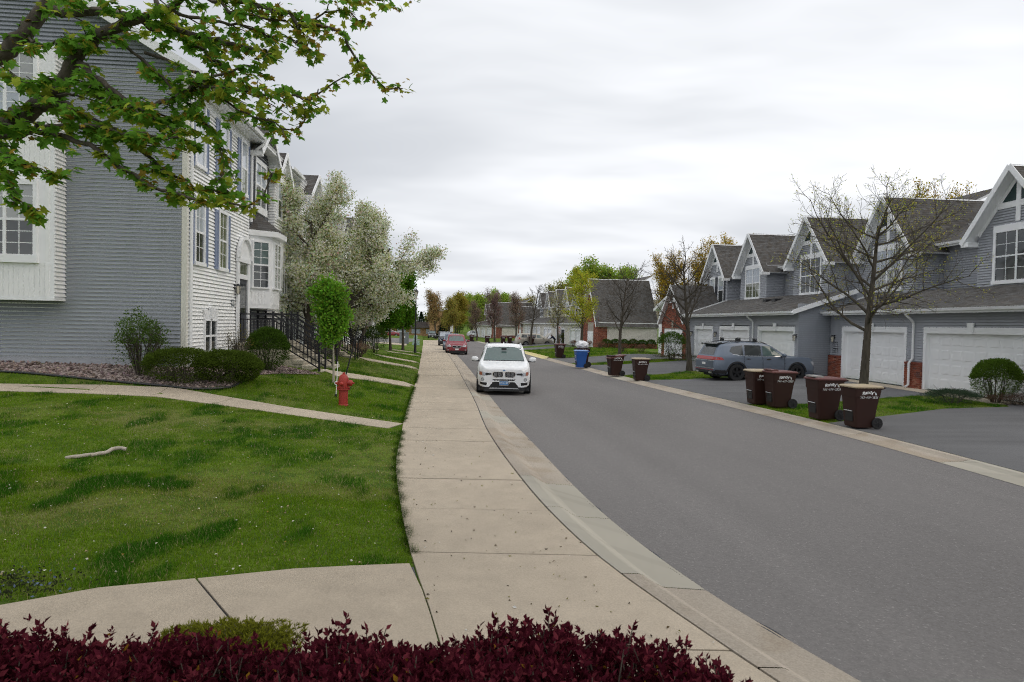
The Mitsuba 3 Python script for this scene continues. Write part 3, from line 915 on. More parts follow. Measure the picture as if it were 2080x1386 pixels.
def entry(s, z, w=0.92, arch=True, t=0.0, bsdf='shutter_dark'):
    t -= 0.042
    D = put(row, 'door', MB().box(s - w / 2, s + w / 2, t - 0.01, t + 0.02, z, z + 2.05), bsdf, ML)
    fr = MB()
    fr.box(s - w / 2 - 0.20, s - w / 2, t - 0.06, t, z, z + 2.62).box(s + w / 2, s + w / 2 + 0.20, t - 0.06, t, z, z + 2.62)
    fr.box(s - w / 2, s + w / 2, t - 0.055, t, z + 2.05, z + 2.20).box(s - w / 2 - 0.24, s + w / 2 + 0.24, t - 0.09, t, z + 2.58, z + 2.70)
    put(D, 'frame', fr, 'white_trim', ML)
    put(D, 'pane', MB().box(s - w / 2 + 0.14, s + w / 2 - 0.14, t - 0.018, t - 0.01, z + 0.95, z + 1.9), 'glass_dark', ML)
    put(D, 'transom_pane', MB().box(s - w / 2, s + w / 2, t - 0.012, t, z + 2.20, z + 2.58), 'glass_olive', ML)
    put(D, 'handle', MB().box(s - w / 2 + 0.05, s - w / 2 + 0.10, t - 0.06, t - 0.01, z + 0.95, z + 1.12), 'chrome', ML)
    if arch:
        r = w / 2 + 0.22
        an = np.linspace(0, PI, 15)
        put(D, 'arch', MB().prism([(s + r * math.cos(a), z + 2.70 + r * math.sin(a)) for a in an], 'y', t - 0.05, t), 'white_trim', ML)
        ring = MB()
        for a, b in zip(an[:-1], an[1:]):
            bar(ring, [s + r * math.cos(a), t - 0.08, z + 2.7 + r * math.sin(a)], [s + r * math.cos(b), t - 0.08, z + 2.7 + r * math.sin(b)], 0.12, 0.09, up=(math.cos((a + b) / 2), 0, math.sin((a + b) / 2)))
        put(D, 'arch_moulding', ring, 'white_trim', ML)
    else:
        put(D, 'pediment', MB().prism([(s - w / 2 - 0.28, z + 2.70), (s + w / 2 + 0.28, z + 2.70), (s, z + 3.22)], 'y', t - 0.09, t), 'white_trim', ML)


entry(4.78, 1.58)
wall_lamp(row, ML, 4.02, 0.0, 3.35)
put(row, 'number_plate', MB().box(3.7, 4.0, -0.035, -0.015, 2.72, 2.95), 'box_grey', ML, label='dark plate with the house number by the door')
nb = meshkit.text_mesh('8575', 0.10, 0.006)
put(row, 'house_number', (np.column_stack([nb.vertices[:, 0] + 3.72, -0.036 - nb.vertices[:, 2], nb.vertices[:, 1] + 2.79]), nb.faces), 'letter_white', ML)
entry(11.0, 1.45, arch=False)
entry(14.6, 1.4, arch=True, t=-0.35)
entry(20.3, 1.2, arch=False, t=-0.25)
entry(30.6, 0.9, arch=True)

# polygonal bay of the second unit
bz0, bz1 = 2.72, 5.05
bp = [(5.56, 0.0), (6.18, -0.62), (7.32, -0.62), (7.94, 0.0)]
by = put(row, 'bay_window', MB().prism(bp, 'z', bz0, bz1 + 0.15), 'white_trim', ML)
for k in range(3):
    p, q = np.array(bp[k]), np.array(bp[k + 1])
    L_ = float(np.linalg.norm(q - p))
    d = (q - p) / L_
    nin = np.array([-d[1], d[0]])
    Mk = ML @ np.array([[d[0], nin[0], 0, p[0]], [d[1], nin[1], 0, p[1]], [0, 0, 1, 0], [0, 0, 0, 1.0]])
    window(by, Mk, 0.17, L_ - 0.17, bz0 + 0.72, bz1 - 0.10, 0.0, 1 if k != 1 else 2, (('glass_teal', 'glass_dark'), ('glass_olive', 'glass_olive'), ('glass_olive', 'glass_dark'))[k], grid=(2, 3), trim=0.05, head=0.06, sill=0.05)
    for x in np.linspace(0.14, L_ - 0.14, 6)[:-1]:
        put(by, 'panel', MB().box(x + 0.004, x + (L_ - 0.28) / 5 - 0.004, -0.016, 0.0, bz0 + 0.13, bz0 + 0.58), 'white_trim', Mk)
rf = put(row, 'bay_cornice', MB().prism([(5.5, 0.0), (6.08, -0.84), (7.42, -0.84), (8.05, 0.0)], 'z', bz1 + 0.12, bz1 + 0.30), 'white_trim', ML)
E_ = [np.array([x, y, bz1 + 0.302]) for x, y in [(5.5, 0.0), (6.08, -0.84), (7.42, -0.84), (8.05, 0.0)]]
tops = [np.array([6.0, 0.0, bz1 + 0.98]), np.array([6.45, 0.0, bz1 + 0.98]), np.array([7.05, 0.0, bz1 + 0.98]), np.array([7.5, 0.0, bz1 + 0.98])]
for k in range(3):
    roof_plane(row, ML, E_[k], E_[k + 1], tops[k + 1] if k < 2 else tops[2], tops[1] if k < 2 else tops[2], name='bay_roof', th=0.03)
put(row, 'wall_panel', MB().box(8.85, 9.75, -0.29, -0.25, 3.0, 5.35), 'white_trim', ML)
window(row, ML, 9.0, 9.62, 3.35, 4.95, -0.29, 2, ('glass_olive', 'glass_dark'), grid=(1, 1), grille=False)
window(row, ML, 6.2, 7.5, 6.30, 7.75, 0.0, 2, ('glass_sky', 'glass_dark'), grid=(1, 1), grille=False, sill=0.25)
shutter(row, ML, 5.78, 6.09, 6.15, 7.85, -0.016, 'shutter_dark')
shutter(row, ML, 7.61, 7.90, 6.15, 7.85, -0.016, 'shutter_dark')
window(row, ML, 8.3, 9.55, 6.20, 7.55, -0.25, 2, ('glass_sky', 'glass_dark'), grid=(1, 1), grille=False)
window(row, ML, 10.9, 11.5, 6.3, 7.7, 0.0, 1, ('glass_sky', 'glass_dark'), grid=(1, 1), grille=False)
shutter(row, ML, 10.52, 10.79, 6.2, 7.8, -0.016, 'shutter_red')
shutter(row, ML, 11.6, 11.86, 6.2, 7.8, -0.016, 'shutter_dark')
for s0, t in ((13.2, -0.35), (17.0, 0.0), (19.3, -0.25), (22.2, 0.0), (26, -0.35), (30, 0.0)):
    for z in (3.6, 6.2):
        window(row, ML, s0, s0 + 1.1, z, z + 1.5, t, 2, ('glass_sky', 'glass_dark'), grid=(1, 1), grille=False)

# roof: long planes, street gables, gutters
k_ = 0.60
roof_plane(row, ML, [-0.35, -0.42, ZE - 0.12], [37.3, -0.42, ZE - 0.12], [37.3, 4.6, ZE + 2.89], [-0.35, 4.6, ZE + 2.89], th=0.12)
roof_plane(row, ML, [37.3, 9.5, ZE - 0.05], [-0.35, 9.5, ZE - 0.05], [-0.35, 4.6, ZE + 2.89], [37.3, 4.6, ZE + 2.89], th=0.12)
put(row, 'soffit', MB().box(-0.35, 37.3, -0.40, 0.0, ZE - 0.26, ZE - 0.22), 'white_trim', ML)
put(row, 'frieze_board', MB().box(0, 5.5, -0.03, 0.0, ZE - 0.50, ZE - 0.26).box(9.9, 12, -0.03, 0.0, ZE - 0.50, ZE - 0.26), 'white_trim', ML)
rk = MB()
bar(rk, [-0.36, -0.45, ZE - 0.17], [-0.36, 4.6, ZE + 2.84], 0.03, 0.22, up=(0, -k_, 1))
bar(rk, [-0.36, 9.5, ZE - 0.12], [-0.36, 4.6, ZE + 2.84], 0.03, 0.22, up=(0, k_, 1))
put(row, 'rake_board', rk, 'white_trim', ML)
for a, b in ((-0.35, 5.75), (8.15, 8.2), (9.95, 12.1), (16.2, 18.8), (21, 24.5), (29, 33)):
    if b - a > 0.5:
        gutter(row, ML, a, b, -0.42, ZE - 0.10)
for c, hw, zp, t in ((6.9, 1.15, 9.15, 0.0), (9.0, 1.0, 8.75, -0.25), (14.1, 1.6, 9.0, -0.35), (20.0, 1.1, 8.9, -0.25), (26.7, 1.6, 9.0, -0.35), (35, 1.6, 9.0, -0.25)):
    ze = 8.15 if c < 8 else (7.75 if c < 10 else 7.9)
    gable_front(row, ML, c, hw, ze, zp, t, over=0.42 if c != 9.0 else 0.22, side=0.18, depth=3.2, vents=False)
    u = [q for q in units if q[0] <= c < q[1]][0]
    clad(row, [(c - hw, ze), (c + hw, ze), (c, zp - 0.12)], u[2], ML, LAP, t - 0.001)
    put(row, 'gable_wall', MB().add([[c - hw, t + 0.001, ze - 0.2], [c + hw, t + 0.001, ze - 0.2], [c + hw, t + 0.001, ze], [c, t + 0.001, zp - 0.08], [c - hw, t + 0.001, ze]], [[0, 1, 2], [0, 2, 3], [0, 3, 4]]), 'white_trim', ML)
put(row, 'downspout', MB().tube([[5.62, -0.5, ZE - 0.2], [5.62, -0.46, ZE - 0.34], [5.62, -0.12, ZE - 0.62], [5.62, -0.07, ZE - 0.8], [5.62, -0.07, 5.6]], 0.05, 8), 'white_trim', ML, smooth=40)
put(row, 'downspout', MB().tube([[8.1, -0.6, 7.95], [8.1, -0.56, 7.75], [8.1, -0.12, 7.4], [8.1, -0.07, 7.2], [8.1, -0.07, 1.3]], 0.05, 8), 'white_trim', ML, smooth=40)


# stoops: cast steps and black railings
def stoop(s, w, z_top, steps, landing=1.15, riser=0.172, tread=0.29, label='', rail_label='', detail=True):
    st = thing('entrance_steps', label, 'steps', 'concrete stoops of the terrace')
    a, b = s - w / 2, s + w / 2
    put(st, 'landing', MB().box(a, b, -landing, 0.02, z_top - 1.6, z_top).box(a - 0.02, b + 0.02, -landing - 0.02, 0.0, z_top - 0.10, z_top + 0.004), 'stair_concrete', ML)
    for k in range(steps):
        y = -landing - tread * k
        z = z_top - riser * (k + 1)
        m = MB().box(a, b, y - tread, y - 0.001, z - 1.5, z - 0.11)
        m.box(a - 0.025, b + 0.025, y - tread - 0.03, y - 0.002, z - 0.11, z)
        put(st, 'step', m, 'stair_concrete', ML)
    y_end = -landing - tread * steps
    z_end = z_top - riser * steps
    for sx in (a + 0.05, b - 0.05):
        rl = thing('stair_railing', rail_label + (' on its near side' if sx < s else ' on its far side'), 'railing', 'black railings of the stoops')
        m = MB()
        pts = [(-0.06, z_top), (-landing + 0.05, z_top), (y_end + 0.06, z_end)]
        for y, z in pts:
            m = MB().box(sx - 0.03, sx + 0.03, y - 0.03, y + 0.03, z - 0.02, z + 1.0).box(sx - 0.04, sx + 0.04, y - 0.04, y + 0.04, z + 1.0, z + 1.035)
            put(rl, 'post', m, 'black_metal', ML)
        for hgt, nm, th in ((0.93, 'top_rail', 0.045), (0.76, 'middle_rail', 0.035), (0.10, 'bottom_rail', 0.035)):
            m = MB()
            for (y0, z0), (y1, z1) in zip(pts[:-1], pts[1:]):
                bar(m, [sx, y0, z0 + hgt], [sx, y1, z1 + hgt], 0.045, th)
            put(rl, nm, m, 'black_metal', ML)
        for (y0, z0), (y1, z1) in zip(pts[:-1], pts[1:]):
            n = max(2, int(abs(y1 - y0) / 0.115))
            for q in range(1, n):
                t = q / n
                y, z = y0 + (y1 - y0) * t, z0 + (z1 - z0) * t
                put(rl, 'baluster', MB().box(sx - 0.009, sx + 0.009, y - 0.009, y + 0.009, z + 0.10, z + 0.76), 'black_metal', ML)
        if sx < s and detail:
            m = MB()
            bar(m, [a + 0.05, -0.06, z_top + 0.93], [a + 0.05, -0.1, z_top + 0.93], 0.04, 0.04)


stoop(5.05, 1.25, 1.58, 5, 1.15, 0.178, 0.295, 'pale concrete steps climbing to the arched door of the nearest white unit', 'black metal railing of the nearest stoop')
stoop(7.15, 1.15, 1.62, 5, 1.25, 0.175, 0.29, 'concrete steps just behind the nearest stoop, beside the polygonal bay', 'black railing of the stoop below the polygonal bay')
stoop(14.6, 1.15, 1.42, 5, 1.1, 0.172, 0.29, 'third stoop along the terrace, leading out to the second short path', 'black railing of the third stoop along the terrace')
stoop(20.2, 1.15, 1.22, 4, 1.1, 0.172, 0.29, 'fourth stoop along the terrace, behind the low brown shrub', 'black railing of the fourth stoop along the terrace')
stoop(30.5, 1.15, 0.95, 3, 1.1, 0.172, 0.29, 'farthest stoop of the terrace, near the small white porch', 'black railing of the farthest stoop')
po = put(row, 'porch', MB().box(32.4, 33.6, -1.5, -0.02, 2.9, 3.05).box(32.3, 33.7, -1.6, -0.02, 3.05, 3.2), 'white_trim', ML)
for s in (32.5, 33.5):
    put(po, 'column', MB().cyl([s, -1.4, 0.1], [s, -1.4, 2.9], 0.09, 10), 'white_trim', ML)


# ------------------------------------------------------------------ the terraces across the street
def unit_gable(parent, M, c, t, zw, ze=6.3, zp=8.45, hw=1.85, bsdf='slate_vinyl', win='double', glass=('glass_sky', 'glass_dark'), lap=LAP, depth=7.5, simple=False):
    """The upper storey of one house: a gabled front standing on the low roof."""
    put(parent, 'gable_wall', MB().prism([(c - hw, zw - 0.8), (c + hw, zw - 0.8), (c + hw, ze), (c, zp - 0.1), (c - hw, ze)], 'y', t + 0.003, t + 3.0), bsdf, M)
    clad(parent, [(c - hw, zw - 0.3), (c + hw, zw - 0.3), (c + hw, ze), (c, zp - 0.12), (c - hw, ze)], bsdf, M, lap, t)
    for sx in (-1, 1):
        Mx = M @ np.array([[0, -sx, 0, c + sx * hw], [1, 0, 0, t], [0, 0, 1, 0], [0, 0, 0, 1.0]])
        clad(parent, [(0.0, zw - 0.3), (2.9, zw - 0.3), (2.9, ze), (0.0, ze)], bsdf, Mx, lap, 0.0)
    gable_front(parent, M, c, hw, ze, zp, t, over=0.45, side=0.38, depth=depth)
    z0, z1 = zw + 0.22, zw + 2.0
    if win == 'double':
        window(parent, M, c - 0.95, c + 0.95, z0, z1, t, 2, glass, head=0.26, sill=0.14, trim=0.12, grid=(2, 2), grille=not simple)
    else:
        for x in (-0.78, 0.78):
            window(parent, M, c + x - 0.42, c + x + 0.42, z0, z1 - 0.1, t, 1, glass, head=0.2, sill=0.12, grid=(1, 1), grille=False)
            shutter(parent, M, c + x - 0.75, c + x - 0.52, z0 - 0.1, z1, t - 0.016, 'shutter_dark')
            shutter(parent, M, c + x + 0.52, c + x + 0.75, z0 - 0.1, z1, t - 0.016, 'shutter_dark')


def low_roof(parent, M, s0, s1, te, ze, tt, zt, ends=True, gut=True):
    R = roof_plane(parent, M, [s0, te, ze], [s1, te, ze], [s1, tt, zt], [s0, tt, zt], th=0.10)
    if gut:
        gutter(R, M, s0, s1, te + 0.0, ze + 0.02)
        put(R, 'fascia', MB().box(s0, s1, te - 0.004, te + 0.03, ze - 0.16, ze - 0.02), 'white_trim', M)
    if ends:
        rk = MB()
        for s in (s0, s1):
            bar(rk, [s, te - 0.02, ze - 0.03], [s, tt, zt - 0.03], 0.03, 0.2, up=(0, -(zt - ze) / (tt - te), 1))
        put(R, 'rake_board', rk, 'white_trim', M)
    return R


MA = frame((15.75, 25.0), (-0.09, 1), (1, 0.09))
blk = thing('townhouse_block', 'slate grey garage terrace with steep gables and white garage doors, nearest across the street', 'building')
ZF = FLOOR


def boxwall(parent, M, s0, s1, t0, t1, z0, z1, bsdf='slate_vinyl', name='wall'):
    return put(parent, name, MB().box(s0, s1, t0, t1, z0, z1), bsdf, M)


# nearer half: two double garages
w1 = boxwall(blk, MA, -6.2, 7.38, 0.21, 9, ZF - 0.3, 3.15)
clad(w1, [(-6.2, 2.62), (7.38, 2.62), (7.38, 3.2), (-6.2, 3.2)], 'slate_vinyl', MA, LAP, 0.0)
boxwall(w1, MA, -6.2, 7.38, 0.003, 0.2, 2.56, 3.2, name='lintel_wall')
for a, b in ((-6.2, -3.82), (0.98, 1.92), (6.42, 7.38)):
    boxwall(w1, MA, a + 0.001, b - 0.001, 0.002, 0.21, ZF - 0.3, 2.57, name='pier_wall')
    clad(w1, [(a, ZF + 1.02), (b, ZF + 1.02), (b, 2.62), (a, 2.62)], 'slate_vinyl', MA, LAP, 0.0)
for q, (a, b) in enumerate(((-6.2, -3.84), (1.0, 1.9), (6.44, 7.36))):
    pr_ = put(w1, 'brick_pier', MB().box(a + 0.006, b - 0.006, -0.095, 0.0, ZF - 0.1, ZF + 0.93), 'mortar', MA)
    bricks(pr_, a, b, ZF - 0.03, ZF + 0.92, -0.096, MA, 40 + q)
    m = MB()
    for x in np.arange(a - 0.01, b - 0.03, 0.075):
        m.box(x, min(x + 0.064, b + 0.01), -0.14, 0.0, ZF + 0.925, ZF + 1.0, c=np.array([0.20, 0.062, 0.042]) * rng.uniform(0.7, 1.3))
    put(pr_, 'cap_bricks', m, 'brick_vc', MA, kind='stuff')
    for sd, xx in ((-1, a), (1, b)):
        Mq = MA @ np.array([[0, -sd, 0, xx], [1, 0, 0, 0], [0, 0, 1, 0], [0, 0, 0, 1.0]])
        bricks(pr_, -0.10, 0.0, ZF - 0.03, ZF + 0.92, 0.0, Mq, 60 + q)
for a, b in ((-3.66, 0.82), (2.08, 6.26)):
    garage_door(w1, MA, a, b, ZF, ZF + 2.13, 0.0, True)
low_roof(blk, MA, -6.4, 7.6, -0.42, 3.22, 2.4, 4.16)
downspout(blk, MA, 1.5, 0.0, ZF, 3.15)
for s in (-4.35, 7.0):
    wall_lamp(blk, MA, s, 0.0, 2.05)
put(blk, 'flood_light', MB().tube([[-4.2, -0.02, 2.86], [-4.2, -0.16, 2.84]], [0.02, 0.06], 8).tube([[-4.4, -0.02, 2.86], [-4.4, -0.16, 2.82]], [0.02, 0.06], 8).box(-4.5, -4.1, -0.02, 0.0, 2.82, 2.9), 'white_trim', MA)
tl = MB()
for x in (-4.62, -4.5, -4.38, -4.26, 6.75, 6.87, 6.99, 7.11):
    tl.box(x - 0.008, x + 0.008, -0.03, -0.018, 1.30, 1.85)
for z in (1.35, 1.5, 1.65, 1.8):
    tl.box(-4.65, -4.23, -0.034, -0.02, z, z + 0.016).box(6.72, 7.14, -0.034, -0.02, z, z + 0.016)
put(blk, 'trellis', tl, 'black_metal', MA)
up1 = boxwall(blk, MA, -6.2, 7.6, 3.55, 9, 3.2, 6.25)
clad(up1, [(-6.2, 4.3), (7.6, 4.3), (7.6, 6.2), (-6.2, 6.2)], 'slate_vinyl', MA, LAP, 3.548)
put(blk, 'downspout', MB().tube([[1.62, 2.95, 6.0], [1.62, 2.95, 4.4]], 0.04, 8), 'slate_vinyl', MA)
unit_gable(blk, MA, -0.5, 2.4, 4.12, glass=('glass_dark', 'glass_dark'))
unit_gable(blk, MA, 6.55, 2.2, 4.12, zp=8.6, glass=('glass_sky', 'glass_blind'))
low_roof(blk, MA, 1.0, 5.0, 3.1, 6.2, 7.4, 8.5, ends=False)
# farther half steps forward
ta = -1.55
w2 = boxwall(blk, MA, 7.45, 22.3, ta + 0.21, 9, ZF - 0.4, 3.15)
clad(w2, [(7.45, 2.62), (22.3, 2.62), (22.3, 3.2), (7.45, 3.2)], 'slate_vinyl', MA, LAP, ta)
boxwall(w2, MA, 7.45, 22.3, ta + 0.003, ta + 0.2, 2.56, 3.2, name='lintel_wall')
for a, b in ((7.45, 7.75), (11.75, 12.75), (16.95, 18.0), (21.2, 22.3)):
    boxwall(w2, MA, a + 0.001, b - 0.001, ta + 0.002, ta + 0.21, ZF - 0.4, 2.57, name='pier_wall')
    clad(w2, [(a, ZF - 0.1), (b, ZF - 0.1), (b, 2.62), (a, 2.62)], 'slate_vinyl', MA, LAP, ta)
Msd = MA @ np.array([[0, 1, 0, 7.45], [1, 0, 0, 0], [0, 0, 1, 0], [0, 0, 0, 1.0]])
clad(w2, [(ta, ZF - 0.2), (0.3, ZF - 0.2), (1.3, ZF - 0.2), (1.3, 4.1), (ta, 3.15)], 'grey_vinyl', Msd, LAP, 0.0)
boxwall(w2, MA, 7.47, 7.6, ta, 1.2, ZF - 0.3, 3.6)
for a, b in ((7.91, 11.59), (12.91, 16.79), (18.16, 21.04)):
    garage_door(w2, MA, a, b, ZF - 0.05, ZF + 2.08, ta, False)
low_roof(blk, MA, 7.2, 22.4, ta - 0.42, 3.22, 1.2, 4.3)
downspout(blk, MA, 12.25, ta, ZF, 3.15, kick=False)
for s in (7.62, 17.4, 21.6):
    wall_lamp(blk, MA, s, ta, 2.05)
up2 = boxwall(blk, MA, 7.6, 27.5, 2.3, 9, 3.2, 6.2)
clad(up2, [(7.6, 4.3), (27.5, 4.3), (27.5, 6.15), (7.6, 6.15)], 'slate_vinyl', MA, LAP, 2.298)
for c, g, w in ((11.4, ('glass_dark', 'glass_dark'), 'double'), (18.4, ('glass_sky', 'glass_olive'), 'double'), (24.3, ('glass_sky', 'glass_dark'), 'single')):
    unit_gable(blk, MA, c, 1.15, 4.15 - (0.15 if c > 20 else 0), ze=6.25, zp=8.4, glass=g, win=w)
for a, b in ((13.0, 17.0), (20.0, 22.7)):
    low_roof(blk, MA, a, b, 1.85, 6.15, 6.4, 8.5, ends=False)
low_roof(blk, MA, -6.4, 8.0, 5.2, 7.3, 9.8, 9.8, ends=False, gut=False)
low_roof(blk, MA, 8.0, 27.6, 4.8, 7.5, 9.2, 9.7, ends=False, gut=False)
for s, t in ((3.9, 0.9), (5.1, 1.0), (13.3, 0.0), (14.4, 0.0)):
    z = 3.22 + (t + (0.42 if s < 7 else 1.97)) * 0.335
    put(blk, 'roof_vent', MB().prism([(s - 0.2, t), (s + 0.2, t), (s + 0.2, t + 0.45), (s - 0.2, t + 0.45)], 'z', z + 0.02, z + 0.20), 'black_plastic', MA)
# brick gable garage at the far end, with the white wall beside it
wb = boxwall(blk, MA, 22.4, 27.8, ta - 0.20, 8, ZF - 0.5, 2.7, 'mortar')
ol = [(22.4, ZF - 0.4), (27.8, ZF - 0.4), (27.8, 2.75), (25.1, 5.25), (22.4, 2.75)]
put(wb, 'gable_wall', MB().prism([(22.41, 2.6), (27.79, 2.6), (25.1, 5.15)], 'y', ta - 0.2, ta + 1), 'mortar', MA)
for a, b, z0, z1 in ((22.4, 23.05, ZF - 0.35, 2.3), (27.15, 27.8, ZF - 0.35, 2.3)):
    bricks(wb, a, b, z0, z1, ta - 0.21, MA, 77)
bricks(wb, 22.4, 27.8, 2.3, 5.2, ta - 0.21, MA, 78, outline=ol)
garage_door(wb, MA, 23.1, 27.1, ZF - 0.15, ZF + 2.0, ta - 0.36, False, trim=0.07, frame_on=False)
put(wb, 'keystone', MB().prism([(25.02, 2.34), (25.18, 2.34), (25.26, 2.85), (24.94, 2.85)], 'y', ta - 0.30, ta - 0.21), 'stair_concrete', MA)
gable_front(blk, MA, 25.1, 2.7, 2.85, 5.45, ta - 0.2, over=0.3, side=0.2, depth=3.4, vents=False, returns=False)
tr = MB()
tr.box(24.2, 26.0, ta - 0.27, ta - 0.23, 4.15, 4.32).box(25.02, 25.18, ta - 0.28, ta - 0.22, 3.7, 5.2)
put(blk, 'gable_trim', tr, 'white_trim', MA)
put(blk, 'gable_vent', MB().add([[24.45, ta - 0.235, 4.33], [25.75, ta - 0.235, 4.33], [25.1, ta - 0.235, 5.15]], [[0, 1, 2]]), 'gable_green', MA)
for s in (22.7, 27.5):
    wall_lamp(blk, MA, s, ta - 0.22, 1.9)
ws = [(27.8, ZF - 0.5), (33.4, ZF - 0.5), (33.4, 3.9), (28.6, 5.25), (27.8, 5.25)]
put(blk, 'side_wall', MB().prism(ws, 'y', ta + 1.3, ta + 4), 'white_vinyl', MA)
clad(blk, ws, 'white_vinyl', MA, LAP, ta + 1.3)
roof_plane(blk, MA, [33.9, ta + 6, 3.85], [33.9, ta + 0.95, 3.85], [28.2, ta + 0.95, 5.46], [28.2, ta + 6, 5.46], th=0.12)
rk = MB()
bar(rk, [33.9, ta + 0.93, 3.80], [28.2, ta + 0.93, 5.40], 0.03, 0.24, up=(0.28, 0, 1))
put(blk, 'rake_board', rk, 'white_trim', MA)


def wing(parent, M, s0, s1, depth, z0, ze, zp, seed=0):
    """A gabled garage wing: brick corner and plinth with a pale clad panel on the side wall, brick gable to the street."""
    w = boxwall(parent, M, s0, s1, 0.0, depth, z0 - 0.5, ze, 'mortar')
    c = (s0 + s1) / 2
    Mq = M @ np.array([[0, 1, 0, s0], [1, 0, 0, 0], [0, 0, 1, 0], [0, 0, 0, 1.0]])
    bricks(w, 0.0, 0.95, z0 - 0.2, ze - 0.12, -0.005, Mq, seed)
    bricks(w, 0.95, depth, z0 - 0.2, z0 + 0.95, -0.005, Mq, seed + 1)
    clad(w, [(0.95, z0 + 1.0), (depth, z0 + 1.0), (depth, ze), (0.95, ze)], 'cream_vinyl', Mq, 0.115, -0.012)
    put(w, 'trim', MB().box(-0.02, depth, -0.05, 0.0, ze - 0.12, ze + 0.02).box(0.95, depth, -0.045, 0.0, z0 + 0.93, z0 + 1.0), 'white_trim', Mq)
    put(parent, 'gable_wall', MB().prism([(s0, ze - 0.01), (s1, ze - 0.01), (c, zp - 0.1)], 'y', 0.02, 1.0), 'mortar', M)
    bricks(w, s0, c - 1.25, z0 - 0.3, ze, -0.005, M, seed + 2)
    bricks(w, c + 1.25, s1, z0 - 0.3, ze, -0.005, M, seed + 3)
    bricks(w, s0, s1, ze, zp - 1.6, 0.015, M, seed + 4, outline=[(s0, ze), (s1, ze), (c, zp - 0.1)])
    garage_door(w, M, c - 1.15, c + 1.15, z0, z0 + 2.1, -0.18, False, trim=0.08, frame_on=False)
    gable_front(parent, M, c, (s1 - s0) / 2, ze, zp, 0.0, over=0.4, side=0.3, depth=depth + 0.1, vents=False, returns=False)
    t_ = MB()
    t_.box(c - 1.1, c + 1.1, -0.05, -0.01, zp - 1.75, zp - 1.55).box(c - 0.1, c + 0.1, -0.06, -0.005, zp - 2.2, zp - 0.5)
    put(parent, 'gable_trim', t_, 'white_trim', M)


MBk = frame((9.3, 73.5), (-0.15, 1), (1, 0.15))
blkb = thing('townhouse_block', 'pale clad terrace with a brick corner and big brown roof, second one across the street', 'building')
zB = float(zr(75)) + 0.1
wing(blkb, MBk, 0.0, 6.6, 6.6, zB, zB + 3.1, zB + 8.0, 200)


def plain_block(parent, M, s0, s1, z0, gables, bsdf, doors, tg=0.0, open_door=None):
    w = boxwall(parent, M, s0, s1, tg + 0.21, 9, z0 - 0.6, z0 + 2.95, bsdf)
    boxwall(w, M, s0, s1, tg + 0.003, tg + 0.2, z0 + 2.34, z0 + 2.95, bsdf, 'lintel_wall')
    cuts = [s0] + [x for d in doors for x in (d - 1.3, d + 1.3)] + [s1]
    for a, b in zip(cuts[::2], cuts[1::2]):
        boxwall(w, M, a, b, tg + 0.002, tg + 0.2, z0 - 0.6, z0 + 2.345, bsdf, 'pier_wall')
        clad(w, [(a, z0), (b, z0), (b, z0 + 2.4), (a, z0 + 2.4)], bsdf, M, 0.13, tg)
        if b - a < 2:
            put(w, 'brick_plinth', MB().box(a, b, tg - 0.08, tg, z0 - 0.5, z0 + 0.9), 'brick_flat', M)
    clad(w, [(s0, z0 + 2.4), (s1, z0 + 2.4), (s1, z0 + 2.95), (s0, z0 + 2.95)], bsdf, M, 0.13, tg)
    for d in doors:
        garage_door(w, M, d - 1.15, d + 1.15, z0, z0 + 2.13, tg, False, trim=0.14, dark=(d == open_door))
    low_roof(parent, M, s0 - 0.3, s1 + 0.2, tg - 0.4, z0 + 2.98, tg + 2.7, z0 + 4.0)
    u = boxwall(parent, M, s0, s1, tg + 3.9, 9.5, z0 + 2.5, z0 + 6.0, bsdf)
    for k, c in enumerate(gables):
        unit_gable(parent, M, c, tg + 2.6, z0 + 3.95, ze=z0 + 6.1, zp=z0 + 8.3, bsdf=bsdf, win='double' if k % 2 else 'single', simple=True, lap=0.15, hw=1.8)
    low_roof(parent, M, s0, s1, tg + 3.5, z0 + 6.0, tg + 8.5, z0 + 8.9, ends=False, gut=False)


mat('brick_flat', tint((0.22, 0.068, 0.042), 0.2), 0.9)
plain_block(blkb, MBk, 7.0, 50.0, zB, (19.6, 25.7, 32.3, 38.8, 45.5), 'cream_vinyl', (9.2, 12.0, 17.5, 20.4, 26, 29, 34.5, 38, 43.5, 46.5), 0.0, 17.5)
zC = float(zr(143)) + 0.1
wing(blkb, MBk, 50.2, 55.0, 5.0, zB - 0.35, zB + 2.7, zB + 6.0, 260)
MC = frame((-3.1, 143), (-0.2, 1), (1, 0.2))
blkc = thing('townhouse_block', 'third terrace across the street, far off behind reddish budding trees', 'building')
wing(blkc, MC, 0.0, 6.6, 6.6, zC, zC + 3.1, zC + 8.0, 300)
plain_block(blkc, MC, 7.0, 36.0, zC, (12, 18, 24, 30), 'cream_vinyl', (9.2, 12.0, 17.5, 20.4, 26, 29), 0.0)

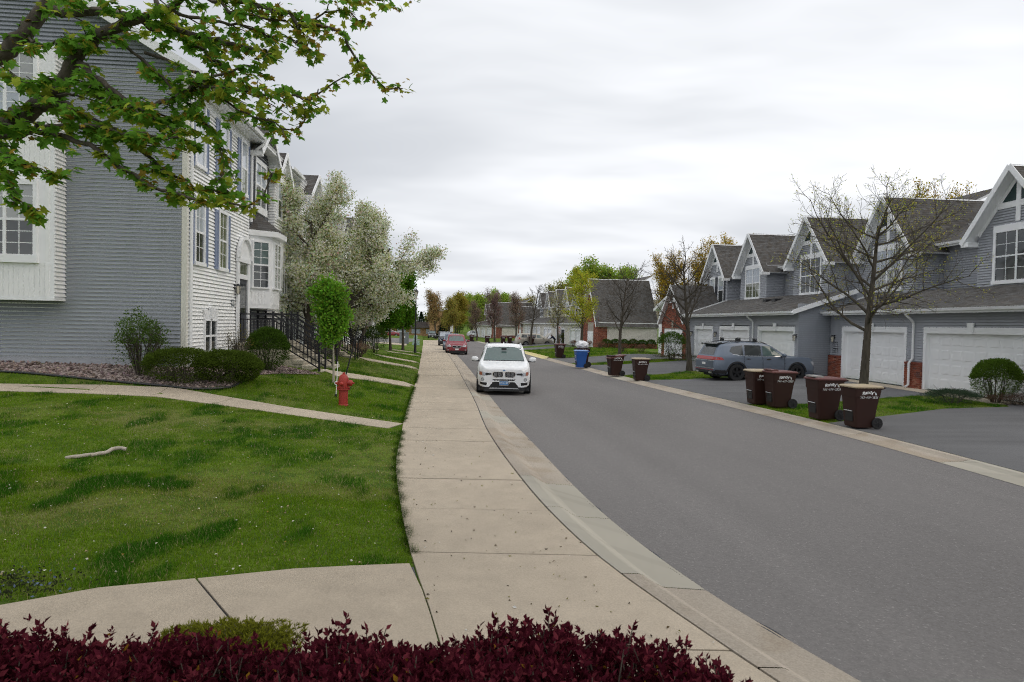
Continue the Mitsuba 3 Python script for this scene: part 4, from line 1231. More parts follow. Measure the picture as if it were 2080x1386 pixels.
# flat-roofed shops and a brick tower block at the end of the street
sh = thing('flat_roofed_building', 'long low tan building with a dark flat roof beyond the end of the pavement', 'building')
ZR2 = float(zr(190))
Mf = place(-36, 190, ZR2, 0.02)
put(sh, 'wall', MB().box(-14, 17, 0, 10, 0, 2.3), 'tan_brick', Mf)
put(sh, 'roof', MB().box(-15, 18, -1.0, 11, 2.3, 2.9).box(-5, 12, 1, 9, 2.9, 4.0), 'flat_roof', Mf)
for x in (-12, -8, -4, 0, 4, 8, 12):
    put(sh, 'window', MB().box(x, x + 2.4, -0.05, 0.02, 0.7, 2.0), 'glass_sky', Mf)
rw = thing('retaining_wall', 'grey block wall with a pale cap in front of the low tan building', 'wall')
put(rw, 'wall_face', MB().box(-13, 8, -22, -21.4, -0.2, 1.25), 'box_grey', Mf)
put(rw, 'cap', MB().box(-13.2, 8.2, -22.1, -21.3, 1.25, 1.5), 'white_trim', Mf)
tb = thing('brick_building', 'tan brick building block beside the dark spruce at the end of the street', 'building')
Mt = place(-21.0, 188, ZR2, -0.1)
tw = put(tb, 'wall', MB().box(-1.8, 3.6, 0, 7, 0, 7.0), 'tan_brick', Mt)
put(tb, 'parapet', MB().box(-1.95, 3.75, -0.12, 7.1, 7.0, 7.35), 'mortar', Mt)
put(tb, 'window', MB().box(1.3, 2.9, -0.04, 0.02, 2.8, 4.6), 'glass_dark', Mt)


# ------------------------------------------------------------------ vehicles (local: x from nose to tail, y across, z up)
def cast(V, F, P, axis, sign):
    """For each point P (the two coordinates other than axis) the surface coordinate first met when coming from the side sign."""
    o = [k for k in range(3) if k != axis]
    a, b, c = V[F[:, 0]], V[F[:, 1]], V[F[:, 2]]
    A, B, C = a[:, o], b[:, o], c[:, o]
    det = (B[:, 0] - A[:, 0]) * (C[:, 1] - A[:, 1]) - (B[:, 1] - A[:, 1]) * (C[:, 0] - A[:, 0])
    ok = np.abs(det) > 1e-12
    a, b, c, A, B, C, det = a[ok], b[ok], c[ok], A[ok], B[ok], C[ok], det[ok]
    out = np.full(len(P), np.nan)
    for i, p in enumerate(P):
        u = ((B[:, 0] - p[0]) * (C[:, 1] - p[1]) - (B[:, 1] - p[1]) * (C[:, 0] - p[0])) / det
        v = ((C[:, 0] - p[0]) * (A[:, 1] - p[1]) - (C[:, 1] - p[1]) * (A[:, 0] - p[0])) / det
        w = 1 - u - v
        hit = (u >= -1e-6) & (v >= -1e-6) & (w >= -1e-6)
        if hit.any():
            h = u[hit] * a[hit, axis] + v[hit] * b[hit, axis] + w[hit] * c[hit, axis]
            out[i] = h.max() if sign > 0 else h.min()
    return out


def decal(V, F, poly, axis, sign, off=0.005, h=0.06):
    """A sheet lying on the body: poly in the plane across axis, laid onto the surface from the side sign."""
    pg = Polygon(poly).buffer(0)
    pts = [list(pg.exterior.interpolate(d).coords[0]) for d in np.arange(0, pg.length - h * 0.2, h * 0.8)]
    corners = [list(q) for q in list(pg.exterior.coords)[:-1]]
    x0, y0, x1, y1 = pg.bounds
    gx, gy = np.meshgrid(np.arange(x0 + h / 2, x1, h), np.arange(y0 + h / 2, y1, h))
    inn = pg.buffer(-h * 0.35)
    keep = shapely.contains_xy(inn, gx.ravel(), gy.ravel()) if not inn.is_empty else np.zeros(gx.size, bool)
    P = np.unique(np.round(np.vstack([pts, corners, np.stack([gx.ravel()[keep], gy.ravel()[keep]], 1)]), 5), axis=0)
    tri = Delaunay(P, qhull_options='QJ').simplices
    cen = P[tri].mean(1)
    tri = tri[shapely.contains_xy(pg.buffer(1e-4), cen[:, 0], cen[:, 1])]
    d = cast(V, F, P, axis, sign)
    good = ~np.isnan(d)
    if not good.any():
        return MB()
    for i in np.where(~good)[0]:
        d[i] = d[good][np.argmin(((P[good] - P[i]) ** 2).sum(1))]
    d = d + sign * off
    o = [k for k in range(3) if k != axis]
    W = np.zeros((len(P), 3))
    W[:, o[0]], W[:, o[1]], W[:, axis] = P[:, 0], P[:, 1], d
    n = np.cross(W[tri[:, 1]] - W[tri[:, 0]], W[tri[:, 2]] - W[tri[:, 0]])
    fl = n[:, axis] * sign < 0
    tri[fl] = tri[fl][:, ::-1]
    return MB().add(W, tri)


def car_shell(L, W, top, belt, zb=0.27, roof_w=0.72, plan=None, axles=(0.9, 3.7), wheel_r=0.36, arch=1.13):
    import manifold3d as mf
    xs = np.unique(np.concatenate([[0, 0.015, 0.05, 0.11, 0.2, 0.3], np.linspace(0.4, L - 0.35, 44), [L - 0.25, L - 0.14, L - 0.06, L - 0.02, L]]))
    tp, bl = PchipInterpolator(*np.array(top).T), PchipInterpolator(*np.array(belt).T)
    pl = PchipInterpolator(*np.array(plan or [(0, 0.70), (0.05, 0.79), (0.2, 0.89), (0.5, 0.955), (1.0, 0.99), (1.6, 1.0), (L - 1.2, 1.0), (L - 0.5, 0.97), (L - 0.12, 0.90), (L, 0.80)]).T)
    sec = []
    for x in xs:
        hw, zt, zbt = W / 2 * pl(x), float(tp(x)), float(bl(x))
        zbt = min(zbt, zt - 0.035)
        cab = np.clip((zt - zbt - 0.05) / 0.35, 0, 1)
        hr = hw * (0.86 * (1 - cab) + roof_w * cab)
        b = zb - 0.02 * max(0, 1 - x / 0.35) + 0.05 * max(0, 1 - (L - x) / 0.35)
        s = [(0, b), (hw * 0.70, b), (hw * 0.90, b + 0.012), (hw * 0.965, b + 0.06), (hw * 0.985, b + 0.2), (hw, b + 0.36 * (zbt - b)), (hw * 0.995, b + 0.62 * (zbt - b)), (hw * 0.975, b + 0.86 * (zbt - b)), (hw * 0.945, zbt)]
        up = zt - zbt
        for t, e in ((0.35, 0.30), (0.68, 0.66), (0.88, 0.90)):
            s.append((hw * 0.93 * (1 - e) + hr * e, zbt + up * t))
        s += [(hr * 0.955, zt - up * 0.055), (hr * 0.85, zt - min(0.022, up * 0.2)), (hr * 0.5, zt - min(0.005, up * 0.1)), (0, zt)]
        s = np.array(s)
        full = np.vstack([s, np.column_stack([-s[1:-1, 0], s[1:-1, 1]])[::-1]])
        sec.append(np.column_stack([np.full(len(full), x), full]))
    sec = np.array(sec)
    n = sec.shape[1]
    i, j = [q.ravel() for q in np.meshgrid(np.arange(len(xs) - 1), np.arange(n), indexing='ij')]
    k = (j + 1) % n
    q = np.stack([i * n + j, i * n + k, (i + 1) * n + k, (i + 1) * n + j], 1)
    f = np.vstack([q[:, [0, 1, 2]], q[:, [0, 2, 3]]])
    v = sec.reshape(-1, 3)
    v = np.vstack([v, sec[0].mean(0), sec[-1].mean(0)])
    c0, c1 = len(v) - 2, len(v) - 1
    jj = np.arange(n)
    e = (len(xs) - 1) * n
    f = np.vstack([f, np.stack([np.full(n, c0), (jj + 1) % n, jj], 1), np.stack([np.full(n, c1), e + jj, e + (jj + 1) % n], 1)])
    tm = trimesh.Trimesh(v, f, process=False)
    if tm.volume < 0:
        tm.invert()
    body = mf.Manifold(mf.Mesh(np.asarray(tm.vertices, np.float32), np.asarray(tm.faces, np.uint32)))
    full_v, full_f = np.array(tm.vertices), np.array(tm.faces)
    for x in axles:
        for sy in (-1, 1):
            cut = mf.Manifold.cylinder(0.5, wheel_r * arch, wheel_r * arch, 40).rotate([90, 0, 0]).translate([x, sy * (W / 2 + 0.1) + (0.25 if True else 0), wheel_r])
            body -= cut
    m = body.to_mesh()
    return full_v, full_f, np.asarray(m.vert_properties)[:, :3].astype(float), np.asarray(m.tri_verts)


def wheel(root, x, y, r, side, rim='alloy', wd=0.24, spokes=5):
    tyre = lathe([(r * 0.62, -wd / 2), (r * 0.94, -wd / 2), (r, -wd / 2 + 0.035), (r, wd / 2 - 0.035), (r * 0.94, wd / 2), (r * 0.66, wd / 2), (r * 0.64, wd / 2 - 0.03), (r * 0.62, -wd / 2)], 28)

    def turn(v):
        v = np.asarray(v, float)
        return np.stack([v[:, 0] + x, y + side * v[:, 2], v[:, 1] + r], 1)
    k = put(root, 'wheel', (turn(tyre[0]), tyre[1]), 'rubber', smooth=40)
    m = MB()
    z = wd / 2 - 0.035
    v, f = lathe([(0.0, z + 0.012), (0.06, z + 0.012), (0.07, z - 0.01)], 14)
    m.add(v, f)
    v, f = lathe([(r * 0.55, z - 0.02), (r * 0.56, z + 0.02), (r * 0.655, z + 0.025), (r * 0.66, z - 0.03)], 28)
    m.add(v, f)
    for q in range(spokes):
        a = 2 * PI * q / spokes + 0.3
        for da in (-0.13, 0.13):
            ca, sa, cb, sb = math.cos(a + da * 0.5), math.sin(a + da * 0.5), math.cos(a + da), math.sin(a + da)
            bar(m, [0.04 * ca, 0.04 * sa, z], [r * 0.6 * cb, r * 0.6 * sb, z], r * 0.13, 0.03, up=(0, 0, 1))
    put(k, 'rim', (turn(m.mesh()[0]), m.mesh()[1]), rim, smooth=35)
    v, f = lathe([(0.0, z - 0.07), (r * 0.60, z - 0.07)], 24)
    put(k, 'hub', (turn(v), f), 'dark_grille')


def mirror_shape(p, r):
    s = trimesh.creation.icosphere(2)
    v = np.array(s.vertices)
    v = np.sign(v) * np.abs(v) ** 0.8 * np.array(r) + np.array(p)
    return v, np.array(s.faces)


def car(name, label, cat, M, L, W, top, belt, paint_key, axles, wr, side_glass, ws, rear, front, rear_parts, rim='alloy', zb=0.27, roof_w=0.72, cladding='black_plastic', mirrors=None, glass='glass_dark', ws_glass='glass_teal', rails=None, group=None, far=False, spokes=5, plan=None):
    root = thing(name, label, cat, group)
    fv, ff, v, f = car_shell(L, W, top, belt, zb, roof_w, plan, axles, wr)
    start = set(scene)
    put(root, 'body', (v, f), paint_key, smooth=32)
    for x in axles:
        for sd in (-1, 1):
            wheel(root, x, sd * (W / 2 - 0.13), wr, sd, rim, spokes=spokes)
    H = 0.09 if not far else 0.14
    for nm, poly in side_glass:
        for sd in (-1, 1):
            put(root, nm, decal(fv, ff, poly, 1, sd, 0.006, H), glass if nm != 'front_side_window' else ws_glass, smooth=True)
    put(root, 'windscreen', decal(fv, ff, ws, 0, -1, 0.006, H), ws_glass, smooth=True)
    put(root, 'rear_window', decal(fv, ff, rear, 0, 1, 0.006, H), glass, smooth=True)
    for nm, poly, b, off in front:
        put(root, nm, decal(fv, ff, poly, 0, -1, off, H * 0.5), b, smooth=True)
    for nm, poly, b, off in rear_parts:
        put(root, nm, decal(fv, ff, poly, 0, 1, off, H * 0.6), b, smooth=True)
    if cladding:
        for sd in (-1, 1):
            x0, x1 = axles[0] + wr * 1.12, axles[1] - wr * 1.12
            put(root, 'sill_trim', decal(fv, ff, [(x0, zb + 0.05), (x1, zb + 0.05), (x1, zb + 0.17), (x0, zb + 0.17)], 1, sd, 0.008, 0.12), cladding, smooth=True)
            for ax in axles:
                an = np.linspace(0.05, PI - 0.05, 15)
                ring = [(ax + wr * 1.13 * math.cos(a), wr + wr * 1.13 * math.sin(a)) for a in an] + [(ax + wr * 1.31 * math.cos(a), wr + wr * 1.29 * math.sin(a)) for a in an[::-1]]
                put(root, 'wheel_arch', decal(fv, ff, ring, 1, sd, 0.009, 0.08), cladding, smooth=True)
    m = MB()
    for x0, x1 in ((axles[0] + 0.1, axles[1] - 0.1),):
        m.box(x0 - 0.9, x1 + 0.8, -W * 0.36, W * 0.36, zb - 0.08, zb + 0.1)
    put(root, 'underbody', m, 'dark_grille')
    if mirrors:
        x, z = mirrors
        for sd in (-1, 1):
            mv, mf_ = mirror_shape([x, sd * (W / 2 + 0.10), z], [0.075, 0.125, 0.085])
            k = put(root, 'mirror', (mv, mf_), paint_key, smooth=True)
            mm = MB().tube([[x + 0.03, sd * (W / 2 - 0.08), z - 0.07], [x + 0.01, sd * (W / 2 + 0.10), z - 0.055]], [0.035, 0.03], 6)
            mm.box(x - 0.05, x + 0.06, min(sd * (W / 2 + 0.01), sd * (W / 2 + 0.19)), max(sd * (W / 2 + 0.01), sd * (W / 2 + 0.19)), z - 0.09, z - 0.055)
            put(k, 'mirror_foot', mm, 'black_plastic')
    if rails:
        x0, x1, hz = rails[:3]
        tp = PchipInterpolator(*np.array(top).T)
        for sd in (-1, 1):
            xs = np.linspace(x0, x1, 9)
            pts = [[x, sd * W / 2 * roof_w * 0.93, float(tp(x)) - 0.02 + (hz if 0 < q < 8 else 0)] for q, x in enumerate(xs)]
            put(root, 'roof_rail', MB().tube(pts, 0.018, 6), rails[3], smooth=True)
    for k in [k for k in scene if k not in start]:
        scene[k] = {**scene[k], 'to_world': T(np.asarray(M).tolist())}
    return root


def facing(px, py, z, nose_dir, L, front=True):
    """Matrix that puts the middle of the nose (or of the tail) at the point, the nose turned along nose_dir."""
    d = np.asarray(nose_dir, float)
    d /= np.linalg.norm(d)
    ax = -d                                             # local +x runs from the nose to the tail
    ay = np.array([-ax[1], ax[0]])
    o = np.array([px, py]) if front else np.array([px, py]) - ax * L
    return np.array([[ax[0], ay[0], 0, o[0]], [ax[1], ay[1], 0, o[1]], [0, 0, 1, z], [0, 0, 0, 1.0]])


def mir(poly):
    return [(-a, b) for a, b in poly][::-1]


def lamp_pair(nm, poly, b, off=0.008):
    return [(nm, poly, b, off), (nm, mir(poly), b, off)]


def oval(cx, cz, rx, rz, n=14, p=2.0):
    a = np.arange(n) * 2 * PI / n
    return [(cx + rx * math.copysign(abs(math.cos(q)) ** (2 / p), math.cos(q)), cz + rz * math.copysign(abs(math.sin(q)) ** (2 / p), math.sin(q))) for q in a]


# white crossover parked nose towards the viewer
zs = float(zr(23.3)) + 0.004
XT = [(0, 0.87), (0.06, 0.925), (0.35, 0.985), (0.9, 1.03), (1.35, 1.06), (1.55, 1.10), (1.95, 1.38), (2.25, 1.57), (2.6, 1.635), (3.1, 1.655), (3.8, 1.62), (4.2, 1.55), (4.45, 1.25), (4.6, 0.98), (4.66, 0.9)]
XB = [(0, 0.80), (0.35, 0.90), (0.9, 0.96), (1.5, 1.02), (2.5, 1.04), (4.0, 1.10), (4.66, 1.0)]
XS = [('front_side_window', [(1.75, 1.08), (2.72, 1.10), (2.70, 1.50), (2.35, 1.50)]), ('side_window', [(2.80, 1.10), (3.55, 1.12), (3.5, 1.50), (2.78, 1.51)]), ('side_window', [(3.62, 1.13), (4.12, 1.20), (3.95, 1.46), (3.58, 1.49)])]
kid = [(0.022, 0.655), (0.05, 0.61), (0.30, 0.60), (0.375, 0.66), (0.385, 0.74), (0.345, 0.795), (0.06, 0.80), (0.022, 0.775)]
front = [*lamp_pair('grille', [(a * 1.03, b * 1.0) for a, b in kid], 'chrome', 0.010), *lamp_pair('grille_opening', [(0.2 + (a - 0.2) * 0.93, 0.70 + (b - 0.70) * 0.90) for a, b in kid], 'dark_grille', 0.014)]
for q in range(7):
    x = 0.065 + q * 0.043
    front += lamp_pair('grille_bar', [(x - 0.005, 0.625), (x + 0.005, 0.625), (x + 0.005, 0.785), (x - 0.005, 0.785)], 'alloy', 0.019)
front += lamp_pair('headlight', [(0.41, 0.69), (0.62, 0.655), (0.80, 0.665), (0.835, 0.70), (0.83, 0.80), (0.62, 0.775), (0.41, 0.75)], 'headlamp', 0.008)
front += lamp_pair('headlight_housing', [(0.42, 0.70), (0.60, 0.675), (0.64, 0.70), (0.60, 0.755), (0.42, 0.735)], 'dark_grille', 0.012)
front += lamp_pair('headlight_ring', oval(0.66, 0.715, 0.045, 0.042, 12), 'glass_sky', 0.014)
front += lamp_pair('indicator', [(0.725, 0.675), (0.80, 0.675), (0.828, 0.70), (0.822, 0.79), (0.74, 0.78)], 'amber_lens', 0.013)
front += lamp_pair('fog_light', oval(0.72, 0.535, 0.06, 0.055, 14), 'box_grey', 0.008)
front += lamp_pair('fog_light_lens', oval(0.72, 0.535, 0.042, 0.038, 12), 'headlamp', 0.013)
front += [('upper_intake', [(-0.40, 0.545), (-0.34, 0.50), (0.34, 0.50), (0.40, 0.545)], 'dark_grille', 0.008),
          ('lower_intake', [(-0.54, 0.235), (0.54, 0.235), (0.36, 0.455), (-0.36, 0.455)], 'dark_grille', 0.008),
          ('bumper_lip', [(-0.86, 0.15), (0.86, 0.15), (0.84, 0.275), (0.50, 0.285), (-0.50, 0.285), (-0.84, 0.275)], 'black_plastic', 0.012),
          ('skid_strip', [(-0.50, 0.225), (0.50, 0.225), (0.46, 0.262), (-0.46, 0.262)], 'alloy', 0.022),
          ('emblem', oval(0.0, 0.845, 0.04, 0.022, 12), 'plate_blue', 0.016),
          ('number_plate', [(-0.155, 0.335), (0.155, 0.335), (0.155, 0.49), (-0.155, 0.49)], 'bin_grey', 0.03),
          ('number_plate_face', [(-0.145, 0.36), (0.145, 0.36), (0.145, 0.48), (-0.145, 0.48)], 'plate_blue', 0.034)]
front += lamp_pair('side_intake', [(0.58, 0.335), (0.79, 0.365), (0.80, 0.44), (0.56, 0.43)], 'dark_grille', 0.008)
MX = facing(-0.245, 22.75, zs, (0.02, -1), 4.66)
suv = car('car', 'white crossover with twin-kidney grille parked half on the gutter, nose towards the viewer', 'car', MX, 4.66, 1.88, XT, XB, 'paint_white', (0.88, 3.69), 0.365, XS,
          [(-0.73, 1.10), (0.73, 1.10), (0.61, 1.555), (-0.61, 1.555)], [(-0.6, 1.16), (0.6, 1.16), (0.52, 1.5), (-0.52, 1.5)], front,
          [*lamp_pair('tail_light', [(0.5, 0.85), (0.8, 0.85), (0.8, 1.0), (0.55, 1.0)], 'red_lens')], mirrors=(1.72, 1.13), rails=(2.25, 4.1, 0.04, 'chrome'), ws_glass='glass_teal')
tx = meshkit.text_mesh('871-1FY', 0.062, 0.004)
put(suv, 'plate_lettering', (xf(MX, np.column_stack([-0.045 - tx.vertices[:, 2], -(tx.vertices[:, 0] - tx.vertices[:, 0].mean()), tx.vertices[:, 1] + 0.395])), tx.faces), 'letter_white')
ws_ = decal(*car_shell(4.66, 1.88, XT, XB, axles=(0.88, 3.69), wheel_r=0.365)[:2], [(-0.73, 1.08), (0.73, 1.08), (0.72, 1.105), (-0.72, 1.105)], 0, -1, 0.012, 0.1)
put(suv, 'wipers', (xf(MX, ws_.mesh()[0]), ws_.mesh()[1]), 'black_plastic')
put(suv, 'rear_view_mirror', (xf(MX, MB().box(1.93, 1.98, -0.09, 0.09, 1.45, 1.53).mesh()[0]), MB().box(1.93, 1.98, -0.09, 0.09, 1.45, 1.53).mesh()[1]), 'black_plastic')
put(suv, 'roof_fin', (xf(MX, MB().prism([(3.7, 1.61), (3.95, 1.59), (3.92, 1.69)], 'y', -0.015, 0.015).mesh()[0]), MB().prism([(3.7, 1.61), (3.95, 1.59), (3.92, 1.69)], 'y', -0.015, 0.015).mesh()[1]), 'paint_white')

# red crossover, the dark one behind it and the upright black off-roader
RT = [(0, 0.78), (0.12, 0.86), (0.4, 0.96), (1.0, 1.05), (1.25, 1.10), (1.7, 1.42), (2.05, 1.62), (2.6, 1.69), (3.5, 1.68), (4.2, 1.55), (4.5, 1.15), (4.7, 0.95)]
RS = [('front_side_window', [(1.55, 1.12), (2.6, 1.13), (2.58, 1.55), (2.1, 1.53)]), ('side_window', [(2.7, 1.13), (3.5, 1.15), (3.45, 1.55), (2.68, 1.56)])]
rfront = [('grille', [(-0.36, 0.66), (-0.30, 0.56), (0.30, 0.56), (0.36, 0.66), (0.40, 0.78), (-0.40, 0.78)], 'alloy', 0.012), ('grille_opening', [(-0.33, 0.67), (-0.28, 0.60), (0.28, 0.60), (0.33, 0.67), (0.35, 0.74), (-0.35, 0.74)], 'dark_grille', 0.018),
          ('emblem', oval(0, 0.69, 0.08, 0.055, 12), 'chrome', 0.025), ('number_plate', [(-0.15, 0.40), (0.15, 0.40), (0.15, 0.52), (-0.15, 0.52)], 'letter_white', 0.02), ('lower_intake', [(-0.8, 0.16), (0.8, 0.16), (0.75, 0.36), (-0.75, 0.36)], 'dark_grille', 0.01),
          *lamp_pair('headlight', [(0.46, 0.66), (0.80, 0.66), (0.84, 0.80), (0.60, 0.88), (0.48, 0.78)], 'headlamp', 0.012), *lamp_pair('fog_light', oval(0.72, 0.42, 0.06, 0.05, 10), 'headlamp', 0.012)]
wsp = [(-0.66, 1.13), (0.66, 1.13), (0.57, 1.58), (-0.57, 1.58)]
rear_w = [(-0.6, 1.16), (0.6, 1.16), (0.5, 1.5), (-0.5, 1.5)]
tails = [*lamp_pair('tail_light', [(0.55, 0.86), (0.82, 0.86), (0.80, 1.06), (0.6, 1.06)], 'red_lens')]


def street_z(x, y):
    return float(zr(y)) + 0.004


rx, ry = -4.62, 57.3
car('car', 'dark red crossover parked at the kerb facing the viewer', 'car', facing(rx, ry, street_z(rx, ry), (0.11, -1), 4.7), 4.7, 1.86, RT, [(0, 0.72), (0.4, 0.88), (1.2, 1.0), (3, 1.05), (4.7, 0.98)], 'paint_red', (0.9, 3.65), 0.36, RS, wsp, rear_w, rfront, tails, mirrors=(1.6, 1.15), cladding=None, far=True)
rx, ry = -5.55, 64.3
car('car', 'dark blue crossover half hidden behind the red one', 'car', facing(rx, ry, street_z(rx, ry), (0.11, -1), 4.7), 4.7, 1.86, RT, [(0, 0.72), (0.4, 0.88), (1.2, 1.0), (3, 1.05), (4.7, 0.98)], 'paint_navy', (0.9, 3.65), 0.36, RS, wsp, rear_w, rfront, tails, mirrors=(1.6, 1.15), cladding=None, far=True)
JT = [(0, 1.02), (0.1, 1.08), (0.5, 1.12), (1.45, 1.16), (1.55, 1.22), (1.85, 1.74), (1.95, 1.80), (3.0, 1.83), (4.1, 1.81), (4.17, 1.7), (4.22, 1.2)]
rx, ry = -7.9, 81.0
car('car', 'boxy black off-roader with wide tyres, last in the row at the kerb', 'car', facing(rx, ry, street_z(rx, ry), (0.12, -1), 4.22), 4.22, 1.66, JT, [(0, 0.95), (1.4, 1.08), (4.22, 1.12)], 'paint_black', (0.65, 3.3), 0.44,
    [('front_side_window', [(1.75, 1.2), (2.5, 1.2), (2.5, 1.68), (1.9, 1.68)]), ('side_window', [(2.6, 1.2), (3.9, 1.2), (3.9, 1.68), (2.6, 1.68)])], [(-0.66, 1.24), (0.66, 1.24), (0.60, 1.72), (-0.60, 1.72)], rear_w,
    [('grille', [(-0.36, 0.62), (0.36, 0.62), (0.36, 0.96), (-0.36, 0.96)], 'dark_grille', 0.012), *lamp_pair('headlight', oval(0.52, 0.82, 0.11, 0.11), 'headlamp', 0.012), ('bumper', [(-0.8, 0.36), (0.8, 0.36), (0.8, 0.52), (-0.8, 0.52)], 'black_plastic', 0.05)], tails, zb=0.42, roof_w=0.90, mirrors=(1.75, 1.25), far=True, ws_glass='glass_sky')

# slate blue three-row wagon on the driveway, tail towards the viewer's left
AT = [(0, 0.86), (0.08, 0.96), (0.3, 1.06), (0.9, 1.11), (1.35, 1.15), (1.55, 1.20), (2.0, 1.48), (2.35, 1.66), (2.8, 1.735), (3.6, 1.75), (4.35, 1.70), (4.72, 1.62), (4.85, 1.40), (4.97, 1.12), (5.05, 1.0), (5.08, 0.9)]
AB = [(0, 0.80), (0.3, 0.98), (1.4, 1.07), (3.0, 1.09), (4.3, 1.14), (4.9, 1.12), (5.08, 0.86)]
AS = [('front_side_window', [(1.72, 1.135), (2.72, 1.14), (2.70, 1.58), (2.32, 1.555)]), ('side_window', [(2.80, 1.14), (3.62, 1.145), (3.58, 1.60), (2.78, 1.59)]), ('side_window', [(3.70, 1.145), (4.20, 1.21), (4.34, 1.32), (4.20, 1.52), (3.68, 1.585)])]
arear = [('tail_light', [(-0.84, 0.93), (0.84, 0.93), (0.82, 1.06), (0.60, 1.08), (-0.60, 1.08), (-0.82, 1.06)], 'red_lens', 0.012), ('chrome_strip', [(-0.82, 0.885), (0.82, 0.885), (0.82, 0.912), (-0.82, 0.912)], 'alloy', 0.014),
         ('bumper', [(-0.9, 0.30), (0.9, 0.30), (0.9, 0.46), (-0.9, 0.46)], 'black_plastic', 0.016), ('bumper_strip', [(-0.85, 0.55), (0.85, 0.55), (0.85, 0.575), (-0.85, 0.575)], 'alloy', 0.016), ('reflector', [(-0.8, 0.48), (0.8, 0.48), (0.8, 0.505), (-0.8, 0.505)], 'red_lens', 0.014),
         ('number_plate', [(-0.16, 0.70), (0.16, 0.70), (0.16, 0.80), (-0.16, 0.80)], 'letter_white', 0.016), ('exhaust_trim', [(0.45, 0.33), (0.75, 0.33), (0.73, 0.40), (0.47, 0.40)], 'chrome', 0.022), ('exhaust_trim', [(-0.75, 0.33), (-0.45, 0.33), (-0.47, 0.40), (-0.73, 0.40)], 'chrome', 0.022)]
afront = [('grille', [(-0.6, 0.62), (0.6, 0.62), (0.6, 0.86), (-0.6, 0.86)], 'dark_grille', 0.01), *lamp_pair('headlight', [(0.62, 0.74), (0.86, 0.72), (0.89, 0.90), (0.64, 0.88)], 'headlamp', 0.012), ('lower_intake', [(-0.8, 0.3), (0.8, 0.3), (0.7, 0.5), (-0.7, 0.5)], 'dark_grille', 0.01)]
ad = np.array([0.985, 0.215])
ad /= np.linalg.norm(ad)
rear_axle = np.array([9.72, 30.05 + 0.9])
tail = rear_axle - ad * (5.08 - 4.0)
MAt = facing(tail[0], tail[1], 0.035, ad, 5.08, front=False)
at = car('car', 'slate blue three-row wagon with black roof bars parked on the driveway', 'car', MAt, 5.08, 1.98, AT, AB, 'paint_slate', (1.02, 4.0), 0.385, AS, [(-0.72, 1.2), (0.72, 1.2), (0.62, 1.64), (-0.62, 1.64)], [(-0.62, 1.14), (0.62, 1.14), (0.55, 1.54), (-0.55, 1.54)], afront, arear, rim='black_alloy', mirrors=(1.78, 1.17), rails=(2.4, 4.6, 0.035, 'black_plastic'), spokes=5)
fv, ff, *_ = car_shell(5.08, 1.98, AT, AB, axles=(1.02, 4.0), wheel_r=0.385)
for nm, poly, b in (('chrome_strip', [(1.62, 1.105), (3.66, 1.115), (4.2, 1.18), (4.34, 1.29), (4.37, 1.31), (4.22, 1.20), (3.68, 1.135), (1.62, 1.125)], 'chrome'), ('spoiler', None, None), ('tail_light', [(4.62, 0.93), (5.0, 0.93), (4.98, 1.07), (4.72, 1.05)], 'red_lens'), ('bumper', [(4.48, 0.30), (5.03, 0.36), (5.0, 0.50), (4.5, 0.48)], 'black_plastic'),
                    ('door_handle', oval(2.45, 0.985, 0.11, 0.03, 10), 'black_plastic'), ('door_handle', oval(3.45, 0.99, 0.11, 0.03, 10), 'black_plastic'), ('door_seam', [(2.745, 0.42), (2.757, 0.42), (2.757, 1.12), (2.745, 1.12)], 'paint_black'), ('door_seam', [(1.66, 0.45), (1.672, 0.45), (1.672, 1.1), (1.66, 1.1)], 'paint_black'), ('door_seam', [(3.655, 0.75), (3.667, 0.75), (3.667, 1.12), (3.655, 1.12)], 'paint_black')):
    if poly:
        for sd in (-1, 1):
            d = decal(fv, ff, poly, 1, sd, 0.014, 0.08)
            put(at, nm, (xf(MAt, d.mesh()[0]), d.mesh()[1]), b, smooth=True)
sp = MB().prism([(4.55, 1.66), (4.62, 1.71), (4.92, 1.64), (4.90, 1.60)], 'y', -0.66, 0.66)
put(at, 'spoiler', (xf(MAt, sp.mesh()[0]), sp.mesh()[1]), 'paint_black')
for x in (3.0, 3.85):
    m = MB().box(x - 0.03, x + 0.03, -0.74, 0.74, 1.86, 1.885)
    put(at, 'roof_bar', (xf(MAt, m.mesh()[0]), m.mesh()[1]), 'alloy')
    m = MB().box(x - 0.07, x + 0.07, -0.72, -0.60, 1.74, 1.90).box(x - 0.07, x + 0.07, 0.60, 0.72, 1.74, 1.90)
    put(at, 'roof_bar_foot', (xf(MAt, m.mesh()[0]), m.mesh()[1]), 'black_plastic')

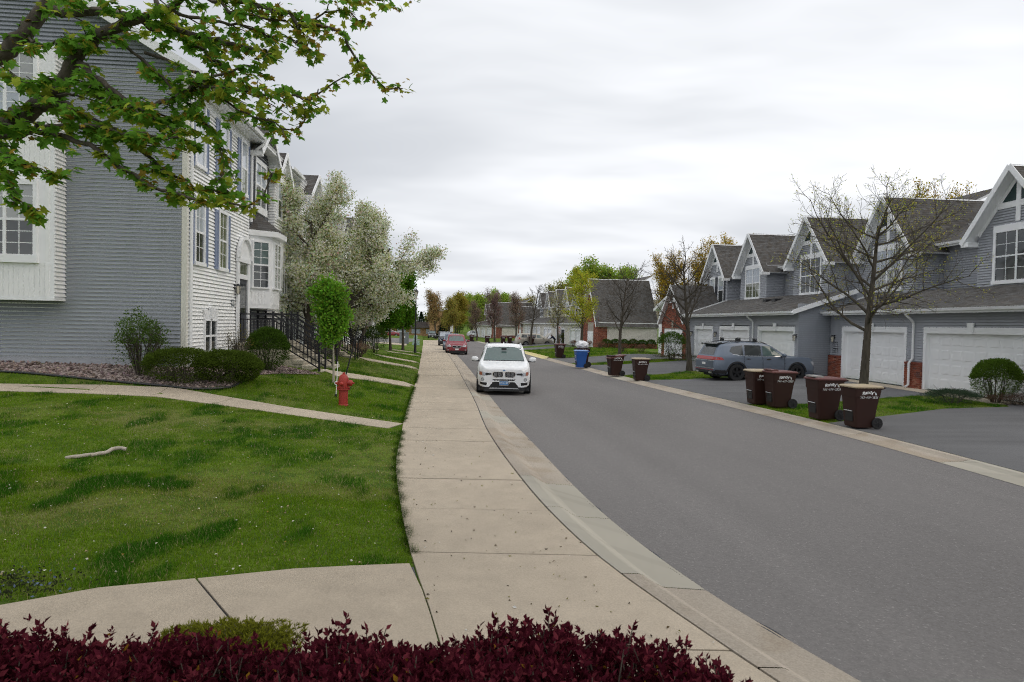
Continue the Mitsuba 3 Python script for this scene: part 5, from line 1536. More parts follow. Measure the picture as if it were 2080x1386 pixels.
# champagne minivan with its bonnet up
VT = [(0, 0.72), (0.1, 0.82), (0.4, 0.96), (0.85, 1.06), (1.1, 1.14), (1.6, 1.45), (2.0, 1.66), (2.5, 1.73), (4.0, 1.74), (4.6, 1.68), (4.9, 1.25), (5.05, 0.95), (5.08, 0.8)]
VS = [('front_side_window', [(1.45, 1.12), (2.45, 1.13), (2.40, 1.56), (1.95, 1.52)]), ('side_window', [(2.55, 1.13), (3.65, 1.13), (3.65, 1.58), (2.5, 1.58)]), ('side_window', [(3.75, 1.13), (4.62, 1.16), (4.45, 1.55), (3.75, 1.58)])]
vd = np.array([0.96, 0.27])
vd /= np.linalg.norm(vd)
zv = float(zr(93)) + 0.06
MV = facing(0.55, 92.4, zv, vd, 5.08, front=False)
van = car('car', 'champagne minivan with its bonnet raised, parked side-on beyond the far lawn', 'car', MV, 5.08, 1.96, VT, [(0, 0.7), (0.8, 0.98), (2, 1.05), (4.6, 1.06), (5.08, 0.9)], 'paint_champagne', (0.95, 3.98), 0.34, VS, wsp, rear_w,
          [*lamp_pair('headlight', [(0.5, 0.66), (0.85, 0.66), (0.85, 0.82), (0.55, 0.80)], 'headlamp', 0.012), ('grille', [(-0.4, 0.6), (0.4, 0.6), (0.4, 0.75), (-0.4, 0.75)], 'dark_grille', 0.01)], [*lamp_pair('tail_light', [(0.6, 0.85), (0.9, 0.85), (0.86, 1.15), (0.66, 1.15)], 'red_lens')], mirrors=(1.45, 1.18), cladding=None, far=True)
for sd in (-1, 1):
    fv, ff, *_ = car_shell(5.08, 1.96, VT, [(0, 0.7), (0.8, 0.98), (2, 1.05), (4.6, 1.06), (5.08, 0.9)], axles=(0.95, 3.98), wheel_r=0.34)
    for nm, poly, b in (('tail_light', [(4.68, 0.9), (4.95, 0.9), (4.92, 1.12), (4.78, 1.14)], 'red_lens'), ('rub_strip', [(1.5, 0.52), (3.4, 0.52), (3.4, 0.56), (1.5, 0.56)], 'cream_trim')):
        d = decal(fv, ff, poly, 1, sd, 0.01, 0.12)
        put(van, nm, (xf(MV, d.mesh()[0]), d.mesh()[1]), b, smooth=True)
hd = MB()
bar(hd, [1.0, 0, 1.08], [0.28, 0, 1.78], 1.35, 0.05, up=(0.7, 0, 0.7))
put(van, 'bonnet', (xf(MV, hd.mesh()[0]), hd.mesh()[1]), 'paint_champagne', label='raised bonnet of the minivan')

# white crossover far away and cars at the end of the street
WT = [(0, 0.75), (0.1, 0.85), (0.5, 0.98), (1.1, 1.06), (1.7, 1.42), (2.1, 1.62), (3.2, 1.68), (4.0, 1.58), (4.4, 1.2), (4.6, 0.95)]
WS = [('front_side_window', [(1.5, 1.1), (2.5, 1.11), (2.45, 1.52), (2.05, 1.5)]), ('side_window', [(2.6, 1.11), (3.4, 1.13), (3.35, 1.53), (2.58, 1.54)]), ('side_window', [(3.5, 1.14), (4.0, 1.22), (3.8, 1.48), (3.46, 1.52)])]
wb_ = [(0, 0.7), (0.6, 0.92), (2, 1.03), (4, 1.08), (4.6, 0.95)]
wz = float(zr(172)) + 0.15
wargs = (4.6, 1.84, WT, wb_)
car('car', 'white crossover seen side-on in the distance beside the orange budding trees', 'car', facing(-11.4, 172, wz, (1, 0.12), 4.6, front=False), *wargs, 'paint_white', (0.9, 3.6), 0.35, WS, wsp, rear_w, [], tails, far=True, cladding=None)
car('car', 'small dark car beyond the row of kerbside cars', 'car', facing(-17.5, 150, float(zr(150)) + 0.02, (0.15, -1), 4.6), *wargs, 'paint_black', (0.9, 3.6), 0.35, WS, wsp, rear_w, rfront, tails, far=True, cladding=None)
car('car', 'dark red car by the grey block wall at the end of the street', 'car', facing(-27, 165, float(zr(165)) + 0.02, (1, 0.05), 4.6), *wargs, 'paint_red', (0.9, 3.6), 0.35, WS, wsp, rear_w, [], tails, far=True, cladding=None)
car('car', 'dark car parked left of the lamp post, before the low tan building', 'car', facing(-33.5, 166, float(zr(166)) + 0.02, (1, 0.05), 4.6), *wargs, 'paint_black', (0.9, 3.6), 0.35, WS, wsp, rear_w, [], tails, far=True, cladding=None)


# ------------------------------------------------------------------ the person at the minivan
def body_mesh(bones, refine=0.05, smooth_n=8):
    import manifold3d as mf
    tot = None
    for p, q, a, b in bones:
        s = mf.Manifold.sphere(a, 14).translate(list(map(float, p)))
        e = mf.Manifold.sphere(b, 14).translate(list(map(float, q)))
        h = mf.Manifold.batch_hull([s, e])
        tot = h if tot is None else tot + h
    tot = tot.refine_to_length(refine)
    m = tot.to_mesh()
    tm = trimesh.Trimesh(np.asarray(m.vert_properties)[:, :3], np.asarray(m.tri_verts))
    trimesh.smoothing.filter_taubin(tm, iterations=smooth_n)
    return np.array(tm.vertices), np.array(tm.faces)


nose = np.array([0.55, 92.4]) + vd * 5.08
pp = nose + vd * 0.42
MP = np.array([[-vd[0], vd[1], 0, pp[0]], [-vd[1], -vd[0], 0, pp[1]], [0, 0, 1, zv - 0.03], [0, 0, 0, 1.0]])      # local x points from the person to the engine
per = thing('person', 'person in a navy top and olive trousers leaning over the engine of the minivan', 'person')
v, f = body_mesh([((0, 0.11, 0.09), (0.02, 0.10, 0.50), 0.05, 0.065), ((0.02, 0.10, 0.50), (-0.05, 0.09, 0.92), 0.07, 0.095), ((0, -0.11, 0.09), (0.02, -0.10, 0.50), 0.05, 0.065), ((0.02, -0.10, 0.50), (-0.05, -0.09, 0.92), 0.07, 0.095), ((-0.05, 0.08, 0.93), (-0.05, -0.08, 0.93), 0.12, 0.12)])
put(per, 'trousers', (v, f), 'olive_cloth', MP, smooth=True)
v, f = body_mesh([((-0.04, 0.06, 0.98), (0.28, 0.10, 1.32), 0.12, 0.12), ((-0.04, -0.06, 0.98), (0.28, -0.10, 1.32), 0.12, 0.12), ((0.28, 0.18, 1.34), (0.48, 0.22, 1.14), 0.06, 0.05), ((0.48, 0.22, 1.14), (0.68, 0.14, 1.06), 0.05, 0.04), ((0.28, -0.18, 1.34), (0.48, -0.22, 1.14), 0.06, 0.05), ((0.48, -0.22, 1.14), (0.68, -0.14, 1.06), 0.05, 0.04)])
put(per, 'jacket', (v, f), 'navy_cloth', MP, smooth=True)
v, f = body_mesh([((0.33, 0, 1.38), (0.40, 0, 1.44), 0.06, 0.06), ((0.43, 0, 1.50), (0.47, 0, 1.42), 0.10, 0.075), ((0.50, 0, 1.43), (0.55, 0, 1.42), 0.03, 0.012), ((0.44, 0.09, 1.46), (0.44, 0.105, 1.45), 0.02, 0.012), ((0.44, -0.09, 1.46), (0.44, -0.105, 1.45), 0.02, 0.012)], 0.03, 3)
put(per, 'head', (v, f), 'skin', MP, smooth=True)
v, f = body_mesh([((0.41, 0, 1.525), (0.44, 0, 1.545), 0.105, 0.09), ((0.52, 0, 1.52), (0.56, 0, 1.51), 0.03, 0.015)], 0.03, 3)
put(per, 'cap', (v, f), 'navy_cloth', MP, smooth=True)
for sy in (-1, 1):
    hb = [((0.69, sy * 0.14, 1.06), (0.75, sy * 0.13, 1.045), 0.035, 0.03)]
    for q in range(4):
        hb.append(((0.75, sy * (0.105 + 0.018 * q), 1.045), (0.80 + 0.012 * (q in (1, 2)), sy * (0.10 + 0.021 * q), 1.005), 0.010, 0.008))
    hb.append(((0.71, sy * 0.10, 1.05), (0.75, sy * 0.075, 1.02), 0.011, 0.009))
    v, f = body_mesh(hb, 0.012, 3)
    put(per, 'hand', (v, f), 'skin', MP, smooth=True)
    v, f = body_mesh([((-0.03, sy * 0.11, 0.045), (0.17, sy * 0.115, 0.035), 0.048, 0.035)], 0.04, 2)
    put(per, 'shoe', (v, f), 'shoe', MP, smooth=True)


# ------------------------------------------------------------------ wheeled bins
def rrect(w, d, r=0.05, n=4):
    out = []
    for cx, cy, a0 in ((w / 2 - r, d / 2 - r, 0), (-w / 2 + r, d / 2 - r, 90), (-w / 2 + r, -d / 2 + r, 180), (w / 2 - r, -d / 2 + r, 270)):
        for k in range(n + 1):
            a = math.radians(a0 + 90 * k / n)
            out.append((cx + r * math.cos(a), cy + r * math.sin(a)))
    return np.array(out)


def stack(secs, cap0=True, cap1=True):
    n = len(secs[0])
    v = np.vstack(secs)
    f = []
    for i in range(len(secs) - 1):
        for j in range(n):
            k = (j + 1) % n
            f.append([i * n + j, i * n + k, (i + 1) * n + k, (i + 1) * n + j])
    tri = [t for q in f for t in ([q[0], q[1], q[2]], [q[0], q[2], q[3]])]
    e = (len(secs) - 1) * n
    for j in range(1, n - 1):
        if cap0:
            tri.append([0, j + 1, j])
        if cap1:
            tri.append([e, e + j, e + j + 1])
    return v, np.array(tri)


def make_bin(name, label, body, lid, scale=1.0, arms=True, writing=True, group=None, lid_patch=None, lid_tilt=0.0, emblem=None):
    """Front of the bin is +x; handle and wheels at -x."""
    root = thing(name, label, 'bin', group)

    def sec(w, d, z, dx=0.0, r=0.05):
        p = rrect(d, w, r)
        return np.column_stack([p[:, 0] + dx, p[:, 1], np.full(len(p), z)])
    secs = [sec(0.50, 0.48, 0.03, 0.02), sec(0.52, 0.50, 0.07, 0.02), sec(0.575, 0.60, 0.55, 0.01), sec(0.615, 0.66, 0.80, 0.0), sec(0.64, 0.68, 0.805, 0.0), sec(0.655, 0.72, 1.00, -0.01), sec(0.675, 0.75, 1.005, -0.01), sec(0.675, 0.75, 1.03, -0.01)]
    put(root, 'body', stack(secs), body, smooth=30)
    m = MB()
    m.box(0.24, 0.325, -0.14, 0.14, 0.16, 0.60)
    put(root, 'front_recess', MB().box(0.22, 0.302, -0.15, 0.15, 0.18, 0.66), 'dark_grille')
    put(root, 'catch_bar', MB().cyl([0.325, -0.16, 0.44], [0.325, 0.16, 0.44], 0.014, 8), 'alloy')
    a = lid_tilt
    ls = [sec(0.70, 0.80, 1.032, -0.01), sec(0.71, 0.81, 1.06, -0.01), sec(0.66, 0.74, 1.085, -0.01), sec(0.40, 0.50, 1.10, 0.0)]
    lv, lf = stack(ls)
    lv2 = lv.copy()
    dx = lv[:, 0] + 0.40
    lv2[:, 2] = lv[:, 2] + dx * math.tan(a)
    put(root, 'lid', (lv2, lf), lid, smooth=30)
    if lid_patch:
        put(root, 'lid_flap', MB().prism([(0.16, -0.24), (0.38, -0.24), (0.38, 0.24), (0.16, 0.24)], 'z', 1.095 + 0.55 * math.tan(a), 1.13 + 0.6 * math.tan(a)), lid_patch)
    hb = MB().tube([[-0.36, -0.28, 1.0], [-0.47, -0.28, 1.03], [-0.47, 0.28, 1.03], [-0.36, 0.28, 1.0]], 0.018, 8)
    put(root, 'handle', hb, body, smooth=40)
    for sy in (-1, 1):
        v, f = lathe([(0.0, -0.03), (0.10, -0.03), (0.135, -0.028), (0.145, -0.012), (0.145, 0.02), (0.13, 0.032), (0.09, 0.022), (0.0, 0.03)], 22)
        w = np.stack([v[:, 0] - 0.27, sy * (0.30 + v[:, 2]), v[:, 1] + 0.145], 1)
        k = put(root, 'wheel', (w, f), 'rubber', smooth=35)
        sp_ = MB()
        for q in range(6):
            an = q * PI / 3
            bar(sp_, [-0.27 + 0.02 * math.cos(an), sy * 0.334, 0.145 + 0.02 * math.sin(an)], [-0.27 + 0.11 * math.cos(an), sy * 0.326, 0.145 + 0.11 * math.sin(an)], 0.018, 0.012, up=(0, sy, 0))
        put(k, 'hub_spokes', sp_, 'black_plastic')
    put(root, 'axle', MB().cyl([-0.27, -0.28, 0.145], [-0.27, 0.28, 0.145], 0.016, 8), 'black_metal')
    if writing:
        for sy in (-1, 1):
            txt = meshkit.text_mesh("Randy's", 0.075, 0.004, bold=True)
            tv = np.array(txt.vertices)
            xx = tv[:, 0] - tv[:, 0].max() / 2
            zz = tv[:, 1] + 0.86 + 0.03 - 0.9 * xx ** 2
            num = meshkit.text_mesh('763-479-3335', 0.046, 0.004, bold=True)
            nv = np.array(num.vertices)
            X = np.concatenate([xx, nv[:, 0] - nv[:, 0].max() / 2])
            Z = np.concatenate([zz, nv[:, 1] + 0.795 - 0.02])
            D = np.concatenate([tv[:, 2], nv[:, 2]])
            half = np.interp(Z, [0.07, 0.55, 0.80, 0.805, 1.0], [0.26, 0.2875, 0.3075, 0.32, 0.3275]) + 0.002
            W_ = np.stack([-sy * X - 0.02, sy * (half + D), Z], 1)
            F_ = np.vstack([txt.faces, np.asarray(num.faces) + len(tv)])
            put(root, 'lettering', (W_, F_), 'letter_white')
    if emblem:
        em = MB()
        for q in range(3):
            an = PI / 2 + q * 2 * PI / 3
            bar(em, [0.298, 0.075 * math.cos(an - 0.75), 0.70 + 0.075 * math.sin(an - 0.75)], [0.298, 0.075 * math.cos(an + 0.75), 0.70 + 0.075 * math.sin(an + 0.75)], 0.03, 0.006, up=(1, 0, 0))
        put(root, 'recycling_emblem', (xf(None, em.mesh()[0]) + [0.035, 0, 0], em.mesh()[1]), 'letter_white')
        em2 = em.mesh()[0].copy()
        em2 = np.stack([em2[:, 1], -(em2[:, 0] - 0.298) - 0.301, em2[:, 2]], 1)
        put(root, 'recycling_emblem', (em2, em.mesh()[1]), 'letter_white')
    for k in [k for k in scene if k.startswith(root + '__')]:
        scene[k]['to_world'] = T()
    return root


def move_thing(root, M):
    for k in [k for k in scene if k.startswith(root + '__')]:
        scene[k] = {**scene[k], 'to_world': T(np.asarray(M).tolist())}


G = 'brown wheeled bins set out at the kerb'
# heading: the front (+x) faces the road, i.e. towards -X; the lettered side faces the viewer
b0 = make_bin('wheeled_bin', 'brown wheeled bin with a tan lid, nearest of the bins across the street', 'bin_brown', 'bin_tan', group=G)
b1 = make_bin('wheeled_bin', 'brown wheeled bin with a reddish lid, second nearest, beside the tan-lidded one', 'bin_brown', 'bin_lid_red', group=G, lid_patch='bin_grey')
b2 = make_bin('wheeled_bin', 'brown wheeled bin with a reddish lid on the grass in front of the slate wagon', 'bin_brown', 'bin_lid_red', group=G, lid_patch='bin_lid_red')
b3 = make_bin('wheeled_bin', 'brown wheeled bin with a pale lid, half hidden behind a reddish-lidded one', 'bin_brown', 'bin_tan', group=G)


def kz(x, y):
    return float(max(gh(x, y) + 0.02, zr(y) + 0.06))


def bin_at(root, x, y, ang, s=1.0, dz=0.0):
    move_thing(root, place(x, y, kz(x, y) + dz, ang, s))


bin_at(b0, 8.28, 16.15, PI + 0.14, 0.93)
bin_at(b1, 8.06, 17.55, PI + 0.10, 1.0)
bin_at(b2, 7.92, 20.15, PI + 0.12, 1.0)
bin_at(b3, 7.62, 20.95, PI + 0.12, 0.98)
b4 = copy_thing(b0, 'wheeled_bin', place(5.72, 30.3, kz(5.72, 30.3), PI + 0.1, 0.92), 'brown wheeled bin with a tan lid standing before the bare street tree', 'bin', G)
b5 = make_bin('wheeled_bin', 'brown wheeled bin with its lid propped up by its contents', 'bin_brown', 'bin_lid_red', group=G, lid_tilt=-0.20)
bin_at(b5, 5.02, 33.1, PI + 0.25, 0.97, -0.0)
b6 = make_bin('wheeled_bin', 'blue recycling bin with a light blue lid and white emblem', 'bin_blue', 'bin_blue_lid', writing=False, emblem=True, group=None)
bin_at(b6, 4.02, 39.7, PI + 0.15, 0.95)
b7 = copy_thing(b0, 'wheeled_bin', place(4.22, 41.0, kz(4.22, 41.0), PI + 0.3, 1.1), 'brown wheeled bin behind the blue one, overfilled with a white bag', 'bin', G, skip=('__lid', 'handle'))
bag = thing('rubbish_bag', 'bulging white rubbish bag on the overfilled brown bin', 'bag')
sp = trimesh.creation.icosphere(4)
nv = np.array(sp.vertices)
nv = nv * (0.86 + 0.42 * meshkit.fbm(nv * 2.6 + 5, 3)[:, None]) * np.array([0.36, 0.36, 0.25])
put(bag, 'bag', (nv + [4.22, 41.0, kz(4.22, 41.0) + 1.30], np.array(sp.faces)), 'bag_white', smooth=True)
put(bag, 'knot', MB().tube([[4.05, 40.9, 1.40 + kz(4.22, 41.0)], [3.98, 40.85, 1.52 + kz(4.22, 41.0)]], [0.05, 0.07], 7), 'bag_white', smooth=True)
for x, y, lab in ((3.72, 53.2, 'brown wheeled bin beside the yellow kerb, under the parking sign'), (2.6, 91.5, 'brown wheeled bin left of the minivan'), (-0.35, 103, 'right-hand one of two brown bins standing close together in the distance'), (-1.35, 103, 'left-hand one of two brown bins standing close together in the distance'), (-3.9, 107, 'single brown bin in the distance, right of the red crossover'), (-7.0, 118, 'farthest brown bin, on the verge before the orange trees')):
    copy_thing(b1, 'wheeled_bin', place(x, y, float(gh(max(x, RB(y) + 0.05), y)) + 0.02, PI + 0.2, 1.02), lab, 'bin', G)

# ------------------------------------------------------------------ street furniture
hx, hy = -4.02, 16.35
hz = float(gh(hx, hy)) - 0.01
hyd = thing('fire_hydrant', 'red cast iron fire hydrant on the lawn with a hose outlet facing the pavement', 'hydrant')
MH = place(hx, hy, hz, 0.0)
v, f = lathe([(0.0, 0.0), (0.125, 0.0), (0.12, 0.03), (0.108, 0.04), (0.108, 0.36), (0.118, 0.37), (0.118, 0.385)], 24)
put(hyd, 'barrel', (v, f), 'hydrant_red', MH, smooth=40)
v, f = lathe([(0.118, 0.386), (0.155, 0.388), (0.155, 0.412), (0.12, 0.415), (0.155, 0.425), (0.155, 0.447), (0.125, 0.45)], 24)
fl = put(hyd, 'flange', (v, f), 'hydrant_red', MH, smooth=40)
bl = MB()
for q in range(8):
    a = q * PI / 4
    bl.cyl([0.138 * math.cos(a), 0.138 * math.sin(a), 0.375], [0.138 * math.cos(a), 0.138 * math.sin(a), 0.462], 0.012, 6)
put(fl, 'bolts', bl, 'hydrant_red', MH)
v, f = lathe([(0.118, 0.45), (0.122, 0.48), (0.125, 0.58), (0.113, 0.66), (0.09, 0.72), (0.055, 0.748), (0.05, 0.752), (0.0, 0.755)], 24)
put(hyd, 'bonnet', (v, f), 'hydrant_red', MH, smooth=40)
v, f = lathe([(0.0, 0.75), (0.035, 0.75), (0.03, 0.80), (0.0, 0.80)], 5)
put(hyd, 'operating_nut', (v, f), 'hydrant_red', MH)


def outlet(name, d, z, r, ln, nut=True):
    d = np.array([*d, 0.0]) / np.linalg.norm(d)
    b = np.array([0, 0, z])
    m = MB().tube([b + d * 0.08, b + d * (0.10 + ln)], [r * 0.8, r * 0.8], 16).tube([b + d * (0.10 + ln * 0.4), b + d * (0.10 + ln)], [r, r], 16).tube([b + d * (0.10 + ln), b + d * (0.125 + ln)], [r, r * 0.55], 16)
    k = put(hyd, name, m, 'hydrant_red', MH, smooth=35)
    if nut:
        put(k, 'cap_nut', MB().tube([b + d * (0.12 + ln), b + d * (0.165 + ln)], [0.025, 0.02], 5), 'hydrant_red', MH)


outlet('pumper_outlet', (1, -0.12), 0.55, 0.072, 0.10)
outlet('hose_outlet', (-0.1, -1), 0.535, 0.05, 0.05)
outlet('hose_outlet', (-1, 0.2), 0.535, 0.05, 0.05)
put(hyd, 'chain', MB().tube([[0.2, -0.03, 0.47], [0.15, -0.05, 0.40], [0.06, -0.13, 0.42], [0.02, -0.15, 0.48]], 0.006, 5), 'black_metal', MH)

# posts by the sapling
stk = thing('support_stake', 'dark green support stake leaning beside the young staked tree', 'stake')
bx_, by_ = -4.85, 19.6
put(stk, 'pole', MB().tube([[bx_, by_, float(gh(bx_, by_)) - 0.05], [bx_ + 0.42, by_ + 0.1, float(gh(bx_, by_)) + 1.78]], 0.02, 6), 'black_metal')
mk = thing('marker_rod', 'thin white marker rod with a small round plate, left of the red hydrant', 'marker')
put(mk, 'rod', MB().cyl([-4.42, 17.2, 0.3], [-4.38, 17.2, 1.32], 0.011, 6), 'letter_white')
put(mk, 'plate', MB().tube([[-4.41, 17.185, 0.78], [-4.41, 17.20, 0.78]], 0.05, 12), 'letter_white')
put(mk, 'cap', MB().cyl([-4.425, 17.19, 0.33], [-4.42, 17.19, 0.50], 0.03, 8), 'black_metal')

lx, ly = -7.72, 54.5
lz = float(gh(lx, ly))
lp = thing('street_lamp', 'black street lamp with a lantern head beside the pavement', 'lamp post')
Ml = place(lx, ly, lz, 0)
put(lp, 'base', (lathe([(0.0, 0.0), (0.13, 0.0), (0.13, 0.10), (0.10, 0.16), (0.095, 0.75), (0.075, 0.85)], 16)), 'black_metal', Ml, smooth=35)
put(lp, 'pole', MB().tube([[0, 0, 0.8], [0, 0, 4.35]], [0.07, 0.045], 14), 'black_metal', Ml, smooth=35)
hd_ = MB()
hd_.add(*lathe([(0.045, 4.30), (0.09, 4.34), (0.05, 4.42), (0.07, 4.50), (0.105, 4.53)], 16))
for q in range(8):
    a = q * PI / 4
    hd_.tube([[0.105 * math.cos(a), 0.105 * math.sin(a), 4.52], [0.165 * math.cos(a), 0.165 * math.sin(a), 4.86]], 0.009, 5)
hd_.add(*lathe([(0.16, 4.85), (0.215, 4.86), (0.20, 4.90), (0.14, 5.0), (0.075, 5.06), (0.045, 5.08), (0.03, 5.15), (0.0, 5.16)], 16))
put(lp, 'lantern', hd_, 'black_metal', Ml, smooth=35)
put(lp, 'lantern_glass', lathe([(0.095, 4.53), (0.155, 4.85)], 16), 'lamp_glass', Ml, smooth=True)

ub = thing('utility_box', 'grey transformer cabinet with a white label on the lawn beyond the street trees', 'utility box')
Mu = place(-13.3, 84.0, float(gh(-13.3, 84)), 0.1)
put(ub, 'cabinet', MB().box(-0.55, 0.55, 0, 0.9, 0, 1.35).box(-0.58, 0.58, -0.03, 0.93, 1.35, 1.45), 'box_grey', Mu)
put(ub, 'label_plate', MB().box(-0.15, 0.15, -0.02, 0.0, 0.75, 0.95), 'letter_white', Mu)
ub = thing('utility_box', 'pale green telecom pedestal leaning beside the grey cabinet', 'utility box')
Mu = place(-11.5, 80.5, float(gh(-11.5, 80.5)), 0.0)
put(ub, 'pedestal', MB().prism([(-0.30, 0), (0.22, 0), (0.30, 1.15), (-0.05, 1.18)], 'y', 0, 0.4), 'box_green', Mu)
put(ub, 'side_box', MB().box(0.25, 0.55, 0.05, 0.35, 0, 0.55), 'box_green', Mu)

sx_, sy_ = 5.85, 85.0
sg = thing('parking_sign', 'faded pink parking sign of two plates on a thin post', 'sign')
Mg = place(sx_, sy_, float(zr(sy_)) + 0.1, 0.0)
put(sg, 'post', MB().box(-0.03, 0.03, 0, 0.04, 0, 2.75), 'box_grey', Mg)
put(sg, 'plate', MB().box(-0.24, 0.24, -0.015, 0.0, 2.22, 2.68), 'sign_face', Mg)
put(sg, 'plate', MB().box(-0.24, 0.24, -0.015, 0.0, 1.72, 2.18), 'sign_face', Mg)
put(sg, 'symbol', MB().box(-0.07, 0.07, -0.02, -0.015, 2.42, 2.56).box(-0.18, 0.18, -0.02, -0.015, 2.27, 2.31), 'amber_lens', Mg)
put(sg, 'symbol', MB().box(-0.06, 0.06, -0.02, -0.015, 2.0, 2.1).box(-0.15, 0.15, -0.02, -0.015, 1.8, 1.83), 'amber_lens', Mg)
sg = thing('street_sign', 'white upright sign in front of the dark spruce at the end of the street', 'sign')
Mg = place(-14.2, 160, float(zr(160)), 0)
put(sg, 'post', MB().box(-0.05, 0.05, 0, 0.05, 0, 3.0), 'box_grey', Mg)
put(sg, 'plate', MB().box(-0.35, 0.35, -0.03, 0, 1.5, 3.3), 'letter_white', Mg)

pl_ = [(11.3, 45.6), (11.62, 45.55), (11.9, 45.6), (12.2, 45.7)]
for q, (x, y) in enumerate(pl_):
    Mq = place(x - 0.7, y + 0.25, float(gh(x, y)), 0)
    k = thing('path_light', ('leftmost', 'second from left', 'third from left', 'rightmost')[q] + ' of four small black solar lights in the driveway bed', 'garden light', 'solar lights in the driveway bed')
    put(k, 'stake', MB().cyl([0, 0, 0], [0, 0, 0.32], 0.012, 6), 'black_metal', Mq)
    put(k, 'lens', MB().tube([[0, 0, 0.30], [0, 0, 0.40]], [0.05, 0.07], 8), 'box_grey', Mq)
    put(k, 'cap', MB().tube([[0, 0, 0.40], [0, 0, 0.45]], [0.12, 0.05], 10), 'black_metal', Mq)


# ------------------------------------------------------------------ plants
def unit(v):
    return v / np.maximum(np.linalg.norm(v, axis=-1, keepdims=True), 1e-9)


def leaf_cards(P, D, size, col, rg, wide=0.5, fold=0.18):
    """Folded rhombic leaves at P pointing along D: two triangles each."""
    n = len(P)
    D = unit(np.asarray(D, float))
    R = unit(np.cross(D, rg.normal(size=(n, 3))))
    N = np.cross(R, D)
    s = np.broadcast_to(np.asarray(size, float), (n,))[:, None]
    mid = P + D * s * 0.45
    v = np.stack([P, mid + R * s * wide * 0.5 + N * s * fold, P + D * s, mid - R * s * wide * 0.5 + N * s * fold], 1).reshape(-1, 3)
    b = np.arange(n)[:, None] * 4
    f = np.vstack([b + [0, 1, 2], b + [0, 2, 3]])
    c = np.repeat(np.broadcast_to(np.asarray(col, float), (n, 3)), 4, axis=0)
    return v, f, c


MAPLE = np.array([[0, 0], [0.30, -0.06], [0.46, 0.10], [0.30, 0.22], [0.56, 0.46], [0.36, 0.50], [0.30, 0.60], [0.14, 0.56], [0.0, 1.0]])
MAPLE = np.vstack([MAPLE, MAPLE[-2:0:-1] * [-1, 1]])


def maple_leaf(P, D, N, s, droop=0.25):
    D = D / np.linalg.norm(D)
    R = np.cross(D, N)
    R /= np.linalg.norm(R)
    N = np.cross(R, D)
    x, y = MAPLE[:, 0], MAPLE[:, 1]
    h = -droop * (np.abs(x) * 0.9 + 0.7 * (y - 0.3) ** 2)
    v = P + s * (x[:, None] * R + y[:, None] * D + h[:, None] * N)
    c = P + s * (0.32 * D)
    v = np.vstack([v, c])
    k = len(MAPLE)
    return v, np.array([[k, i, (i + 1) % k] for i in range(k)])


def grow(rg, p, d, L, r, level, cfg, wood, tips):
    n = cfg['seg'][level]
    pts, rad = [np.array(p, float)], [r]
    d = np.array(d, float)
    for i in range(n):
        d = d + rg.normal(size=3) * cfg['wob'][level] + np.array([0, 0, cfg['up'][level]])
        d /= np.linalg.norm(d)
        pts.append(pts[-1] + d * L / n)
        rad.append(r * (1 - (1 - cfg['taper'][level]) * (i + 1) / n))
    pts = np.array(pts)
    wood.append((level, pts, np.array(rad)))
    last = level == len(cfg['kids']) - 1
    if last or level >= cfg.get('leaf_from', 9):
        for i in range(1, n + 1):
            tips.append((pts[i], unit(pts[i] - pts[i - 1])))
    if last:
        return
    k = cfg['kids'][level]
    a0, a1 = cfg['from'][level], 1.0
    for q in range(k):
        t = a0 + (a1 - a0) * (q + rg.random() * 0.8) / k
        i = min(int(t * n), n - 1)
        w = t * n - i
        base = pts[i] * (1 - w) + pts[i + 1] * w
        dd = unit(pts[i + 1] - pts[i])
        az = q * 2.4 + rg.random() * 1.2 + level
        ref = np.array([1.0, 0, 0]) if abs(dd[0]) < 0.8 else np.array([0, 1.0, 0])
        u = unit(np.cross(dd, ref))
        v = np.cross(dd, u)
        an = math.radians(cfg['ang'][level] * rg.uniform(0.75, 1.25))
        nd = dd * math.cos(an) + (u * math.cos(az) + v * math.sin(az)) * math.sin(an)
        ln = L * cfg['lenf'][level] * rg.uniform(0.65, 1.15) * (1.0 - cfg.get('cone', 0.45) * t)
        grow(rg, base, nd, ln, max(r * cfg['radf'][level] * (1 - 0.5 * t), cfg.get('rmin', 0.004)), level + 1, cfg, wood, tips)


BASE = dict(seg=[7, 5, 4, 3], wob=[0.04, 0.10, 0.14, 0.18], up=[0.02, 0.06, 0.06, 0.05], taper=[0.25, 0.25, 0.3, 0.4], kids=[12, 7, 6, 0], ang=[55, 48, 45], lenf=[0.55, 0.55, 0.5], radf=[0.5, 0.5, 0.5])
BASE['from'] = [0.3, 0.2, 0.2]


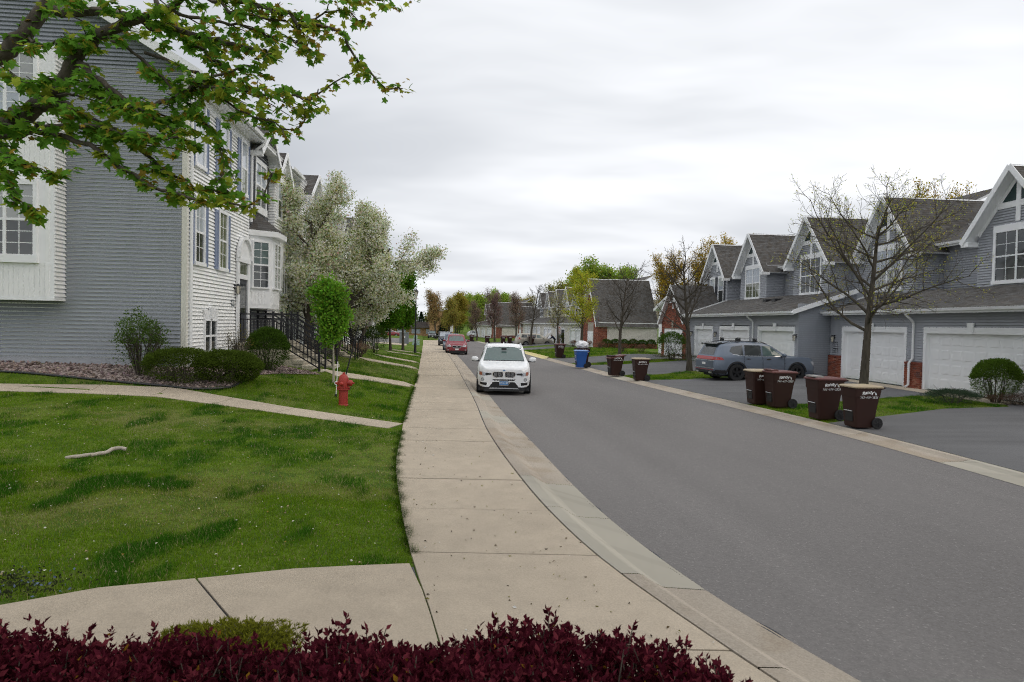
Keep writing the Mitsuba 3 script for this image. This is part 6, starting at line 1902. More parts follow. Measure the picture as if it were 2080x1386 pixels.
def tree(name, label, x, y, H, r0, seed, leaf=None, z=None, cat='tree', group=None, bark='bark', lean=(0, 0), trunks=1, sides=(9, 5, 4, 3), **kw):
    """leaf: list of (count per tip, size, colour, spread, colour variation, width)."""
    cfg = {**BASE, **kw}
    rg = np.random.default_rng(seed)
    z = float(gh(x, y)) - 0.08 if z is None else z
    wood, tips = [], []
    for q in range(trunks):
        az = q * 2 * PI / max(trunks, 1) + rg.random()
        sp = 0.0 if trunks == 1 else 0.45
        grow(rg, np.array([x, y, z]), unit(np.array([lean[0] + sp * math.cos(az), lean[1] + sp * math.sin(az), 1.0])), H, r0, 0, cfg, wood, tips)
    root = thing(name, label, cat, group)
    tr, tw = MB(), MB()
    for lv, pts, rad in wood:
        if lv == 0:
            rad = rad.copy()
            rad[0] *= 1.35
        (tr if lv <= 1 else tw).tube(pts, np.maximum(rad, cfg.get('rmin', 0.004)), sides[min(lv, len(sides) - 1)], cap=False)
    put(root, 'trunk', tr, bark, smooth=50)
    if tw.n:
        put(root, 'twigs', tw, cfg.get('twig_mat', bark), kind='stuff')
    if leaf:
        tp = np.array([t[0] for t in tips])
        td = np.array([t[1] for t in tips])
        L = MB()
        for cnt, size, col, spread, var, wide in leaf:
            n = int(len(tp) * cnt)
            i = rg.integers(0, len(tp), n)
            P = tp[i] + rg.normal(size=(n, 3)) * spread
            D = td[i] * 0.6 + rg.normal(size=(n, 3)) * 0.7
            c = np.asarray(col) * (1 + var * rg.normal(size=(n, 1)) * 0.5) * (1 + 0.12 * rg.normal(size=(n, 3)))
            cl = meshkit.noise(P * 1.7 + seed)[:, None]
            c = np.clip(c * (0.80 + 0.40 * cl) * cfg.get('gain', 1.7), 0.004, 0.85)
            L.add(*leaf_cards(P, D, size * rg.uniform(0.6, 1.25, n), np.clip(c, 0.004, 0.9), rg, wide)[:2], c=np.repeat(np.clip(c, 0.004, 0.9), 4, axis=0))
        put(root, 'crown', L, 'leaf_vc', kind='stuff')
    return root


# the maple whose boughs hang into the view
MB_ = {
'limbA': [(-6.6, 6.6, 2.6), (-5.6, 6.2, 3.25), (-4.81, 5.90, 3.64), (-4.28, 5.70, 3.91), (-4.00, 5.60, 3.98), (-3.74, 5.50, 4.08), (-3.44, 5.40, 4.38), (-3.17, 5.30, 4.52), (-2.93, 5.20, 4.57), (-2.63, 5.10, 4.62), (-2.33, 5.00, 4.72)],
'limbB': [(-6.6, 6.6, 2.8), (-5.4, 6.2, 3.8), (-4.68, 5.90, 4.36), (-4.36, 5.80, 4.54), (-4.15, 5.80, 4.71), (-3.97, 5.90, 5.04), (-3.87, 6.00, 5.34)],
'c1': [(-3.97, 5.90, 5.04), (-3.69, 5.60, 4.81), (-3.15, 5.40, 4.72), (-2.87, 5.30, 4.61), (-2.53, 5.20, 4.51), (-2.25, 5.10, 4.41), (-1.97, 5.00, 4.32), (-1.72, 4.90, 4.24)],
'c2': [(-3.05, 5.60, 5.08), (-2.89, 5.50, 4.87), (-2.63, 5.40, 4.59), (-2.34, 5.30, 4.32), (-2.12, 5.20, 4.12)],
'c3': [(-2.33, 5.00, 4.76), (-2.10, 5.00, 4.66), (-1.79, 4.90, 4.56), (-1.41, 4.80, 4.38), (-1.18, 4.70, 4.31), (-1.13, 4.70, 4.20), (-1.03, 4.70, 4.09), (-0.84, 4.70, 3.92), (-0.75, 4.70, 3.98)],
'c4': [(-2.0, 4.95, 4.84), (-1.52, 4.90, 4.76), (-1.27, 4.90, 4.66), (-0.99, 4.90, 4.64), (-0.72, 4.90, 4.68)],
'l1': [(-4.20, 5.60, 3.86), (-3.82, 5.40, 3.81), (-3.40, 5.20, 3.79), (-2.97, 5.00, 3.71), (-2.63, 4.90, 3.64), (-2.33, 4.80, 3.59)],
'l2': [(-4.20, 5.60, 3.81), (-3.73, 5.40, 3.79), (-3.30, 5.20, 3.67), (-2.91, 5.00, 3.47), (-2.57, 4.90, 3.28), (-2.21, 4.80, 3.17), (-1.85, 4.70, 3.15), (-1.67, 4.70, 3.33)],
'l3': [(-3.74, 5.50, 4.06), (-3.26, 5.30, 3.87), (-2.90, 5.20, 3.68), (-2.60, 5.10, 3.44), (-2.33, 5.00, 3.31), (-2.14, 5.00, 3.28), (-1.99, 5.00, 3.24)],
'm1': [(-3.44, 5.40, 4.36), (-3.05, 5.20, 4.05), (-2.72, 5.10, 3.90), (-2.43, 5.00, 3.97), (-2.19, 5.00, 4.11), (-1.86, 4.90, 4.16)],
'm2': [(-2.62, 5.10, 3.95), (-2.27, 5.00, 4.03), (-1.85, 4.90, 3.96), (-1.52, 4.80, 3.91), (-1.34, 4.80, 3.97), (-1.10, 4.70, 4.06)],
'm3': [(-2.84, 5.30, 4.37), (-2.42, 5.20, 4.19), (-2.11, 5.10, 3.93), (-1.82, 5.00, 3.81), (-1.64, 5.00, 3.74), (-1.50, 5.00, 3.88)],
'm4': [(-3.17, 5.30, 4.52), (-2.79, 5.20, 4.26), (-2.41, 5.10, 3.92), (-2.18, 5.00, 3.63), (-2.12, 5.00, 3.43), (-2.21, 5.00, 3.29)],
'm5': [(-3.74, 5.50, 4.08), (-3.33, 5.30, 4.06), (-2.92, 5.10, 3.91), (-2.57, 5.00, 3.76), (-2.32, 5.00, 3.70)],
'd1': [(-4.3, 5.6, 3.8), (-3.98, 5.30, 3.63), (-3.68, 5.10, 3.48), (-3.48, 5.00, 3.41), (-3.36, 5.00, 3.39), (-3.26, 5.00, 3.41)],
'd2': [(-4.3, 5.5, 3.75), (-3.98, 5.20, 3.50), (-3.72, 5.00, 3.35), (-3.66, 5.00, 3.24), (-3.57, 5.00, 3.15), (-3.48, 5.00, 3.10)],
'd3': [(-4.36, 5.60, 4.54), (-3.98, 5.40, 4.23), (-3.71, 5.30, 4.15), (-3.42, 5.20, 4.14), (-3.16, 5.20, 4.10)],
'd4': [(-4.15, 5.80, 4.71), (-3.85, 5.60, 4.55), (-3.52, 5.40, 4.49), (-3.26, 5.30, 4.40)],
'u1': [(-2.63, 5.10, 4.62), (-2.26, 5.00, 4.51), (-1.90, 5.00, 4.45), (-1.55, 4.90, 4.31), (-1.40, 4.90, 4.24)],
'u2': [(-2.33, 5.00, 4.72), (-1.93, 4.90, 4.51), (-1.58, 4.90, 4.46), (-1.30, 4.90, 4.56), (-1.09, 4.90, 4.49)]}
RAD = {'limbA': (0.15, 0.02), 'limbB': (0.13, 0.05), 'c1': (0.045, 0.008), 'l1': (0.03, 0.006), 'l2': (0.028, 0.005), 'l3': (0.025, 0.005), 'm1': (0.03, 0.006), 'c2': (0.025, 0.008), 'c3': (0.022, 0.005)}
rg = np.random.default_rng(11)
mt = thing('maple_tree', 'maple with drooping fresh green and rusty leaves overhanging the lawn from the upper left', 'tree')
mtr, mtw = MB(), MB()
gz0 = float(gh(-6.8, 6.7))
mtr.tube([[-6.85, 6.75, gz0 - 0.1], [-6.8, 6.7, gz0 + 0.8], [-6.7, 6.65, 2.4], [-6.6, 6.6, 2.95]], [0.27, 0.21, 0.19, 0.16], 12)
mtr.tube([[-6.6, 6.6, 2.9], [-6.7, 6.9, 4.2], [-6.6, 7.1, 5.4], [-6.4, 7.0, 6.8]], [0.14, 0.12, 0.09, 0.05], 9)
nodes = []


def resample(pts, step):
    pts = np.array(pts, float)
    s = np.r_[0, np.cumsum(np.linalg.norm(np.diff(pts, axis=0), axis=1))]
    t = np.arange(0, s[-1], step)
    k = [PchipInterpolator(s, pts[:, i])(t) for i in range(3)]
    return np.stack(k, 1)


for nm, pts in MB_.items():
    ra, rb = RAD.get(nm, (0.014, 0.004))
    q = resample(pts, 0.08)
    q = q + 0.012 * rg.normal(size=q.shape)
    (mtr if nm.startswith('limb') else mtw).tube(q, np.linspace(ra, rb, len(q)), 9 if ra > 0.05 else 6)
    main = np.gradient(q, axis=0)
    end = pts[-1]
    for i in range(3, len(q)):
        fr = i / len(q)
        if nm.startswith('limb') and fr < 0.40:
            continue
        d = unit(main[i])
        dens = 0.62 if nm.startswith('limb') else 0.78
        if nm in ('d1', 'd2'):
            dens = 0.95
        if rg.random() < dens:
            side = unit(np.cross(d, [0, 0, 1]) * rg.choice([-1, 1]) + 0.55 * d + np.array([0, 0, rg.uniform(-0.45, 0.35)]))
            ln = rg.uniform(0.10, 0.42) * (1.15 - 0.6 * fr) * (0.45 if nm in ('c3', 'c4', 'd1', 'd2', 'u2') else 1.0)
            if nm == 'l2':
                ln *= 0.35 + 0.1 * (fr > 0.7)
            if nm == 'l3' and fr > 0.6:
                ln *= 0.4
            tw = np.array([q[i] + side * ln * t + np.array([0, 0, 0.05 * ln * t - 0.12 * ln * t * t]) + rg.normal(size=3) * 0.006 for t in np.linspace(0, 1, 4)])
            mtw.tube(tw, [0.006, 0.005, 0.004, 0.003], 4)
            for t in np.arange(0.35, 1.01, 0.075 / max(ln, 0.09)):
                nodes.append((q[i] + (tw[-1] - q[i]) * t, side, fr))
        if fr > 0.55 or nm in ('d1', 'd2', 'c3', 'c4', 'u2', 'm2'):
            nodes.append((q[i], d, fr))
    nodes.append((np.array(end), unit(main[-1]), 1.0))
lv = []
for p, d, fr in nodes:
    young = np.clip((p[0] + 3.0) / 2.2, 0, 1)
    k = rg.integers(4, 8)
    for j in range(k):
        az = rg.uniform(0, 2 * PI)
        D = unit(np.array([math.cos(az), math.sin(az), rg.uniform(-0.9, -0.05)]) + 0.4 * d)
        N = unit(np.array([0, 0, 1.0]) + 0.5 * rg.normal(size=3))
        s = rg.uniform(0.048, 0.100) * (1.0 - 0.35 * young)
        r = rg.random()
        if r < 0.10 + 0.26 * young:
            c = np.array([0.130, 0.090, 0.016])
            s *= 0.7
        elif r < 0.30 + 0.45 * young:
            c = np.array([0.125, 0.150, 0.018])
        else:
            c = np.array([0.050, 0.112, 0.014])
        lv.append((p + 0.02 * rg.normal(size=3) + D * 0.015, D, N, s, c * rg.uniform(1.8, 3.6)))
put(mt, 'trunk', mtr, 'bark', smooth=50)
put(mt, 'branches', mtw, 'bark', smooth=50, kind='stuff')
vis = sorted(range(len(lv)), key=lambda i: -lv[i][3] / np.linalg.norm(lv[i][0] - [0, 0, EYE]) + (10 if lv[i][0][0] < -0.78 * lv[i][0][1] else 0))
shades = []
for q, c in enumerate(((0.10, 0.22, 0.022), (0.13, 0.26, 0.026), (0.25, 0.29, 0.030))):
    scene[f'maple_leaf_bsdf_{q}'] = {'type': 'principledthin', 'base_color': rgb(c), 'roughness': 0.55, 'diff_trans': 0.95, 'eta': 1.3}
for i in vis[:300]:
    p, D, N, s, c = lv[i]
    v, f = maple_leaf(p, D, N, s)
    put(mt, 'leaf', (v, f), f'maple_leaf_bsdf_{2 if c[0] > 0.19 else (0 if c[1] < 0.24 else 1)}')
fol = MB()
for i in vis[300:]:
    p, D, N, s, c = lv[i]
    v, f = maple_leaf(p, D, N, s)
    fol.add(v, f, c=c)
put(mt, 'foliage', fol, 'leaf_vc', kind='stuff')

# dark red hedge in front of the camera, and the yellow-green conifer behind it
rg = np.random.default_rng(5)


def hedge_top(x, y):
    far = 3.05 + 0.05 * np.sin(x * 4.1 + 0.6) - 0.10 * np.clip(x - 0.5, 0, 3)
    z = np.interp(x, [-2.6, -2.2, -1.9, -1.6, -1.30, -0.95, -0.7, -0.2, 0.2, 0.5, 0.72, 0.95, 1.2, 1.7], [1.07, 1.06, 1.03, 1.055, 1.0, 0.99, 1.06, 1.08, 1.09, 1.07, 1.02, 0.95, 0.84, 0.5]) + 0.025 * np.sin(x * 9.3 + 1) + 0.02 * np.sin(y * 9.0 + x * 5)
    t = np.clip((far - y) / 0.30, 0, 1)
    return z * np.sqrt(np.clip(t * (2 - t), 0, 1)) * 0.98 + 0.02, far


hb = thing('barberry_hedge', 'low hedge of dark wine red leaves along the bottom edge of the view', 'hedge')
stems, leaves_, solo = MB(), MB(), []
HP, HD, HS, HC = [], [], [], []
for q in range(11500):
    x, y = rg.uniform(-2.75, 1.75), rg.uniform(1.85, 3.10)
    zt, far = hedge_top(np.array(x), np.array(y))
    if y > far - 0.02:
        continue
    depth = rg.exponential(0.07)
    zt = float(zt) - depth + (rg.uniform(0.0, 0.075) if rg.random() < 0.22 else 0.0)
    ln = rg.uniform(0.05, 0.12)
    d = unit(np.array([rg.normal() * 0.35, rg.normal() * 0.35 + 0.15 * (y > far - 0.3), 1.0]))
    base = np.array([x, y, zt]) - d * ln
    if q % 3 == 0:
        stems.tube([base - d * 0.22, base, base + d * ln], [0.004, 0.003, 0.002], 3)
    hue = rg.random()
    for k in range(rg.integers(9, 15)):
        t = rg.uniform(0.0, 1.0)
        az = k * 2.4 + rg.random()
        out = np.array([math.cos(az), math.sin(az), 0])
        D = unit(d * rg.uniform(0.35, 1.1) + out * (1.05 - 0.55 * t))
        c = np.array([0.075, 0.011, 0.020]) * rg.uniform(0.45, 1.6)
        if rg.random() < 0.22:
            c = np.array([0.17, 0.032, 0.045]) * rg.uniform(0.7, 1.4)
        if rg.random() < 0.008:
            c = np.array([0.30, 0.16, 0.02])
        HP.append(base + d * ln * t)
        HD.append(D)
        HS.append(rg.uniform(0.022, 0.040))
        HC.append(c)
HP, HD, HS, HC = map(np.array, (HP, HD, HS, HC))
near = np.argsort(-HS - 0.02 * (HP[:, 2] > 0.98) * (np.abs(HP[:, 0]) < 0.7 * HP[:, 1]))[:300]
rest = np.setdiff1d(np.arange(len(HP)), near)
for q, c in enumerate(((0.085, 0.013, 0.022), (0.14, 0.024, 0.034))):
    scene[f'barberry_bsdf_{q}'] = {'type': 'principledthin', 'base_color': rgb(c), 'roughness': 0.4, 'diff_trans': 0.4, 'eta': 1.4}
for i in near:
    v, f, c = leaf_cards(HP[i:i + 1], HD[i:i + 1], HS[i], HC[i], rg, 0.52, 0.14)
    put(hb, 'leaf', (v, f), f'barberry_bsdf_{int(HC[i][0] > 0.11)}')
v, f, c = leaf_cards(HP[rest], HD[rest], HS[rest], HC[rest], rg, 0.52, 0.14)
put(hb, 'foliage', MB().add(v, f, c=c), 'leaf_vc', kind='stuff')
put(hb, 'stems', stems, 'bark', kind='stuff')

cj = thing('conifer_shrub', 'yellow-green feathery conifer shrub poking up behind the dark red hedge', 'shrub')
P, D = [], []
st = MB()
for q in range(900):
    x, y = rg.uniform(-1.66, -1.02), rg.normal(3.2, 0.12)
    zt = 0.885 - 0.35 * (x + 1.3) ** 2 - 0.9 * (y - 3.2) ** 2 - rg.exponential(0.05)
    d = unit(np.array([rg.normal() * 0.5 + 0.5 * np.sign(x + 1.25), rg.normal() * 0.4, 0.75]))
    ln = rg.uniform(0.06, 0.12)
    b = np.array([x, y, zt]) - d * ln
    st.tube([b - d * 0.1, b, b + d * ln], [0.003, 0.002, 0.001], 3)
    for k in range(26):
        P.append(b + d * ln * rg.random())
        D.append(d + rg.normal(size=3) * 0.55)
P, D = np.array(P), np.array(D)
C = np.array([0.19, 0.20, 0.022]) * rg.uniform(0.6, 1.35, (len(P), 1))
v, f, c = leaf_cards(P, D, rg.uniform(0.018, 0.034, len(P)), C, rg, 0.22, 0.05)
put(cj, 'foliage', MB().add(v, f, c=c), 'leaf_vc', kind='stuff')
put(cj, 'stems', st, 'bark', kind='stuff')


def shrub(name, label, x, y, rx, ry, h, seed, col, leaf, n, stems_=14, var=0.35, base=0.0, wide=0.5, shell=0.55, flat=1.0, lumps=0.18, cat='shrub', group=None, up=0.4, z=None, bark='bark'):
    rg = np.random.default_rng(seed)
    z0 = float(gh(x, y)) if z is None else z
    root = thing(name, label, cat, group)
    u = unit(rg.normal(size=(n, 3)))
    u[:, 2] = np.abs(u[:, 2]) * np.sign(rg.random(n) - 0.18)
    rr = (shell + (1 - shell) * rg.random(n)) ** 0.5
    bump = 1 + lumps * 2 * (meshkit.fbm(u * 2.3 + seed, 3) - 0.5)
    P = u * (rr * bump)[:, None] * [rx, ry, (h - base) / 2 * flat] + [x, y, z0 + base + (h - base) / 2]
    keep = P[:, 2] > gh(P[:, 0], P[:, 1]) + 0.01
    P, u = P[keep], u[keep]
    D = u * 0.8 + rg.normal(size=P.shape) * 0.6 + [0, 0, up]
    c = np.asarray(col) * (1 + var * rg.normal(size=(len(P), 1)) * 0.6) * (0.75 + 0.5 * meshkit.noise(P * 5 + seed)[:, None])
    c = np.clip(c * 1.8, 0.004, 0.8)
    v, f, c = leaf_cards(P, D, leaf * rg.uniform(0.6, 1.3, len(P)), c, rg, wide, 0.12)
    put(root, 'foliage', MB().add(v, f, c=c), 'leaf_vc', kind='stuff')
    m = MB()
    for q in range(stems_):
        a = rg.uniform(0, 2 * PI)
        k = rg.uniform(0.2, 0.85)
        e = np.array([x + k * rx * math.cos(a), y + k * ry * math.sin(a), z0 + h * rg.uniform(0.55, 0.9)])
        s = np.array([x + 0.12 * rx * math.cos(a), y + 0.12 * ry * math.sin(a), z0 - 0.05])
        mid = (s + e) / 2 + rg.normal(size=3) * 0.06 + [0, 0, 0.05]
        m.tube([s, mid, e], [0.014, 0.010, 0.004], 5)
        for w in range(2):
            m.tube([mid, mid + (e - mid) * 0.6 + rg.normal(size=3) * 0.16 * rx], [0.007, 0.003], 4)
    put(root, 'stems', m, bark, kind='stuff')
    return root


# bed along the terrace
bed = [(-19, 16.2), (-14.0, 16.15), (-12.0, 16.25), (-10.4, 16.1), (-9.2, 15.95), (-8.2, 15.85), (-7.3, 15.9), (-6.75, 16.35), (-6.7, 17.2), (-6.9, 18.4), (-6.6, 19.6), (-6.2, 20.6), (-5.95, 21.4), (-6.6, 21.5), (-8.8, 21.2), (-8.35, 17.4), (-19, 16.6)]


def f_mulch(p, n, uv):
    a, b, w = vor(p.x * 22, p.y * 22)
    return mix((0.07, 0.052, 0.045), (0.27, 0.225, 0.205), w) * (0.55 + 0.9 * smooth(0.0, 0.25, b - a))


mat('mulch', mikit.proc(f_mulch), 0.95, spec=0.1)
structure('planting_bed', drape(bed, 0.02, 0.4), 'mulch')
BED = Polygon(bed)
rg = np.random.default_rng(21)
stn = MB()
ico = trimesh.creation.icosphere(0)
cnt = 0
while cnt < 2600:
    x, y = rg.uniform(-15, -5.8), rg.uniform(15.8, 21.6)
    if not BED.contains(Point(x, y)):
        continue
    cnt += 1
    s = rg.uniform(0.015, 0.04)
    vv = ico.vertices * rg.uniform(0.6, 1.2, 3) * s + [x, y, float(gh(x, y)) + 0.02 + s * 0.4]
    stn.add(vv, ico.faces, c=np.array([0.30, 0.25, 0.235]) * rg.uniform(0.25, 1.35) * np.array([1, rg.uniform(0.85, 1), rg.uniform(0.8, 1)]))
gk = thing('gravel', 'pinkish brown stones strewn over the planting bed by the grey end wall', 'gravel', kind='stuff')
put(gk, 'stones', stn, 'matte_vc', kind='stuff')
ed = thing('bed_edging', 'black plastic edging strip between the lawn and the stony bed', 'edging')
epts = [(-16, 16.17), (-14.0, 16.13), (-12.0, 16.22), (-10.4, 16.07), (-9.2, 15.92), (-8.2, 15.82), (-7.3, 15.86), (-6.72, 16.3), (-6.66, 17.2), (-6.86, 18.4)]
e3 = resample([(x, y, float(gh(x, y)) + 0.03) for x, y in epts], 0.25)
put(ed, 'strip', MB().tube(e3, 0.03, 6), 'black_plastic')

shrub('lilac_shrub', 'upright twiggy shrub with fresh leaves against the grey end wall', -8.95, 16.5, 0.66, 0.45, 1.5, 31, (0.050, 0.085, 0.016), 0.055, 3000, 40, shell=0.15, lumps=0.5, base=0.05, bark='bark')
for q, (x, y, rx, ry, h) in enumerate(((-7.85, 16.2, 0.90, 0.60, 0.74), (-6.95, 16.65, 0.80, 0.65, 0.72), (-6.75, 17.2, 0.45, 0.5, 0.52))):
    shrub('yew_shrub', ('low mounded dark green yew at the bed edge, leftmost of the three', 'low mounded dark green yew in the middle of the three', 'low mounded yew nearest the steps')[q], x, y, rx, ry, h * 1.12, 35 + q, (0.046, 0.070, 0.010), 0.06, 12000, 16, var=0.4, wide=0.24, shell=0.55, lumps=0.16, up=0.15, group='low dark green yews at the front of the bed')
shrub('bare_shrub', 'thin twiggy shrub with sparse bronze leaves below the arched door', -7.55, 18.85, 0.45, 0.4, 1.25, 41, (0.085, 0.075, 0.020), 0.04, 420, 30, shell=0.05, lumps=0.4)
shrub('round_shrub', 'rounded dark green shrub beside the nearest stoop', -7.05, 19.75, 0.60, 0.60, 1.25, 42, (0.040, 0.075, 0.010), 0.055, 15000, 18, wide=0.3, shell=0.5, lumps=0.12)
shrub('bare_shrub', 'low brown dried shrub beside the farther stoops', -7.6, 33.9, 0.6, 0.7, 0.75, 43, (0.16, 0.10, 0.07), 0.05, 900, 24, shell=0.1, lumps=0.4)
shrub('round_shrub', 'dark bush between two farther stoops, under the second blossom tree', -8.3, 41.5, 0.75, 0.8, 1.7, 44, (0.03, 0.052, 0.010), 0.07, 3500, 12, shell=0.4)

# across the street
rsh = [(-0.02, 0.0)]
shrub('round_shrub', 'ball-clipped green shrub in front of the nearest garage door', 15.25, 21.45, 0.72, 0.66, 1.42, 51, (0.055, 0.095, 0.012), 0.055, 14000, 22, base=0.12, wide=0.42, shell=0.55, lumps=0.10)
shrub('juniper', 'spreading grey-green juniper left of the ball-clipped shrub', 13.75, 21.2, 0.85, 0.6, 0.46, 52, (0.040, 0.062, 0.036), 0.06, 5200, 14, wide=0.2, shell=0.3, lumps=0.25, flat=1.0)
shrub('juniper', 'brown dried ground cover right of the spreading juniper', 15.6, 20.9, 1.2, 0.55, 0.36, 53, (0.10, 0.062, 0.045), 0.05, 2600, 20, wide=0.25, shell=0.2, lumps=0.4)
shrub('round_shrub', 'ball-shaped green shrub before the brick garage', 10.75, 45.9, 1.0, 0.9, 1.95, 54, (0.045, 0.085, 0.012), 0.07, 6000, 20, base=0.3, wide=0.45, shell=0.45, lumps=0.1)
shrub('juniper', 'low brownish green ground cover below the ball-shaped shrub at the brick garage', 11.0, 45.4, 1.7, 0.6, 0.45, 55, (0.055, 0.055, 0.022), 0.07, 2600, 10, wide=0.25, shell=0.2, lumps=0.4)
for q in range(6):
    shrub('clipped_hedge', ('first', 'second', 'third', 'fourth', 'fifth', 'last')[q] + ' from the road of the clipped green shrubs along the pale side wall', 10.0 + 0.98 * q, 72.35 + 0.15 * q, 0.55, 0.45, 0.95 + 0.05 * (q % 2), 60 + q, (0.032, 0.062, 0.012) if q % 3 else (0.045, 0.065, 0.014), 0.10, 1300, 6, shell=0.5, group='clipped shrubs along the pale side wall')
for q, (x, y, lab) in enumerate(((8.2, 72.6, 'small reddish brown shrub at the brick corner'), (9.0, 69.5, 'second reddish brown shrub in front of the white wing door'), (9.6, 59.0, 'dry brown shrub on the far driveway edge'), (10.9, 57.5, 'smaller dry shrub right of the one on the driveway edge'), (7.0, 77.5, 'reddish shrub nearest the road at the wing'))):
    shrub('bare_shrub', lab, x, y, 0.55, 0.5, 0.75, 70 + q, (0.12, 0.065, 0.045), 0.08, 500, 14, shell=0.1, lumps=0.4)
shrub('round_shrub', 'olive bush at the front of the minivan under the parking sign', 7.0, 90.5, 0.9, 0.9, 1.5, 78, (0.07, 0.08, 0.02), 0.12, 1400, 10, shell=0.2, lumps=0.4)
shrub('round_shrub', 'dark green bush behind the distant white crossover', -7.5, 176, 2.2, 1.8, 3.0, 79, (0.03, 0.055, 0.012), 0.3, 1500, 6)

# blossoming crab apples
CR = dict(seg=[6, 5, 4, 3], wob=[0.10, 0.13, 0.16, 0.2], up=[0.02, 0.03, 0.03, 0.0], kids=[9, 8, 7, 0], ang=[52, 50, 48], lenf=[0.62, 0.55, 0.5], radf=[0.55, 0.5, 0.45], leaf_from=2, cone=0.45, gain=1.0)
CR['from'] = [0.22, 0.15, 0.1]
BL = [(13.0, 0.085, (0.84, 0.86, 0.64), 0.13, 0.18, 0.9), (8.0, 0.085, (0.25, 0.30, 0.07), 0.13, 0.35, 0.45)]
tree('crabapple_tree', 'white blossoming tree with two leaning stems behind the nearest stoops', -8.15, 27.6, 5.6, 0.15, 81, BL, lean=(0.22, 0.05), trunks=2, **CR)
tree('crabapple_tree', 'white blossoming tree second from the grey terrace end, with a dark single trunk', -8.1, 31.2, 4.9, 0.13, 82, BL, lean=(0.10, 0.0), trunks=1, **CR)
tree('crabapple_tree', 'white blossoming tree nearest the street lamp', -8.8, 38.5, 4.1, 0.13, 83, BL, lean=(0.02, 0.02), trunks=2, **{**CR, 'lenf': [0.50, 0.52, 0.5]})

# staked sapling and leafy street trees on the near side
tree('young_tree', 'young staked tree with bright green leaves and a thin pale trunk', -5.22, 20.0, 2.75, 0.035, 84, [(7.0, 0.10, (0.085, 0.170, 0.018), 0.10, 0.4, 0.65)], bark='wood_stake', lean=(0.06, 0.0),
     gain=2.1, seg=[7, 4, 3, 2], kids=[22, 5, 3, 0], lenf=[0.24, 0.5, 0.5], ang=[48, 45, 45], up=[0.01, 0.05, 0.03, 0], leaf_from=1, cone=0.35, twig_mat='bark', **{'from': [0.42, 0.2, 0.2]})
LT = dict(seg=[7, 5, 4, 3], kids=[22, 7, 5, 0], lenf=[0.36, 0.5, 0.5], ang=[55, 48, 45], up=[0.0, 0.10, 0.05, 0.0], leaf_from=2, cone=0.55)
LT['from'] = [0.27, 0.15, 0.1]
GRN = [(9.0, 0.19, (0.060, 0.135, 0.012), 0.16, 0.4, 0.65)]
tree('street_tree', 'dense green tree with a slim grey trunk, nearer of the two left of the lamp', -9.15, 51.5, 5.3, 0.10, 85, GRN, **LT)
tree('street_tree', 'dense green tree farther of the two left of the lamp', -9.1, 57.0, 6.1, 0.11, 86, GRN, **LT)

# bare and budding street trees on the other side
BT = dict(seg=[8, 6, 5, 4], wob=[0.05, 0.11, 0.15, 0.2], up=[0.02, 0.09, 0.06, 0.04], taper=[0.22, 0.18, 0.25, 0.4], kids=[17, 9, 7, 0], ang=[62, 44, 42], lenf=[0.52, 0.50, 0.46], radf=[0.42, 0.42, 0.42], rmin=0.0045, leaf_from=3, cone=0.45)
BT['from'] = [0.36, 0.15, 0.12]
tree('street_tree', 'nearly bare spreading tree with yellowish buds, behind the nearest bins', 11.25, 21.8, 5.7, 0.155, 91, [(0.55, 0.05, (0.30, 0.30, 0.045), 0.04, 0.3, 0.6)], **{**BT, 'lenf': [0.78, 0.52, 0.46], 'kids': [19, 11, 9, 0], 'from': [0.40, 0.15, 0.12], 'wob': [0.02, 0.11, 0.15, 0.2]})
B2 = {**BT, 'kids': [16, 8, 6, 0], 'ang': [55, 45, 42], 'lenf': [0.45, 0.5, 0.46], 'rmin': 0.006}
tree('street_tree', 'bare dark tree at the tail of the slate wagon', 9.5, 36.4, 5.7, 0.15, 92, None, **{**B2, 'lenf': [0.62, 0.5, 0.46], 'kids': [18, 9, 6, 0]})
tree('street_tree', 'bare dark tree before the pale wall and brown roof', 7.25, 45.6, 5.8, 0.14, 93, None, **{**B2, 'rmin': 0.007, 'lenf': [0.55, 0.5, 0.46]})
YG = [(3.4, 0.11, (0.30, 0.31, 0.035), 0.15, 0.3, 0.6)]
tree('street_tree', 'airy tree in yellow-green new leaf by the overfilled bin', 6.55, 64.5, 7.2, 0.14, 94, YG, **{**LT, 'kids': [20, 7, 5, 0], 'lenf': [0.40, 0.5, 0.5], 'rmin': 0.008})
tree('street_tree', 'pale half bare tree left of the yellow-green one', 5.4, 80, 5.6, 0.13, 95, [(0.9, 0.10, (0.24, 0.23, 0.09), 0.15, 0.3, 0.6)], **{**B2, 'rmin': 0.009})
tree('street_tree', 'tall bare tree with its trunk in front of the minivan', 2.4, 89.5, 7.4, 0.16, 96, None, **{**B2, 'rmin': 0.010})
RB_ = [(1.8, 0.14, (0.17, 0.125, 0.09), 0.25, 0.3, 0.6)]
far = {**LT, 'kids': [20, 8, 5, 0], 'lenf': [0.40, 0.5, 0.5], 'ang': [40, 40, 40], 'rmin': 0.014, 'cone': 0.4}
tree('street_tree', 'reddish budding tree with a forked trunk before the third terrace', 0.6, 112, 6.8, 0.16, 97, RB_, **far)
tree('street_tree', 'purplish twiggy tree left of the reddish budding one', -3.0, 118, 7.6, 0.16, 98, [(2.2, 0.15, (0.16, 0.11, 0.095), 0.25, 0.3, 0.6)], **far)
tree('street_tree', 'small brownish tree between the bins and the white crossover', -6.8, 132, 6.5, 0.14, 99, RB_, **far)
tree('street_tree', 'olive and orange budding tree in front of the white crossover', -13.0, 140, 7.2, 0.18, 100, [(3.2, 0.22, (0.21, 0.185, 0.045), 0.35, 0.4, 0.6)], **far)
